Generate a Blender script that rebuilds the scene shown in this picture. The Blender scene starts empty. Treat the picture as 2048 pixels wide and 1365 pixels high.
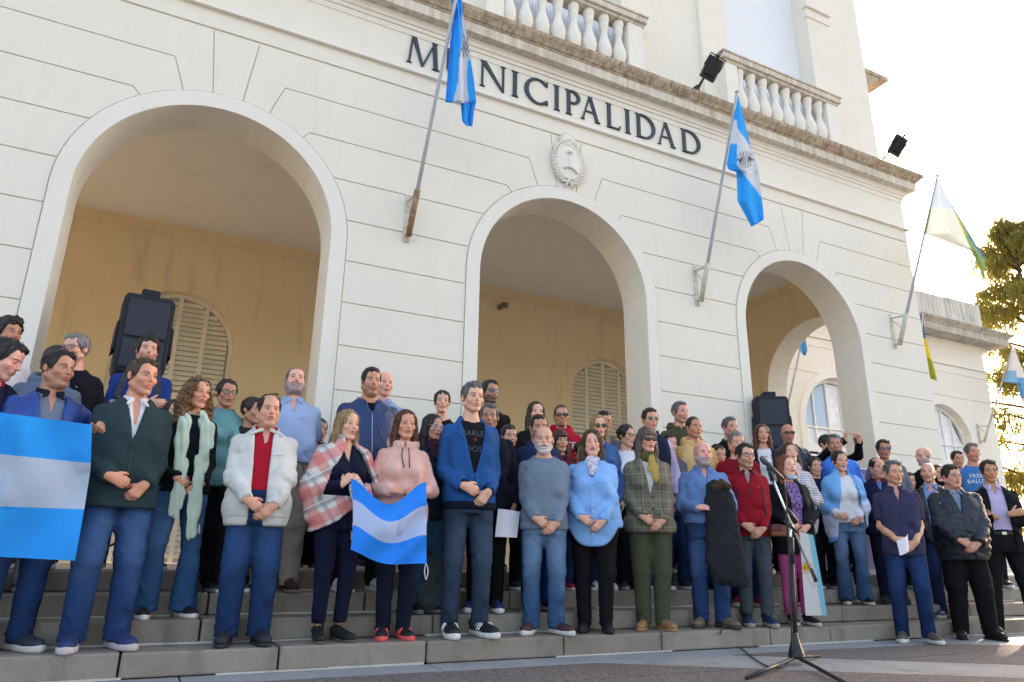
import bpy, math, random
import numpy as np
from mathutils import Vector, Matrix
SC = bpy.context.scene
COL = SC.collection
rnd = random.Random(7)
R_ = math.radians

# ------------------------------------------------------------------ camera
cam_d = bpy.data.cameras.new('camera')
cam = bpy.data.objects.new('camera', cam_d); COL.objects.link(cam)
cam_d.sensor_width = 36; cam_d.lens = 24.883; cam_d.clip_start = 0.05; cam_d.clip_end = 900
CAM = Vector((0.0, -7.198, 0.678))
CR = Vector((0.8960, -0.4439, 0.0135)); CF = Vector((0.42373, 0.85569, 0.29717))
CF.normalize(); CR = (CR - CF * CR.dot(CF)).normalized(); CU = CR.cross(CF).normalized()
# roll-exact basis from the fitted yaw 26.344, pitch 17.288, roll 0.81
_y, _p, _r = R_(26.344), R_(17.288), R_(0.81)
CF = Vector((math.sin(_y) * math.cos(_p), math.cos(_y) * math.cos(_p), math.sin(_p)))
_rt = Vector((math.cos(_y), -math.sin(_y), 0)); _up = _rt.cross(CF)
CR = math.cos(_r) * _rt + math.sin(_r) * _up; CU = -math.sin(_r) * _rt + math.cos(_r) * _up
cam.matrix_world = Matrix(((CR.x, CU.x, -CF.x, CAM.x), (CR.y, CU.y, -CF.y, CAM.y), (CR.z, CU.z, -CF.z, CAM.z), (0, 0, 0, 1)))
SC.camera = cam
FPX = 1415.58
def ray(px, py): return CF + CR * ((px - 1024) / FPX) + CU * ((682.5 - py) / FPX)
def aty(px, py, y): d = ray(px, py); return CAM + d * ((y - CAM.y) / d.y)
def atz(px, py, z): d = ray(px, py); return CAM + d * ((z - CAM.z) / d.z)

# ------------------------------------------------------------------ world, sun, exposure
SUN_EL, SUN_AZ = R_(15.3), R_(63.65)          # azimuth from +Y towards +X
w = bpy.data.worlds.new('World'); SC.world = w; w.use_nodes = True
nt = w.node_tree; nt.nodes.clear()
sky = nt.nodes.new('ShaderNodeTexSky'); sky.sky_type = 'NISHITA'; sky.sun_disc = False
sky.sun_elevation = SUN_EL; sky.sun_rotation = SUN_AZ
sky.air_density = 1.0; sky.dust_density = 4.0; sky.ozone_density = 1.0; sky.altitude = 50
bg = nt.nodes.new('ShaderNodeBackground'); bg.inputs[1].default_value = 0.15
wo = nt.nodes.new('ShaderNodeOutputWorld')
nt.links.new(sky.outputs[0], bg.inputs[0]); nt.links.new(bg.outputs[0], wo.inputs[0])
sl = bpy.data.lights.new('sun', 'SUN'); sun = bpy.data.objects.new('sun', sl); COL.objects.link(sun)
sl.energy = 3.0; sl.angle = R_(0.5); sl.color = (1.0, 0.88, 0.70)
sdir = Vector((math.sin(SUN_AZ) * math.cos(SUN_EL), math.cos(SUN_AZ) * math.cos(SUN_EL), math.sin(SUN_EL)))
sun.rotation_euler = sdir.to_track_quat('Z', 'Y').to_euler()
SC.view_settings.view_transform = 'Standard'; SC.view_settings.look = 'None'
SC.view_settings.gamma = 1; SC.view_settings.use_curve_mapping = False
SC.view_settings.exposure = 2.32
SC.view_settings.use_white_balance = True; SC.view_settings.white_balance_temperature = 7550; SC.view_settings.white_balance_tint = 18

# ------------------------------------------------------------------ helpers
def link(o, parent=None):
    COL.objects.link(o)
    if parent is not None: o.parent = parent
    return o
def tag(o, label=None, cat=None, group=None, kind=None):
    if label: o['label'] = label
    if cat: o['category'] = cat
    if group: o['group'] = group
    if kind: o['kind'] = kind
    return o
def empty(name, loc=(0, 0, 0), rz=0, label=None, cat=None, group=None):
    o = bpy.data.objects.new(name, None); link(o); o.location = loc; o.rotation_euler = (0, 0, rz)
    o.empty_display_size = .1
    return tag(o, label, cat, group)
class MB:
    """collects geometry for one mesh object"""
    def __init__(s): s.v = []; s.f = []; s.m = []; s.mi = 0
    def add(s, vs, fs):
        b = len(s.v); s.v += [tuple(p) for p in vs]; s.f += [tuple(b + i for i in f) for f in fs]; s.m += [s.mi] * len(fs); return s
    def box(s, a, b):
        x0, y0, z0 = a; x1, y1, z1 = b
        return s.add([(x0, y0, z0), (x1, y0, z0), (x1, y1, z0), (x0, y1, z0), (x0, y0, z1), (x1, y0, z1), (x1, y1, z1), (x0, y1, z1)],
                     [(0, 3, 2, 1), (4, 5, 6, 7), (0, 1, 5, 4), (1, 2, 6, 5), (2, 3, 7, 6), (3, 0, 4, 7)])
    def obox(s, c, ax, hs):
        """oriented box: centre, 3 axes, half sizes"""
        c = Vector(c); A = [Vector(a).normalized() * h for a, h in zip(ax, hs)]
        vs = [c + A[0] * i + A[1] * j + A[2] * k for k in (-1, 1) for j in (-1, 1) for i in (-1, 1)]
        return s.add(vs, [(0, 2, 3, 1), (4, 5, 7, 6), (0, 1, 5, 4), (1, 3, 7, 5), (3, 2, 6, 7), (2, 0, 4, 6)])
    def prism(s, poly, y0, y1, plane='xz'):
        """extrude 2D polygon (given anticlockwise seen from -y) from y0 (front) to y1 (back)"""
        n = len(poly)
        if plane == 'xz': P = lambda p, y: (p[0], y, p[1])
        elif plane == 'yz': P = lambda p, y: (y, p[0], p[1])
        else: P = lambda p, y: (p[0], p[1], y)
        vs = [P(p, y0) for p in poly] + [P(p, y1) for p in poly]
        fs = [tuple(range(n)), tuple(range(2 * n - 1, n - 1, -1))] + [((i + 1) % n, i, n + i, n + (i + 1) % n) for i in range(n)]
        return s.add(vs, fs)
    def tube(s, pts, r, n=8, caps=True):
        pts = [Vector(p) for p in pts]; rs = r if isinstance(r, (list, tuple)) else [r] * len(pts)
        vs = []; fs = []; up = None
        for i, p in enumerate(pts):
            t = (pts[min(i + 1, len(pts) - 1)] - pts[max(i - 1, 0)])
            t = t.normalized() if t.length > 1e-9 else Vector((0, 0, 1))
            if up is None:
                up = Vector((0, 0, 1)) if abs(t.z) < .9 else Vector((1, 0, 0))
            a = t.cross(up)
            if a.length < 1e-6: a = t.cross(Vector((0, 1, 0)))
            a.normalize(); b = a.cross(t).normalized(); up = b
            for j in range(n):
                q = 2 * math.pi * j / n; vs.append(p + (a * math.cos(q) + b * math.sin(q)) * rs[i])
        for i in range(len(pts) - 1):
            for j in range(n):
                k = (j + 1) % n; fs.append((i * n + j, i * n + k, (i + 1) * n + k, (i + 1) * n + j))
        if caps: fs += [tuple(range(n - 1, -1, -1)), tuple((len(pts) - 1) * n + j for j in range(n))]
        return s.add(vs, fs)
    def lathe(s, prof, c=(0, 0, 0), n=16):
        vs = []; fs = []
        for r, z in prof:
            for j in range(n):
                q = 2 * math.pi * j / n; vs.append((c[0] + r * math.cos(q), c[1] + r * math.sin(q), c[2] + z))
        for i in range(len(prof) - 1):
            for j in range(n):
                k = (j + 1) % n; fs.append((i * n + j, i * n + k, (i + 1) * n + k, (i + 1) * n + j))
        fs += [tuple(range(n - 1, -1, -1)), tuple((len(prof) - 1) * n + j for j in range(n))]
        return s.add(vs, fs)
    def grid(s, P, loop=False):
        """P[i][j] points -> quads"""
        ni, nj = len(P), len(P[0])
        return s.add([p for row in P for p in row],
                     [(i * nj + j, i * nj + j + 1, (i + 1) * nj + j + 1, (i + 1) * nj + j) for i in range(ni - 1) for j in range(nj - 1)])
    def mesh(s, name, mats, smooth=False):
        me = bpy.data.meshes.new(name); me.from_pydata(s.v, [], s.f)
        for m in (mats if isinstance(mats, (list, tuple)) else [mats]): me.materials.append(m)
        if any(s.m): me.polygons.foreach_set('material_index', s.m)
        if smooth: me.polygons.foreach_set('use_smooth', [True] * len(s.f))
        me.update(); return me
    def build(s, name, mats, parent=None, smooth=False, bevel=0, angle=None):
        me = s.mesh(name, mats, smooth)
        o = bpy.data.objects.new(name, me); link(o, parent)
        if bevel:
            b = o.modifiers.new('bevel', 'BEVEL'); b.width = bevel; b.segments = 2; b.limit_method = 'ANGLE'
        if angle is not None:
            me.polygons.foreach_set('use_smooth', [True] * len(s.f))
            me.set_sharp_from_angle(angle=R_(angle))
        return o

# ------------------------------------------------------------------ materials
MATS = {}
class NB:
    """tiny node-tree builder"""
    def __init__(s, name, rough=.6, spec=.4):
        s.m = bpy.data.materials.new(name); s.m.use_nodes = True; s.t = s.m.node_tree
        s.b = s.t.nodes['Principled BSDF']; s.b.inputs['Roughness'].default_value = rough
        s.b.inputs['Specular IOR Level'].default_value = spec
        s.co = s.t.nodes.new('ShaderNodeTexCoord'); s.vec = s.co.outputs['Object']
    def n(s, typ, **kw):
        x = s.t.nodes.new('ShaderNode' + typ)
        for k, v in kw.items(): setattr(x, k, v)
        return x
    def l(s, a, b): s.t.links.new(a, b)
    def noise(s, scale, detail=4, rough=.55, stretch=None, vec=None, dist=0):
        v = vec or s.vec
        if stretch:
            mp = s.n('Mapping'); mp.inputs['Scale'].default_value = stretch; s.l(v, mp.inputs['Vector']); v = mp.outputs[0]
        x = s.n('TexNoise'); x.inputs['Scale'].default_value = scale; x.inputs['Detail'].default_value = detail
        x.inputs['Roughness'].default_value = rough; x.inputs['Distortion'].default_value = dist
        s.l(v, x.inputs['Vector']); return x.outputs['Fac']
    def ramp(s, fac, stops, interp='LINEAR'):
        x = s.n('ValToRGB'); x.color_ramp.interpolation = interp; e = x.color_ramp.elements
        while len(e) < len(stops): e.new(.5)
        for i, (p, c) in enumerate(stops):
            e[i].position = p; e[i].color = (*c, 1) if len(c) == 3 else c
        s.l(fac, x.inputs[0]); return x.outputs[0]
    def mix(s, fac, a, b, mode='MIX'):
        x = s.n('Mix', data_type='RGBA', blend_type=mode)
        for sock, val in ((x.inputs[0], fac), (x.inputs[6], a), (x.inputs[7], b)):
            if isinstance(val, (int, float)): sock.default_value = val
            elif isinstance(val, tuple): sock.default_value = (*val, 1) if len(val) == 3 else val
            else: s.l(val, sock)
        return x.outputs[2]
    def math(s, op, a, b=0, c=0):
        x = s.n('Math', operation=op)
        for i, val in enumerate((a, b, c)):
            if isinstance(val, (int, float)): x.inputs[i].default_value = val
            else: s.l(val, x.inputs[i])
        return x.outputs[0]
    def color(s, c):
        if isinstance(c, tuple): s.b.inputs['Base Color'].default_value = (*c, 1)
        else: s.l(c, s.b.inputs['Base Color'])
    def bump(s, h, strength=.3, dist=.01, chain=None):
        x = s.n('Bump'); x.inputs['Strength'].default_value = strength; x.inputs['Distance'].default_value = dist
        s.l(h, x.inputs['Height'])
        if chain: s.l(chain, x.inputs['Normal'])
        s.l(x.outputs[0], s.b.inputs['Normal']); return x.outputs[0]
    def done(s): MATS[s.m.name] = s.m; return s.m
def scl(c, k): return tuple(min(1, max(0, x * k)) for x in c)
def plain(name, c, rough=.6, spec=.4, var=.12, scale=6, bump=.0, metal=0, bscale=60):
    if name in MATS: return MATS[name]
    b = NB(name, rough, spec)
    f = b.noise(scale, 5)
    b.color(b.ramp(f, [(.3, scl(c, 1 - var)), (.7, scl(c, 1 + var))]))
    if bump: b.bump(b.noise(bscale, 4), bump, .005)
    b.b.inputs['Metallic'].default_value = metal
    return b.done()
def plaster(name, c, dirt=(.50, .43, .33), amt=.16, streak=True):
    b = NB(name, .85, .2)
    f1 = b.noise(.9, 6, .6); f2 = b.noise(7, 6, .65); f3 = b.noise(3.5, 5, .6, stretch=(1.6, 1.6, .18))
    base = b.ramp(f1, [(.3, scl(c, .975)), (.7, scl(c, 1.02))])
    base = b.mix(b.ramp(f2, [(.5, (0, 0, 0)), (.78, (1, 1, 1))]), base, scl(c, .955))
    if streak:
        base = b.mix(b.math('MULTIPLY', b.ramp(f3, [(.55, (0, 0, 0)), (.8, (1, 1, 1))]), amt), base, dirt)
    # small scuffs
    f4 = b.noise(11, 2, .4)
    base = b.mix(b.math('MULTIPLY', b.ramp(f4, [(.72, (0, 0, 0)), (.79, (1, 1, 1))]), .30), base, dirt)
    b.color(base); b.bump(b.noise(40, 5), .10, .006)
    return b.done()
# ------------------------------------------------------------------ building materials
CREAM = (.81, .768, .675)
M_WALL = plaster('cream_plaster', CREAM)
M_TRIM = plaster('cream_trim', (.82, .785, .71), amt=.25)
M_OCHRE = plaster('ochre_plaster', (.90, .745, .50), dirt=(.40, .30, .18), amt=.35)
M_CEIL = plaster('grey_ceiling', (.86, .86, .85), dirt=(.35, .32, .29), amt=.2)
def stained():
    b = NB('stained_cornice', .9, .2)
    f1 = b.noise(9, 6, .7, stretch=(1.5, 1.5, .22)); f2 = b.noise(2.2, 5, .6); f3 = b.noise(26, 5, .7, stretch=(2.4, 1, .12))
    c = b.mix(b.ramp(f1, [(.30, (0, 0, 0)), (.62, (1, 1, 1))]), (.70, .62, .50), (.27, .19, .13))
    c = b.mix(b.math('MULTIPLY', b.ramp(f2, [(.35, (0, 0, 0)), (.7, (1, 1, 1))]), .55), c, (.40, .30, .21))
    c = b.mix(b.math('MULTIPLY', b.ramp(f3, [(.56, (0, 0, 0)), (.66, (1, 1, 1))]), .6), c, (.74, .69, .60))
    b.color(c); b.bump(b.noise(50, 5), .3, .006); return b.done()
M_STAIN = stained()
def streaky(name, base, dark, lo=.42, hi=.75):
    b = NB(name, .9, .2)
    f1 = b.noise(8, 6, .7, stretch=(1.5, 1.5, .12)); f2 = b.noise(1.6, 4, .6)
    m = b.math('MULTIPLY', b.ramp(f1, [(lo, (0, 0, 0)), (hi, (1, 1, 1))]), b.ramp(f2, [(.3, (.25, .25, .25)), (.65, (1, 1, 1))]))
    b.color(b.mix(m, base, dark)); b.bump(b.noise(40, 5), .2, .006); return b.done()
M_CORONA = streaky('streaked_corona', (.72, .665, .57), (.36, .28, .21), .38, .66)
M_PARA = streaky('weathered_parapet', (.66, .64, .58), (.16, .15, .14), .40, .72)
M_WINGC = streaky('weathered_wing_cornice', (.60, .55, .47), (.13, .12, .11), .36, .66)
M_TAN = plaster('tan_plinth', (.45, .37, .25), dirt=(.25, .2, .14), amt=.5)
def granite(name, c, lightc, joint=False):
    b = NB(name, .8, .3)
    f1 = b.noise(2.2, 5, .6); f2 = b.noise(160, 3, .7); f3 = b.noise(14, 5, .65); f4 = b.noise(4, 5, .6, stretch=(1, 1, .3))
    base = b.mix(b.ramp(f1, [(.3, (0, 0, 0)), (.7, (1, 1, 1))]), c, lightc)
    base = b.mix(b.math('MULTIPLY', b.ramp(f2, [(.38, (1, 1, 1)), (.5, (0, 0, 0))]), .5), base, scl(c, .55))
    base = b.mix(b.math('MULTIPLY', b.ramp(f3, [(.56, (0, 0, 0)), (.72, (1, 1, 1))]), .4), base, scl(c, .62))
    base = b.mix(b.math('MULTIPLY', b.ramp(f4, [(.55, (0, 0, 0)), (.72, (1, 1, 1))]), .6), base, scl(c, .42))
    b.color(base)
    n1 = b.bump(b.noise(120, 4), .35, .004); b.bump(b.noise(9, 5), .25, .01, n1)
    return b.done()
M_STEP = granite('step_granite', (.245, .212, .175), (.33, .295, .25))
M_STEP2 = granite('step_granite_warm', (.22, .185, .15), (.30, .258, .212))
M_PAVE = granite('grey_concrete_paving', (.27, .27, .26), (.36, .35, .335))
M_PAVE2 = granite('smooth_kerb_paving', (.27, .28, .29), (.33, .34, .35))
def aggregate(name, c1, c2, c3):
    b = NB(name, .85, .3)
    v = b.n('TexVoronoi'); v.inputs['Scale'].default_value = 95; b.l(b.vec, v.inputs['Vector'])
    sep = b.n('SeparateColor'); b.l(v.outputs['Color'], sep.inputs[0])
    base = b.ramp(sep.outputs[0], [(.0, c1), (.45, c2), (.75, c3), (1, (.46, .42, .38))])
    d = b.ramp(v.outputs['Distance'], [(.25, (0, 0, 0)), (.6, (1, 1, 1))])
    base = b.mix(d, base, scl(c1, .55))
    f = b.noise(1.3, 5); base = b.mix(b.math('MULTIPLY', b.ramp(f, [(.4, (0, 0, 0)), (.7, (1, 1, 1))]), .35), base, scl(c1, .6))
    b.color(base); b.bump(d, .5, .004); return b.done()
M_AGG = aggregate('brown_aggregate', (.18, .145, .128), (.26, .215, .192), (.35, .30, .27))
M_AGG2 = aggregate('purple_aggregate', (.165, .145, .14), (.235, .21, .203), (.31, .28, .27))
M_LETTER = plain('slate_letter', (.035, .05, .065), .45)
M_SHUT = plain('cream_shutter', (.92, .88, .75), .6, var=.06, scale=3)
M_SHUTB = plain('shutter_backing', (.55, .48, .38), .8)
M_SHUTW = plain('white_shutter', (.80, .80, .78), .5, var=.05, scale=3)
M_DARK = plain('dark_gap', (.03, .028, .025), .9)
M_MORTAR = granite('light_mortar', (.50, .49, .45), (.60, .58, .53))

town = empty('town_hall', (0, 0, 0), 0, 'cream stucco town hall with three round arches and balustraded balconies above', 'town hall')
AX = [.116, 4.344, 8.563]; AR, AO, AZ = 1.225, 1.395, 4.01     # arch centres, opening radius, archivolt radius, springing
XR = 11.42; XL = -7.0; FL = .58                                # right corner, left end, porch floor
J = lambda k: 5.2355 - .4815 * k
WT = .52                                                       # wall thickness

def arch_wall(x0, x1, z0, z1, arches, y0, y1, seg=28):
    """wall slab in xz with round-headed openings (cx, r, spring, sill) -> MB; built as column strips so faces stay simple"""
    m = MB()
    xs = {x0, x1}
    for cx, r, sp, sill in arches:
        for i in range(seg + 1): xs.add(cx - r * math.cos(math.pi * i / seg))
    xs = sorted(xs); xs = [x for i, x in enumerate(xs) if i == 0 or x - xs[i - 1] > 1e-5]
    def low(x, mid):
        for cx, r, sp, sill in arches:
            if cx - r < mid < cx + r:
                return sp + math.sqrt(max(0, r * r - (x - cx) ** 2))
        return None
    for a, b in zip(xs[:-1], xs[1:]):
        mid = (a + b) / 2; la, lb = low(a, mid), low(b, mid)
        if la is None: la = lb = z0
        for y, flip in ((y0, False), (y1, True)):
            q = [(a, y, la), (b, y, lb), (b, y, z1), (a, y, z1)]
            m.add(q, [(0, 1, 2, 3) if not flip else (3, 2, 1, 0)])
        m.add([(a, y0, z1), (b, y0, z1), (b, y1, z1), (a, y1, z1)], [(0, 1, 2, 3)])
        if la == z0 and lb == z0: m.add([(a, y0, z0), (b, y0, z0), (b, y1, z0), (a, y1, z0)], [(3, 2, 1, 0)])
    for cx, r, sp, sill in arches:                              # reveals
        pts = [(cx - r, z0 if sill is None else sill)] + [(cx - r * math.cos(math.pi * i / seg), sp + r * math.sin(math.pi * i / seg)) for i in range(seg + 1)] + [(cx + r, z0 if sill is None else sill)]
        for (xa, za), (xb, zb) in zip(pts[:-1], pts[1:]):
            m.add([(xa, y0, za), (xb, y0, zb), (xb, y1, zb), (xa, y1, za)], [(0, 1, 2, 3)])
        if sill is not None:
            for y, flip in ((y0, 0), (y1, 1)):
                m.add([(cx - r, y, z0), (cx + r, y, z0), (cx + r, y, sill), (cx - r, y, sill)], [(0, 1, 2, 3) if not flip else (3, 2, 1, 0)])
            m.add([(cx - r, y0, sill), (cx + r, y0, sill), (cx + r, y1, sill), (cx - r, y1, sill)], [(0, 1, 2, 3)])
    for x, flip in ((x0, 0), (x1, 1)):
        m.add([(x, y0, z0), (x, y1, z0), (x, y1, z1), (x, y0, z1)], [(3, 2, 1, 0) if not flip else (0, 1, 2, 3)])
    return m
AXL = [AX[0] - 4.23] + AX
front = arch_wall(XL, XR, FL, 6.98, [(c, AR, AZ, None) for c in AXL], 0.02, WT)
o_front = front.build('front_wall', M_WALL, town)
# archivolts: proud rings with jamb strips
for c in AXL:
    m = MB(); seg = 36; pi = math.pi
    inn = [(c - AR, FL)] + [(c - AR * math.cos(pi * i / seg), AZ + AR * math.sin(pi * i / seg)) for i in range(seg + 1)] + [(c + AR, FL)]
    out = [(c - AO, FL)] + [(c - AO * math.cos(pi * i / seg), AZ + AO * math.sin(pi * i / seg)) for i in range(seg + 1)] + [(c + AO, FL)]
    for i in range(len(inn) - 1):
        (xa, za), (xb, zb), (xc, zc), (xd, zd) = inn[i], inn[i + 1], out[i + 1], out[i]
        m.add([(xa, -.012, za), (xb, -.012, zb), (xc, -.012, zc), (xd, -.012, zd)], [(3, 2, 1, 0)])
        m.add([(xa, -.012, za), (xb, -.012, zb), (xb, .02, zb), (xa, .02, za)], [(0, 1, 2, 3)])
        m.add([(xd, -.012, zd), (xc, -.012, zc), (xc, .02, zc), (xd, .02, zd)], [(3, 2, 1, 0)])
    m.build('archivolt', M_TRIM, town)
# rusticated courses between archivolts (each block a piece, 14 mm joints)
G = .007
def xarc(c, z, side, ext=.012):
    """x of the outer archivolt edge at height z; None above the crown"""
    if z <= AZ: return c + side * (AO + ext)
    d = (AO + ext) ** 2 - (z - AZ) ** 2
    return c + side * math.sqrt(d) if d > 0 else None
def block(poly):
    m = MB(); m.prism(poly, 0.0, 0.02); return m.build('wall_block', M_WALL, town)
piers = [(XL, None, None, AXL[0])] + [(None, AXL[i], None, AXL[i + 1]) for i in range(len(AXL) - 1)] + [(None, AXL[-1], XR, None)]
KINK = {-1: (.56, 5.70, .443), 0: (.878, 5.225, .823)}          # joint index: kink x offset, kink z, x offset where it meets the ring
for (xl, cl, xr, cr) in piers:
    for k in range(1, 8):                                      # course between joints k and k+1
        zt, zb = J(k) - G, (J(k + 1) + G if k < 7 else FL)
        n = 8; L = []; Rr = []
        for i in range(n + 1):
            z = zb + (zt - zb) * i / n
            L.append((xl if cl is None else xarc(cl, z, 1), z)); Rr.append((xr if cr is None else xarc(cr, z, -1), z))
        block(Rr[:1] * 0 + [L[0], Rr[0]] + Rr[1:] + L[:0:-1])
    # course 0: joint 0..1 (ends follow radial kink), course -1: joint -1..0
    for k, (kx, kz, rx) in ((0, KINK[0]), (-1, KINK[-1])):
        zt, zb = J(k) - G, J(k + 1) + G
        left = [(xl, zb), (xl, zt)]; right = [(xr, zb), (xr, zt)]
        def side(c, sgn):
            # boundary from bottom to top
            pts = []
            if k == 0:
                zs0 = zb; zs1 = AZ + math.sqrt((AO + .012) ** 2 - rx ** 2)
                for i in range(9):
                    z = zs0 + (zs1 - zs0) * i / 8; pts.append((xarc(c, z, sgn), z))
                pts.append((c + sgn * (kx + G), zt))
            else:
                k0x, k0z, r0x = KINK[0]
                pts.append((c + sgn * (k0x + .004), zb))
                zs0 = AZ + math.sqrt((AO + .012) ** 2 - (r0x - .014) ** 2); zs1 = AZ + math.sqrt((AO + .012) ** 2 - rx ** 2)
                for i in range(7):
                    z = zs0 + (zs1 - zs0) * i / 6; pts.append((xarc(c, z, sgn), z))
                pts.append((c + sgn * (kx + G), zt))
            return pts
        if cl is not None: left = side(cl, 1)
        if cr is not None: right = side(cr, -1)
        block([left[0], right[0]] + right[1:] + left[:0:-1])
    # top course -2: joint -1 .. 6.19, between keystone joints
    zt, zb = 6.185, J(-1) + G
    def side2(c, sgn):
        kx, kz, rx = KINK[-1]; pts = [(c + sgn * (kx + .002), zb)]
        a0, a1 = rx - .014, .158
        for i in range(6):
            x = a0 + (a1 - a0) * i / 5; pts.append((c + sgn * x, AZ + math.sqrt((AO + .012) ** 2 - x * x)))
        pts.append((c + sgn * .247, zt)); return pts
    left = [(xl, zb), (xl, zt)] if cl is None else side2(cl, 1)
    right = [(xr, zb), (xr, zt)] if cr is None else side2(cr, -1)
    block([left[0], right[0]] + right[1:] + left[:0:-1])
for c in AXL:                                                   # keystones
    a = [(c + x, AZ + math.sqrt((AO + .012) ** 2 - x * x)) for x in (-.145, -.07, 0, .07, .145)]
    block(a + [(c + .234, 6.185), (c - .234, 6.185)])
# band, string fillet, frieze
m = MB(); m.box((XL, -.004, 6.21), (XR + .004, .02, 6.43)); m.build('band_course', M_WALL, town)
m = MB(); m.prism([(.02, 6.43), (-.055, 6.43), (-.055, 6.455), (-.03, 6.475), (.02, 6.475)], XL, XR + .055, 'yz'); m.build('string_course', M_TRIM, town)
m = MB(); m.box((XL, -.002, 6.475), (XR + .002, .02, 6.98)); m.build('frieze', M_WALL, town)
def run(name, prof, mat, x0=XL, x1=XR, back=6.0, par=town):
    """moulding profile [(out, z)] run along the front and returned along the right side with a mitre"""
    m = MB(); n = len(prof)
    vs = [(x0, -d, z) for d, z in prof] + [(x1 + d, -d, z) for d, z in prof] + [(x1 + d, back, z) for d, z in prof]
    fs = []
    for b in (0, n):
        fs += [(b + i, b + n + i, b + n + (i + 1) % n, b + (i + 1) % n) for i in range(n)]
    fs += [tuple(range(n - 1, -1, -1)), tuple(range(2 * n, 3 * n))]
    m.add(vs, fs); return m.build(name, mat, par)
BK = 5.18
run('bed_moulding', [(-.02, 6.98), (.012, 6.98), (.02, 7.02), (.02, 7.05), (.04, 7.055), (.045, 7.10), (.065, 7.105), (.07, 7.15), (.09, 7.19), (-.02, 7.19)], M_TRIM, back=BK)
run('corona', [(-.02, 7.192), (.20, 7.192), (.20, 7.335), (-.02, 7.335)], M_CORONA, back=BK)
run('cyma', [(-.02, 7.337), (.21, 7.337), (.215, 7.36), (.235, 7.365), (.25, 7.385), (.275, 7.41), (.305, 7.44), (.315, 7.47), (.32, 7.485), (-.02, 7.485)], M_STAIN, back=BK)

# --- letters of MUNICIPALIDAD (roman capitals with serifs, built from strokes)
def L_poly(ch):
    T, t = .135, .06                                             # thick / thin strokes, unit height 1
    def stem(x, w=T, y0=0, y1=1): return [[(x, y0), (x + w, y0), (x + w, y1), (x, y1)]]
    def serif(x, y, w, up): return [[(x - .06, y), (x + w + .06, y), (x + w, y + (.05 if up else -.05)), (x, y + (.05 if up else -.05))]] if up else [[(x, y - .05), (x + w, y - .05), (x + w + .06, y), (x - .06, y)]]
    def diag(x0, y0, x1, y1, w): return [[(x0, y0), (x0 + w, y0), (x1 + w, y1), (x1, y1)]]
    def arc(cx, cy, rx, ry, a0, a1, w0, w1, n=18):
        out = []
        for i in range(n):
            p = []
            for q in (i, i + 1):
                a = R_(a0 + (a1 - a0) * q / n); s = abs(math.cos(a)); w = w0 + (w1 - w0) * s
                p.append(((cx + rx * math.cos(a), cy + ry * math.sin(a)), (cx + (rx - w) * math.cos(a), cy + (ry - w) * math.sin(a))))
            out.append([p[0][1], p[0][0], p[1][0], p[1][1]])
        return out
    S = []
    if ch == 'I': S = stem(0) + serif(0, 0, T, 1) + serif(0, 1, T, 0); W = T
    elif ch == 'L': S = stem(0) + serif(0, 0, T, 1) + serif(0, 1, T, 0) + [[(T, 0), (.50, 0), (.56, .17), (.50, .17), (.46, t), (T, t)]]; W = .56
    elif ch == 'N': S = stem(.04, t) + stem(.72, t) + [[(.0, 1), (.72, 0), (.78, 0), (.78, .02), (.10 + T * .6, 1)]] + serif(.04, 0, t, 1) + serif(.72, 1, t, 0); W = .80
    elif ch == 'M': S = diag(.0, 0, .08, 1, t) + diag(.84, 0, .76, 1, T) + [[(.08, 1), (.43, 0), (.50, 0), (.08 + T * 1.1, 1)]] + [[(.43, 0), (.50, 0), (.86, 1), (.80, 1)]] + serif(0, 0, t, 1) + serif(.84, 0, T, 1) + serif(.80, 1, .08, 0); W = .98
    elif ch == 'U': S = stem(0, T, .3) + stem(.60, t, .3) + serif(0, 1, T, 0) + serif(.60, 1, t, 0) + arc(.33, .32, .33, .34, 180, 360, t, T * .8); W = .66
    elif ch == 'C': S = arc(.47, .5, .47, .52, 48, 312, t, T) + [[(.74, .78), (.80, .78), (.80, .98), (.77, .98)]] + [[(.74, .22), (.77, .02), (.80, .04), (.80, .2)]]; W = .80
    elif ch == 'D': S = stem(0) + serif(0, 0, T, 1) + serif(0, 1, T, 0) + arc(.27, .5, .50, .5, -90, 90, t, T) + [[(T, 0), (.28, 0), (.28, t), (T, t)], [(T, 1 - t), (.28, 1 - t), (.28, 1), (T, 1)]]; W = .77
    elif ch == 'P': S = stem(0) + serif(0, 0, T, 1) + serif(0, 1, T, 0) + arc(.22, .73, .31, .27, -90, 90, t, T) + [[(T, .46), (.23, .46), (.23, .52), (T, .52)], [(T, 1 - t), (.23, 1 - t), (.23, 1), (T, 1)]]; W = .54
    elif ch == 'A': S = diag(.04, 0, .36, 1, t) + diag(.66, 0, .34, 1, T) + [[(.20, .34), (.58, .34), (.56, .39), (.21, .39)]] + serif(.04, 0, t, 1) + serif(.66, 0, T, 1); W = .84
    return S, W
LH = .395
LPX = [(813, 880), (889, 947), (956, 1014), (1022, 1036), (1048, 1094), (1106, 1119), (1130, 1160), (1158, 1201), (1211, 1240), (1248, 1260), (1270, 1309), (1311, 1351), (1361, 1399)]   # left and right of each letter as seen
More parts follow.
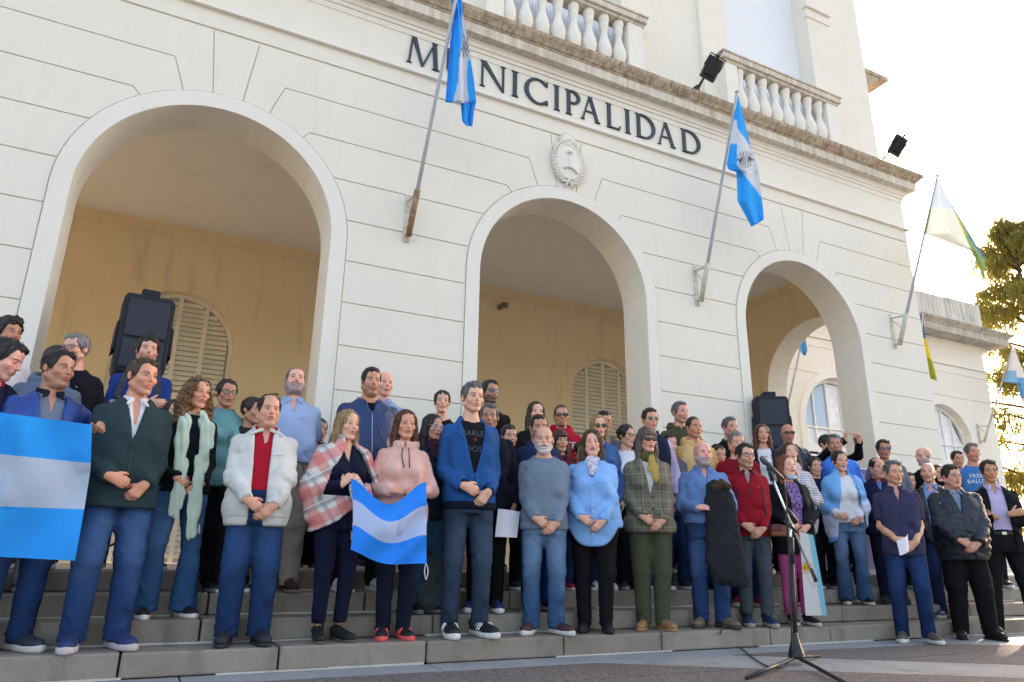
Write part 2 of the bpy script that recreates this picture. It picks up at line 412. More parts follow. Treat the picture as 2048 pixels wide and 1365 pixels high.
for ch, (pa, pb) in zip('MUNICIPALIDAD', LPX):
    S, wd = L_poly(ch); m = MB(); base = lambda p: 126 + (p - 813) * .3235
    xa, xb = aty(pa, base(pa) - 24, 0).x, aty(pb, base(pb) - 24, 0).x; ov = .06 if ch in 'MUNIPDLA' else 0
    k = (xb - xa) / (wd + (2 * .06 if ch in 'IMNA' else .06 if ch in 'PDLU' else 0)); k = min(max(k, LH * .85), LH * 1.12); x = xa + (.06 * k if ch in 'MUNIPDLA' else 0)
    for i, p in enumerate(S):
        ar = sum(p[a][0] * p[(a + 1) % len(p)][1] - p[(a + 1) % len(p)][0] * p[a][1] for a in range(len(p)))
        if ar < 0: p = p[::-1]
        m.prism([(x + px * k, 6.575 + py * LH) for px, py in p], -.024 - .0004 * i, -.0015)
    m.build('letter', M_LETTER, town)

# --- coat of arms relief above the middle arch
cx, cz = 4.36, 5.82
m = MB()
def ellipse_relief(m, cx, cz, rx, rz, y0, dome, n=28, rings=5):
    rows = [[(cx + rx * math.cos(2 * math.pi * j / n), 0.0, cz + rz * math.sin(2 * math.pi * j / n)) for j in range(n + 1)]]
    for r in range(rings + 1):
        q = 1 - r / rings; rows.append([(cx + rx * q * math.cos(2 * math.pi * j / n), y0 - dome * (1 - q * q), cz + rz * q * math.sin(2 * math.pi * j / n)) for j in range(n + 1)])
    m.grid(rows)
ellipse_relief(m, cx, cz - .02, .185, .255, -.045, .02)
shield = m.build('coat_of_arms', M_TRIM, town, angle=50)
m = MB()                                                       # raised rim
m.tube([(cx + .185 * math.cos(a), -.045, cz - .02 + .255 * math.sin(a)) for a in [2 * math.pi * i / 40 for i in range(41)]], .012, 6, False)
m.build('rim', M_TRIM, shield, smooth=True)
m = MB()
for i in range(25):
    a = R_(-8 + i * 196 / 24); r1 = .155 if i % 2 else .135
    p0 = Vector((cx + .055 * math.cos(a), -.03, cz + .30 + .055 * math.sin(a))); p1 = Vector((cx + r1 * math.cos(a), -.035, cz + .30 + r1 * math.sin(a)))
    m.tube([p0, p1], [.012, .006], 5)
m.build('sun_ray', M_TRIM, shield)
m = MB(); ellipse_relief(m, cx, cz + .30, .068, .068, -.03, .035, 20, 4)
m.lathe([(0.001, 0), (.012, .004), (.001, .01)], (cx - .022, -.07, cz + .312), 8); m.lathe([(0.001, 0), (.012, .004), (.001, .01)], (cx + .022, -.07, cz + .312), 8)
m.tube([(cx, -.066, cz + .305), (cx, -.072, cz + .285)], .007, 6)
m.build('sun_face', M_TRIM, shield, smooth=True)
for sgn in (-1, 1):
    m = MB()
    for i in range(15):
        a = R_(-78 + i * 150 / 14); bx, bz = cx + sgn * .225 * math.cos(a), cz - .02 + .30 * math.sin(a)
        tx, tz = -sgn * math.sin(a), math.cos(a)
        for off in (-1, 1):
            ox, oz = off * .028 * sgn * math.cos(a), off * .028 * math.sin(a)
            p0 = Vector((bx, -.035, bz)); p1 = Vector((bx + tx * .055 + ox, -.05, bz + tz * .055 + oz)); p2 = Vector((bx + tx * .085 + ox * 1.3, -.03, bz + tz * .085 + oz * 1.3))
            m.tube([p0, p1, p2], [.008, .016, .003], 5)
    m.tube([(cx + sgn * .225 * math.cos(R_(q)), -.025, cz - .02 + .30 * math.sin(R_(q))) for q in range(-80, 76, 8)], .008, 5)
    m.build('laurel_branch', M_TRIM, shield, smooth=True)
m = MB()                                                       # hands, pike and cap on the shield, ribbon below
m.tube([(cx - .005, -.068, cz - .10), (cx - .005, -.07, cz + .10)], .008, 6)
m.lathe([(.0, 0), (.04, 0), (.038, .02), (.025, .05), (.0, .06)], (cx - .005, -.07, cz + .10), 10)
m.tube([(cx - .10, -.06, cz - .14), (cx - .03, -.075, cz - .11), (cx + .03, -.075, cz - .115)], [.02, .024, .018], 7)
m.tube([(cx + .12, -.055, cz - .17), (cx + .05, -.075, cz - .12), (cx - .01, -.08, cz - .10)], [.02, .024, .018], 7)
m.build('emblem_relief', M_TRIM, shield, smooth=True)
m = MB()
m.tube([(cx - .09, -.03, cz - .33), (cx, -.05, cz - .30), (cx + .09, -.03, cz - .34)], .016, 6)
m.tube([(cx - .01, -.04, cz - .30), (cx - .06, -.035, cz - .40)], [.02, .012], 6)
m.tube([(cx + .01, -.04, cz - .30), (cx + .07, -.035, cz - .40)], [.02, .012], 6)
m.build('ribbon_bow', M_TRIM, shield, smooth=True)

# --- porch: floor, back wall, ceiling, end walls
YB = 5.25; ZC = 6.08
m = MB(); m.box((XL, WT, ZC), (XR - .001, YB, ZC + .2)); m.build('porch_ceiling', M_CEIL, town)
m = MB(); m.box((XL, WT + .001, ZC - .1), (XR - WT, WT + .12, ZC - .001)); m.build('ceiling_moulding', M_OCHRE, town)
DX = [-4.2, -.02, 4.2, 8.48]; DR = .90; DZ = 4.03
bw = arch_wall(XL, XR, FL, ZC, [(c, DR, DZ, None) for c in DX], YB, YB + .35); bw.build('back_wall', M_OCHRE, town)
m = MB(); m.box((XL, YB - .06, ZC - .13), (XR - WT, YB, ZC - .05)); m.box((XL, YB - .035, ZC - .17), (XR - WT, YB, ZC - .13)); m.box((XL, YB - .10, ZC - .05), (XR - WT, YB, ZC - .001)); m.build('wall_cornice', M_OCHRE, town)
m = MB(); m.box((XR - WT - .06, WT + .13, ZC - .13), (XR - WT, YB - .1, ZC - .05)); m.box((XR - WT - .10, WT + .13, ZC - .05), (XR - WT, YB - .1, ZC - .001)); m.build('wall_cornice', M_OCHRE, town)
for c in DX:                                                   # moulded surround of each doorway
    m = MB(); ro = DR + .28
    pts = [(c - ro, FL)] + [(c - ro * math.cos(math.pi * i / 36), DZ + ro * math.sin(math.pi * i / 36)) for i in range(37)] + [(c + ro, FL)]
    for (xa, za), (xb, zb) in zip(pts[:-1], pts[1:]):
        m.add([(xa, YB - .012, za), (xb, YB - .012, zb), (xb, YB, zb), (xa, YB, za)], [(3, 2, 1, 0)])
    inn = [(c - DR, FL)] + [(c - DR * math.cos(math.pi * i / 36), DZ + DR * math.sin(math.pi * i / 36)) for i in range(37)] + [(c + DR, FL)]
    for i in range(len(pts) - 1):
        m.add([(inn[i][0], YB - .012, inn[i][1]), (inn[i + 1][0], YB - .012, inn[i + 1][1]), (pts[i + 1][0], YB - .012, pts[i + 1][1]), (pts[i][0], YB - .012, pts[i][1])], [(3, 2, 1, 0)])
    m.build('door_surround', M_OCHRE, town)
def shutter_door(c, y, r, zs, z0, mat, name='shutter_door', slat_dz=.085, transom=3.15, parent=town):
    """round-headed louvred shutters: frame, stiles, rails and each bank of slats"""
    d = MB(); d.mi = 0
    seg = 30
    arcp = lambda rr: [(c - rr, z0)] + [(c - rr * math.cos(math.pi * i / seg), zs + rr * math.sin(math.pi * i / seg)) for i in range(seg + 1)] + [(c + rr, z0)]
    a, b = arcp(r), arcp(r - .06)
    for i in range(len(a) - 1):
        d.add([(b[i][0], y, b[i][1]), (b[i + 1][0], y, b[i + 1][1]), (a[i + 1][0], y, a[i + 1][1]), (a[i][0], y, a[i][1])], [(3, 2, 1, 0)])
        d.add([(b[i][0], y, b[i][1]), (b[i + 1][0], y, b[i + 1][1]), (b[i + 1][0], y + .06, b[i + 1][1]), (b[i][0], y + .06, b[i][1])], [(0, 1, 2, 3)])
    door = d.build(name, mat, parent)
    ri = r - .06
    top = lambda x: zs + math.sqrt(max(0, ri * ri - (x - c) ** 2))
    bank = MB(); bank.prism([(c - r, z0), (c + r, z0)] + [(c + r * math.cos(math.pi * i / 24), zs + r * math.sin(math.pi * i / 24)) for i in range(25)], y + .062, y + .07); bank.build('backing', M_SHUTB, door)
    nb = 4; sw = .07
    st = MB(); edges = [c - ri + 2 * ri * i / nb for i in range(nb + 1)]
    for i in range(1, nb): st.box((edges[i] - sw / 2, y + .006, z0), (edges[i] + sw / 2, y + .05, top(edges[i])))
    for zr in (transom, 1.9): st.box((c - ri, y + .002, zr - .09), (c + ri, y + .05, zr + .09))
    st.build('stile', mat, door)
    sl = MB(); slat_me = None
    z = z0 + .08
    while z < zs + ri - .1:
        if min(abs(z - transom), abs(z - 1.9)) > .11:
            for i in range(nb):
                xa, xb = edges[i] + sw / 2, edges[i + 1] - sw / 2
                if z > zs:
                    hw = math.sqrt(max(0, ri * ri - (z + .05 - zs) ** 2)); xa, xb = max(xa, c - hw), min(xb, c + hw)
                if xb - xa < .05: continue
                s1 = MB(); s1.add([(xa, y + .012, z), (xb, y + .012, z), (xb, y + .046, z + .072), (xa, y + .046, z + .072), (xa, y + .024, z - .006), (xb, y + .024, z - .006), (xb, y + .056, z + .066), (xa, y + .056, z + .066)],
                          [(0, 1, 2, 3), (7, 6, 5, 4), (0, 4, 5, 1), (2, 6, 7, 3), (1, 5, 6, 2), (0, 3, 7, 4)])
                s1.build('slat', mat, door)
        z += slat_dz
    return door
for c in DX[1:]: shutter_door(c, YB + .16, DR, DZ, FL, M_SHUT)
# end wall (right) with side arch, returned inside faces ochre
EY, ER = 1.83, 1.22
ew = arch_wall(WT, YB, FL, 6.98, [(EY, ER, AZ, None)], 0, WT)
me = MB(); me.v = [(XR - WT + y, x, z) for x, y, z in ew.v]; me.f = [f[::-1] for f in ew.f]
for f in me.f:
    inside = all(abs(me.v[i][0] - (XR - WT)) < 1e-5 for i in f); me.m.append(1 if inside else 0)
me.build('end_wall', [M_WALL, M_OCHRE], town)
m = MB(); m.box((XL, WT, FL), (XL + .4, YB, 6.98)); m.build('end_wall', M_OCHRE, town)
# tan plinths at pier feet
for (xl, cl, xr, cr) in piers:
    a = xl if cl is None else cl + AR - .02; b = xr if cr is None else cr - AR + .02
    m = MB(); m.box((a, -.03, FL), (b, WT + .02, FL + .16)); m.build('pier_plinth', M_TAN, town)
# --- upper storey
UY = .10; XU = 11.15; UZ = 13.5
holes = [(c, 1.05) for c in AXL]
m = MB(); xs = [XL]
for c, h in holes: xs += [c - h, c + h]
xs.append(XU)
for i in range(0, len(xs), 2): m.box((xs[i], UY, 7.45), (xs[i + 1], 2.4, UZ))
m.box((XL, UY + .6, 7.45), (XU, 2.4, UZ)); m.build('upper_wall', M_WALL, town)
def netted():
    b = NB('white_perforated_screen', .5, .3)
    v = b.n('TexVoronoi', feature='F1'); v.inputs['Scale'].default_value = 20; v.inputs['Randomness'].default_value = .0
    mp = b.n('Mapping'); mp.inputs['Rotation'].default_value = (0, R_(0), 0); mp.inputs['Scale'].default_value = (1, 0, 1); b.l(b.vec, mp.inputs['Vector']); b.l(mp.outputs[0], v.inputs['Vector'])
    f = b.ramp(v.outputs['Distance'], [(.16, (.52, .58, .66)), (.30, (.84, .86, .88))]); b.color(f); return b.done()
M_NET = netted()
for c in AX:
    m = MB(); m.box((c - 1.05, UY + .25, 7.5), (c + 1.05, UY + .29, UZ)); m.build('window_screen', M_NET, town)
    for sgn in (-1, 1):
        xa, xb = sorted((c + sgn * 1.04, c + sgn * 1.60))
        m = MB(); m.box((xa, UY - .06, 7.487), (xb, UY + .001, 10.42)); m.box((xa, UY - .05, 10.80), (xb, UY + .001, UZ)); pil = m.build('pilaster', M_WALL, town, bevel=.004)
        m = MB(); m.box((xa - .02, UY - .08, 10.42), (xb + .02, UY, 10.50)); m.box((xa - .01, UY - .07, 10.50), (xb + .01, UY, 10.62)); m.box((xa - .05, UY - .12, 10.62), (xb + .05, UY, 10.72)); m.box((xa - .03, UY - .10, 10.72), (xb + .03, UY, 10.80)); m.build('capital', M_TRIM, pil)
# balustrades
bal = MB(); bal.lathe([(.062, 0), (.062, .03), (.05, .045), (.06, .075), (.098, .15), (.112, .23), (.104, .31), (.075, .40), (.052, .49), (.048, .55), (.06, .60), (.072, .63), (.072, .66), (.06, .67), (.075, .70), (.085, .755), (.085, .80)], n=18)
bal_me = bal.mesh('baluster', M_TRIM, True)
for c in AX:
    bx = MB(); bx.box((c - 1.33, -.13, 8.452), (c + 1.33, .10, 8.50)); bx.box((c - 1.36, -.17, 8.50), (c + 1.36, .10, 8.60)); bx.box((c - 1.38, -.19, 8.60), (c + 1.38, .10, 8.63)); bx.box((c - 1.3, -.14, 7.487), (c + 1.3, .10, 7.60))
    B = bx.build('balustrade', M_CORONA, town, bevel=.006)
    for sgn in (-1, 1):
        m = MB(); m.box((c + sgn * 1.16 - .13, -.12, 7.60), (c + sgn * 1.16 + .13, .10, 8.45)); m.build('pedestal', M_TRIM, B, bevel=.006)
    for i in range(8):
        o = bpy.data.objects.new('baluster', bal_me); link(o, B); o.location = (c + (i - 3.5) * .262, -.02, 7.60); o.scale = (1, 1, 1.06)
        m = MB(); m.box((-.10, -.10, 0), (.10, .10, .0)) if False else None
# far taller mass behind: a cornice end that shows beyond the upper wall
m = MB(); 
m.box((XL, 2.4, 7.45), (XU - .4, 8.5, 13.2)); m.build('rear_wall', M_WALL, town)
p = aty(1735, 152, 2.6); q = aty(1762, 172, 2.6)
m = MB(); m.box((p.x - .8, 2.45, p.z - .40), (p.x + .06, 4.2, p.z - .22)); m.box((p.x - .8, 2.45, p.z - .22), (p.x + .22, 4.2, p.z - .10)); m.box((p.x - .8, 2.42, p.z - .10), (q.x + .06, 4.2, p.z + .02)); m.build('rear_cornice', M_STAIN, town)
# roof slab of the porch block (terrace)
m = MB(); m.box((XL, WT, 6.98), (XR - .001, YB, 7.40)); m.build('terrace_slab', M_WALL, town)

# --- right wing, set back
WY = 5.2; WX = 22.45
win = [(15.75, 1.38, 4.03, 1.2), (20.0, 1.16, AZ, 1.2)]
ww = arch_wall(XR, WX, 0, 6.98, win, WY + .02, WY + .4); ww.build('wing_wall', M_WALL, town)
m = MB(); m.box((XR, WY + .4, 0), (WX, WY + .5, 6.9)); m.build('wing_backing', M_WALL, town)
m = MB(); m.box((WX - .4, WY + .4, 0), (WX, 14, 6.98)); m.build('wing_side_wall', M_WALL, town)
m = MB(); m.box((XR, WY, 6.475), (WX + .002, WY + .02, 6.98)); m.box((XR, WY, 0), (13.9, WY + .02, 6.16)); m.box((13.9, WY, 5.46), (WX + .001, WY + .02, 6.16)); m.build('wing_frieze', M_WALL, town)
m = MB(); m.box((XR, WY, 6.19), (WX + .002, WY + .02, 6.42)); m.build('band_course', M_WALL, town)
m = MB(); m.box((XR, WY - .05, 6.425), (WX + .05, WY + .02, 6.47)); m.build('string_course', M_TRIM, town)
def wrun(name, prof, mat):
    m = MB(); n = len(prof); x1 = WX
    vs = [(XR, WY - d, z) for d, z in prof] + [(x1 + d, WY - d, z) for d, z in prof] + [(x1 + d, 14, z) for d, z in prof]; fs = []
    for b in (0, n): fs += [(b + i, b + n + i, b + n + (i + 1) % n, b + (i + 1) % n) for i in range(n)]
    fs += [tuple(range(n - 1, -1, -1)), tuple(range(2 * n, 3 * n))]; m.add(vs, fs); return m.build(name, mat, town)
wrun('bed_moulding', [(-.02, 6.98), (.012, 6.98), (.02, 7.02), (.04, 7.04), (.045, 7.10), (.07, 7.12), (.09, 7.19), (-.02, 7.19)], M_TRIM)
wrun('wing_corona', [(-.02, 7.192), (.55, 7.20), (.55, 7.40), (-.02, 7.40)], M_WINGC)
wrun('wing_cyma', [(-.02, 7.402), (.56, 7.402), (.60, 7.45), (.68, 7.52), (.70, 7.56), (-.02, 7.58)], M_WINGC)
m = MB(); m.box((XR, WY - .30, 7.58), (20.5, WY + .2, 8.46)); m.box((20.52, WY - .31, 7.58), (22.2, WY + .2, 8.49)); m.build('parapet', M_PARA, town)
for c, r, sp, sill in win:
    m = MB(); ro = r + .2; seg = 32
    inn = [(c - r, sill)] + [(c - r * math.cos(math.pi * i / seg), sp + r * math.sin(math.pi * i / seg)) for i in range(seg + 1)] + [(c + r, sill)]
    out = [(c - ro, sill)] + [(c - ro * math.cos(math.pi * i / seg), sp + ro * math.sin(math.pi * i / seg)) for i in range(seg + 1)] + [(c + ro, sill)]
    for i in range(len(inn) - 1):
        m.add([(inn[i][0], WY - .02, inn[i][1]), (inn[i + 1][0], WY - .02, inn[i + 1][1]), (out[i + 1][0], WY - .02, out[i + 1][1]), (out[i][0], WY - .02, out[i][1])], [(3, 2, 1, 0)])
        m.add([(inn[i][0], WY - .02, inn[i][1]), (inn[i + 1][0], WY - .02, inn[i + 1][1]), (inn[i + 1][0], WY + .02, inn[i + 1][1]), (inn[i][0], WY + .02, inn[i][1])], [(0, 1, 2, 3)])
        m.add([(out[i][0], WY - .02, out[i][1]), (out[i + 1][0], WY - .02, out[i + 1][1]), (out[i + 1][0], WY + .02, out[i + 1][1]), (out[i][0], WY + .02, out[i][1])], [(3, 2, 1, 0)])
    m.build('archivolt', M_TRIM, town)
    for s in (-1, 1):                                            # voussoir joints as thin wedge blocks
        pass
    # fan light with muntins over louvred shutters
    y = WY + .20; tz = 3.55
    wf = MB(); ri = r - .10
    a = [(c - r, tz)] + [(c - r * math.cos(math.pi * i / 24), sp + r * math.sin(math.pi * i / 24)) for i in range(25)] + [(c + r, tz)]
    b = [(c - ri, tz)] + [(c - ri * math.cos(math.pi * i / 24), sp + ri * math.sin(math.pi * i / 24)) for i in range(25)] + [(c + ri, tz)]
    for i in range(len(a) - 1):
        wf.add([(b[i][0], y, b[i][1]), (b[i + 1][0], y, b[i + 1][1]), (a[i + 1][0], y, a[i + 1][1]), (a[i][0], y, a[i][1])], [(3, 2, 1, 0)])
        wf.add([(b[i][0], y, b[i][1]), (b[i + 1][0], y, b[i + 1][1]), (b[i + 1][0], y + .07, b[i + 1][1]), (b[i][0], y + .07, b[i][1])], [(0, 1, 2, 3)])
    wf.box((c - r, y - .03, tz - .12), (c + r, y + .06, tz + .05))
    W = wf.build('window', M_SHUTW, town)
    mu = MB()
    for i in range(1, 5):
        x = c - ri + 2 * ri * i / 5; mu.box((x - .022, y + .012, tz), (x + .022, y + .05, sp + math.sqrt(ri * ri - (x - c) ** 2)))
    mu.box((c - ri, y + .01, sp + .02), (c + ri, y + .048, sp + .065)); mu.build('muntin', M_SHUTW, W)
    g = MB(); gl = NB('pane_glass', .05, .6); gl.color((.38, .52, .68)); Mg = gl.done()
    wp = plain('white_painted_pane', (.78, .80, .82), .4)
    for i in range(5):
        xa, xb = c - ri + 2 * ri * i / 5, c - ri + 2 * ri * (i + 1) / 5
        zt = min(sp + math.sqrt(max(0, ri * ri - (xa - c) ** 2)), sp + math.sqrt(max(0, ri * ri - (xb - c) ** 2)))
        zt2 = max(sp + math.sqrt(max(0, ri * ri - (xa - c) ** 2)), sp + math.sqrt(max(0, ri * ri - (xb - c) ** 2)))
        m = MB(); m.add([(xa, y + .055, sp + .05), (xb, y + .055, sp + .05), (xb, y + .055, sp + math.sqrt(max(.004, ri * ri - (xb - c) ** 2))), (xa, y + .055, sp + math.sqrt(max(.004, ri * ri - (xa - c) ** 2)))], [(0, 1, 2, 3)])
        m.build('pane', Mg if i in (0, 1) and c < 17 else wp, W)
        m = MB(); m.add([(xa, y + .055, tz), (xb, y + .055, tz), (xb, y + .055, sp + .05), (xa, y + .055, sp + .05)], [(0, 1, 2, 3)]); m.build('pane', wp, W)
    nb = 4
    for i in range(nb):
        xa, xb = c - r + 2 * r * i / nb, c - r + 2 * r * (i + 1) / nb
        s = MB(); s.box((xa + .005, y, sill), (xa + .07, y + .05, tz - .12)); s.box((xb - .07, y, sill), (xb - .005, y + .05, tz - .12)); s.box((xa + .07, y, sill), (xb - .07, y + .05, sill + .1)); s.box((xa + .07, y, 2.35), (xb - .07, y + .05, 2.47))
        S = s.build('shutter', M_SHUTW, W)
        z = sill + .13
        while z < tz - .2:
            if not 2.28 < z < 2.48:
                s1 = MB(); s1.add([(xa + .07, y + .01, z), (xb - .07, y + .01, z), (xb - .07, y + .045, z + .055), (xa + .07, y + .045, z + .055), (xa + .07, y + .02, z - .01), (xb - .07, y + .02, z - .01), (xb - .07, y + .05, z + .045), (xa + .07, y + .05, z + .045)],
                          [(0, 1, 2, 3), (7, 6, 5, 4), (0, 4, 5, 1), (2, 6, 7, 3), (1, 5, 6, 2), (0, 3, 7, 4)])
                s1.build('slat', M_SHUTW, S)
            z += .095
        m = MB(); m.box((xa, y + .06, sill), (xb, y + .065, tz)); m.build('backing', M_DARK, S)

# --- steps: each stone block its own piece
RISE, TRD, Y1 = .145, .336, -2.23
stairs = empty('stone_staircase', (0, 0, 0), 0, 'long flight of four weathered stone steps in front of the arches', 'steps')
JX = {1: [249, 563, 855, 1128, 1323, 1540, 1660, 1903], 2: [37, 406, 649, 868, 1176, 1380, 1684, 1940], 3: [160, 420, 731, 1020, 1168, 1450, 1700], 4: [159, 500, 820, 1090, 1400, 1640, 1890]}
PYL = {1: 1300, 2: 1250, 3: 1200, 4: 1140}
for k in (1, 2, 3, 4):
    yf = Y1 + (k - 1) * TRD; zt = RISE * k
    xs = [aty(px, 1260 - 40 * (k - 1), yf).x for px in JX[k]]
    xs = [XL, xs[0] - 2.6, xs[0] - 1.2] + xs + [xs[-1] + 1.5, xs[-1] + 3.2, xs[-1] + 5, 18.5]
    for i in range(len(xs) - 1):
        m = MB(); g = .006; j1, j2 = rnd.uniform(-.003, .003), rnd.uniform(-.003, .002)
        yb = yf + TRD + .03 if k < 4 else yf + .6
        m.box((xs[i] + g, yf + j1, zt - RISE + .004), (xs[i + 1] - g, yb, zt + j2))
        m.build('step_block', M_STEP if rnd.random() < .6 else M_STEP2, stairs, bevel=.012)
    m = MB(); m.box((XL, yf + .035, zt - RISE), (18.5, yf + TRD, zt - .015)); m.build('bedding', M_DARK, stairs)
    # mortar remains along the foot of the riser
    for q in range(16):
        x = rnd.uniform(-3, 12); m = MB(); L = rnd.uniform(.25, 1.2)
        m.box((x, yf - rnd.uniform(.004, .012), zt - RISE), (x + L, yf + .05, zt - RISE + rnd.uniform(.008, .014))); m.build('mortar_strip', M_MORTAR, stairs)
m = MB(); m.box((XL, Y1 + 3 * TRD + .55, FL - .10), (XR + .2, YB, FL - .004)); m.build('porch_floor', plain('porch_tiles', (.52, .48, .43), .6), town)
m = MB(); m.box((XR + .2, Y1 + 3 * TRD + .55, FL - .10), (18.5, WY, FL - .006)); m.build('side_terrace', M_STEP2, town)

# --- plaza ground
m = MB(); m.add([(-150, -150, -.03), (250, -150, -.03), (250, 250, -.03), (-150, 250, -.03)], [(0, 1, 2, 3)])
g = m.build('plaza_ground', M_PAVE); tag(g, 'grey paved plaza ground around the steps', kind='structure')
pav = bpy.data.objects.new('plaza_paving', None); link(pav); tag(pav, 'patterned paving of aggregate and concrete slabs before the steps', kind='structure')
YK = Y1 - .34
xs = [-9.0 + 1.55 * i for i in range(19)]
for a, b in zip(xs[:-1], xs[1:]):
    m = MB(); m.box((a + .004, YK + .004, -.03), (b - .004, Y1 + .02, rnd.uniform(-.003, .001))); m.build('kerb_slab', M_PAVE2, pav, bevel=.006)
# diagonal bands: pale concrete bars crossing fields of exposed aggregate
def slab(poly, mat):
    cx = sum(p[0] for p in poly) / len(poly); cy = sum(p[1] for p in poly) / len(poly)
    q = []
    for x, y in poly:
        d = math.hypot(x - cx, y - cy); s = (d - .006) / d; q.append((cx + (x - cx) * s, cy + (y - cy) * s))
    ar = sum(q[i][0] * q[(i + 1) % len(q)][1] - q[(i + 1) % len(q)][0] * q[i][1] for i in range(len(q)))
    if ar < 0: q = q[::-1]
    n = len(q); h = rnd.uniform(-.003, .002); m = MB()
    m.add([(x, y, -.03) for x, y in q] + [(x, y, h) for x, y in q], [tuple(range(n, 2 * n))] + [(i, (i + 1) % n, n + (i + 1) % n, n + i) for i in range(n)])
    m.build('paving_slab', mat, pav)
# diamond layout: rows of 1.05 m, slanted cells; every third cell pale concrete
DY = .62; rows = 10
for r in range(rows):
    ya, yb = YK - DY * r, YK - DY * (r + 1)
    for i in range(-8, 24):
        sk = .85; w1 = 1.25
        xa = i * w1 + (r * .85) % (w1 * 3) - 2
        kind = (i + 0 * r) % 3
        poly = [(xa, ya), (xa + w1, ya), (xa + w1 + sk, yb), (xa + sk, yb)]
        if poly[0][0] < -6 or poly[1][0] > 24: continue
        slab(poly, (M_AGG, M_PAVE, M_AGG2)[kind])
# ------------------------------------------------------------------ implicit-surface modelling for people
V3 = lambda *a: np.array(a, float)
def unit(v): v = np.asarray(v, float); return v / (np.linalg.norm(v) + 1e-12)
class Field:
    def __init__(s, lo, hi, h):
        s.h = h; s.lo = np.asarray(lo, float); s.n = np.maximum(3, np.ceil((np.asarray(hi, float) - s.lo) / h).astype(int) + 1)
        s.ax = [(s.lo[i] + h * np.arange(s.n[i])).astype(np.float32) for i in range(3)]
        s.D = np.full(tuple(s.n), .5, np.float32)
    def sl(s, lo, hi):
        a = np.clip(np.floor((np.asarray(lo) - s.lo) / s.h).astype(int), 0, s.n); b = np.clip(np.ceil((np.asarray(hi) - s.lo) / s.h).astype(int) + 1, 0, s.n)
        return tuple(slice(a[i], max(a[i], b[i])) for i in range(3))
    def grid(s, sl=None):
        sl = sl or (slice(None),) * 3
        return s.ax[0][sl[0]][:, None, None], s.ax[1][sl[1]][None, :, None], s.ax[2][sl[2]][None, None, :]
    def add(s, prim, k=0.0, sub=False):
        fn, lo, hi = prim; m = k + 3 * s.h
        sl = s.sl(np.asarray(lo) - m, np.asarray(hi) + m)
        if any(q.stop <= q.start for q in sl): return s
        d = fn(*s.grid(sl)); a = s.D[sl]
        if sub:
            if k > 0:
                hh = np.clip(.5 - .5 * (a + d) / k, 0, 1); s.D[sl] = a * (1 - hh) - d * hh + k * hh * (1 - hh)
            else: s.D[sl] = np.maximum(a, -d)
        elif k > 0:
            hh = np.clip(.5 + .5 * (d - a) / k, 0, 1); s.D[sl] = d * (1 - hh) + a * hh - k * hh * (1 - hh)
        else: s.D[sl] = np.minimum(a, d)
        return s
    def cut(s, fn): s.D = np.maximum(s.D, fn(*s.grid())); return s
    def warp(s, fn): s.D = s.D + fn(*s.grid()); return s
    def mesh(s):
        D = s.D; D[0], D[-1], D[:, 0], D[:, -1], D[:, :, 0], D[:, :, -1] = [np.maximum(q, 1e-3) for q in (D[0], D[-1], D[:, 0], D[:, -1], D[:, :, 0], D[:, :, -1])]
        I = D < 0; nx, ny, nz = D.shape
        c = np.zeros((nx - 1, ny - 1, nz - 1), np.int8)
        for i in (0, 1):
            for j in (0, 1):
                for k in (0, 1): c += I[i:nx - 1 + i, j:ny - 1 + j, k:nz - 1 + k]
        act = (c > 0) & (c < 8); ci = np.argwhere(act)
        idx = np.full(act.shape, -1, np.int32); idx[act] = np.arange(len(ci))
        F = np.stack([D[ci[:, 0] + i, ci[:, 1] + j, ci[:, 2] + k] for i in (0, 1) for j in (0, 1) for k in (0, 1)], 1)
        P = np.zeros((len(ci), 3), np.float32); N = np.zeros(len(ci), np.float32)
        for a in range(8):
            for ax in range(3):
                bit = 4 >> ax
                if a & bit: continue
                b = a | bit; fa, fb = F[:, a], F[:, b]; cr = (fa < 0) != (fb < 0)
                t = np.where(cr, fa / np.where(cr, fa - fb, 1), 0)
                p = np.stack([np.full(len(ci), float((a >> 2) & 1)), np.full(len(ci), float((a >> 1) & 1)), np.full(len(ci), float(a & 1))], 1)
                p[:, ax] = t; P += np.where(cr[:, None], p, 0); N += cr
        V = (ci + P / N[:, None]) * s.h + s.lo
        Q = []
        for ax in range(3):
            sh = [slice(None)] * 3; sh[ax] = slice(0, -1); sh2 = [slice(None)] * 3; sh2[ax] = slice(1, None)
            e = I[tuple(sh)] != I[tuple(sh2)]; u, v = (ax + 1) % 3, (ax + 2) % 3
            w = [slice(None)] * 3; w[u] = slice(1, -1); w[v] = slice(1, -1)
            off = np.zeros(3, int); off[u] = 1; off[v] = 1
            ei = np.argwhere(e[tuple(w)]) + off
            if not len(ei): continue
            ins = I[ei[:, 0], ei[:, 1], ei[:, 2]]
            def cell(du, dv):
                q = ei.copy(); q[:, u] -= du; q[:, v] -= dv; return idx[q[:, 0], q[:, 1], q[:, 2]]
            q = np.stack([cell(0, 0), cell(1, 0), cell(1, 1), cell(0, 1)], 1)
            q[~ins] = q[~ins][:, ::-1]; Q.append(q)
        Q = np.concatenate(Q) if Q else np.zeros((0, 4), int)
        Q = Q[(Q >= 0).all(1)]
        return V.astype(np.float32), Q.astype(np.int32)

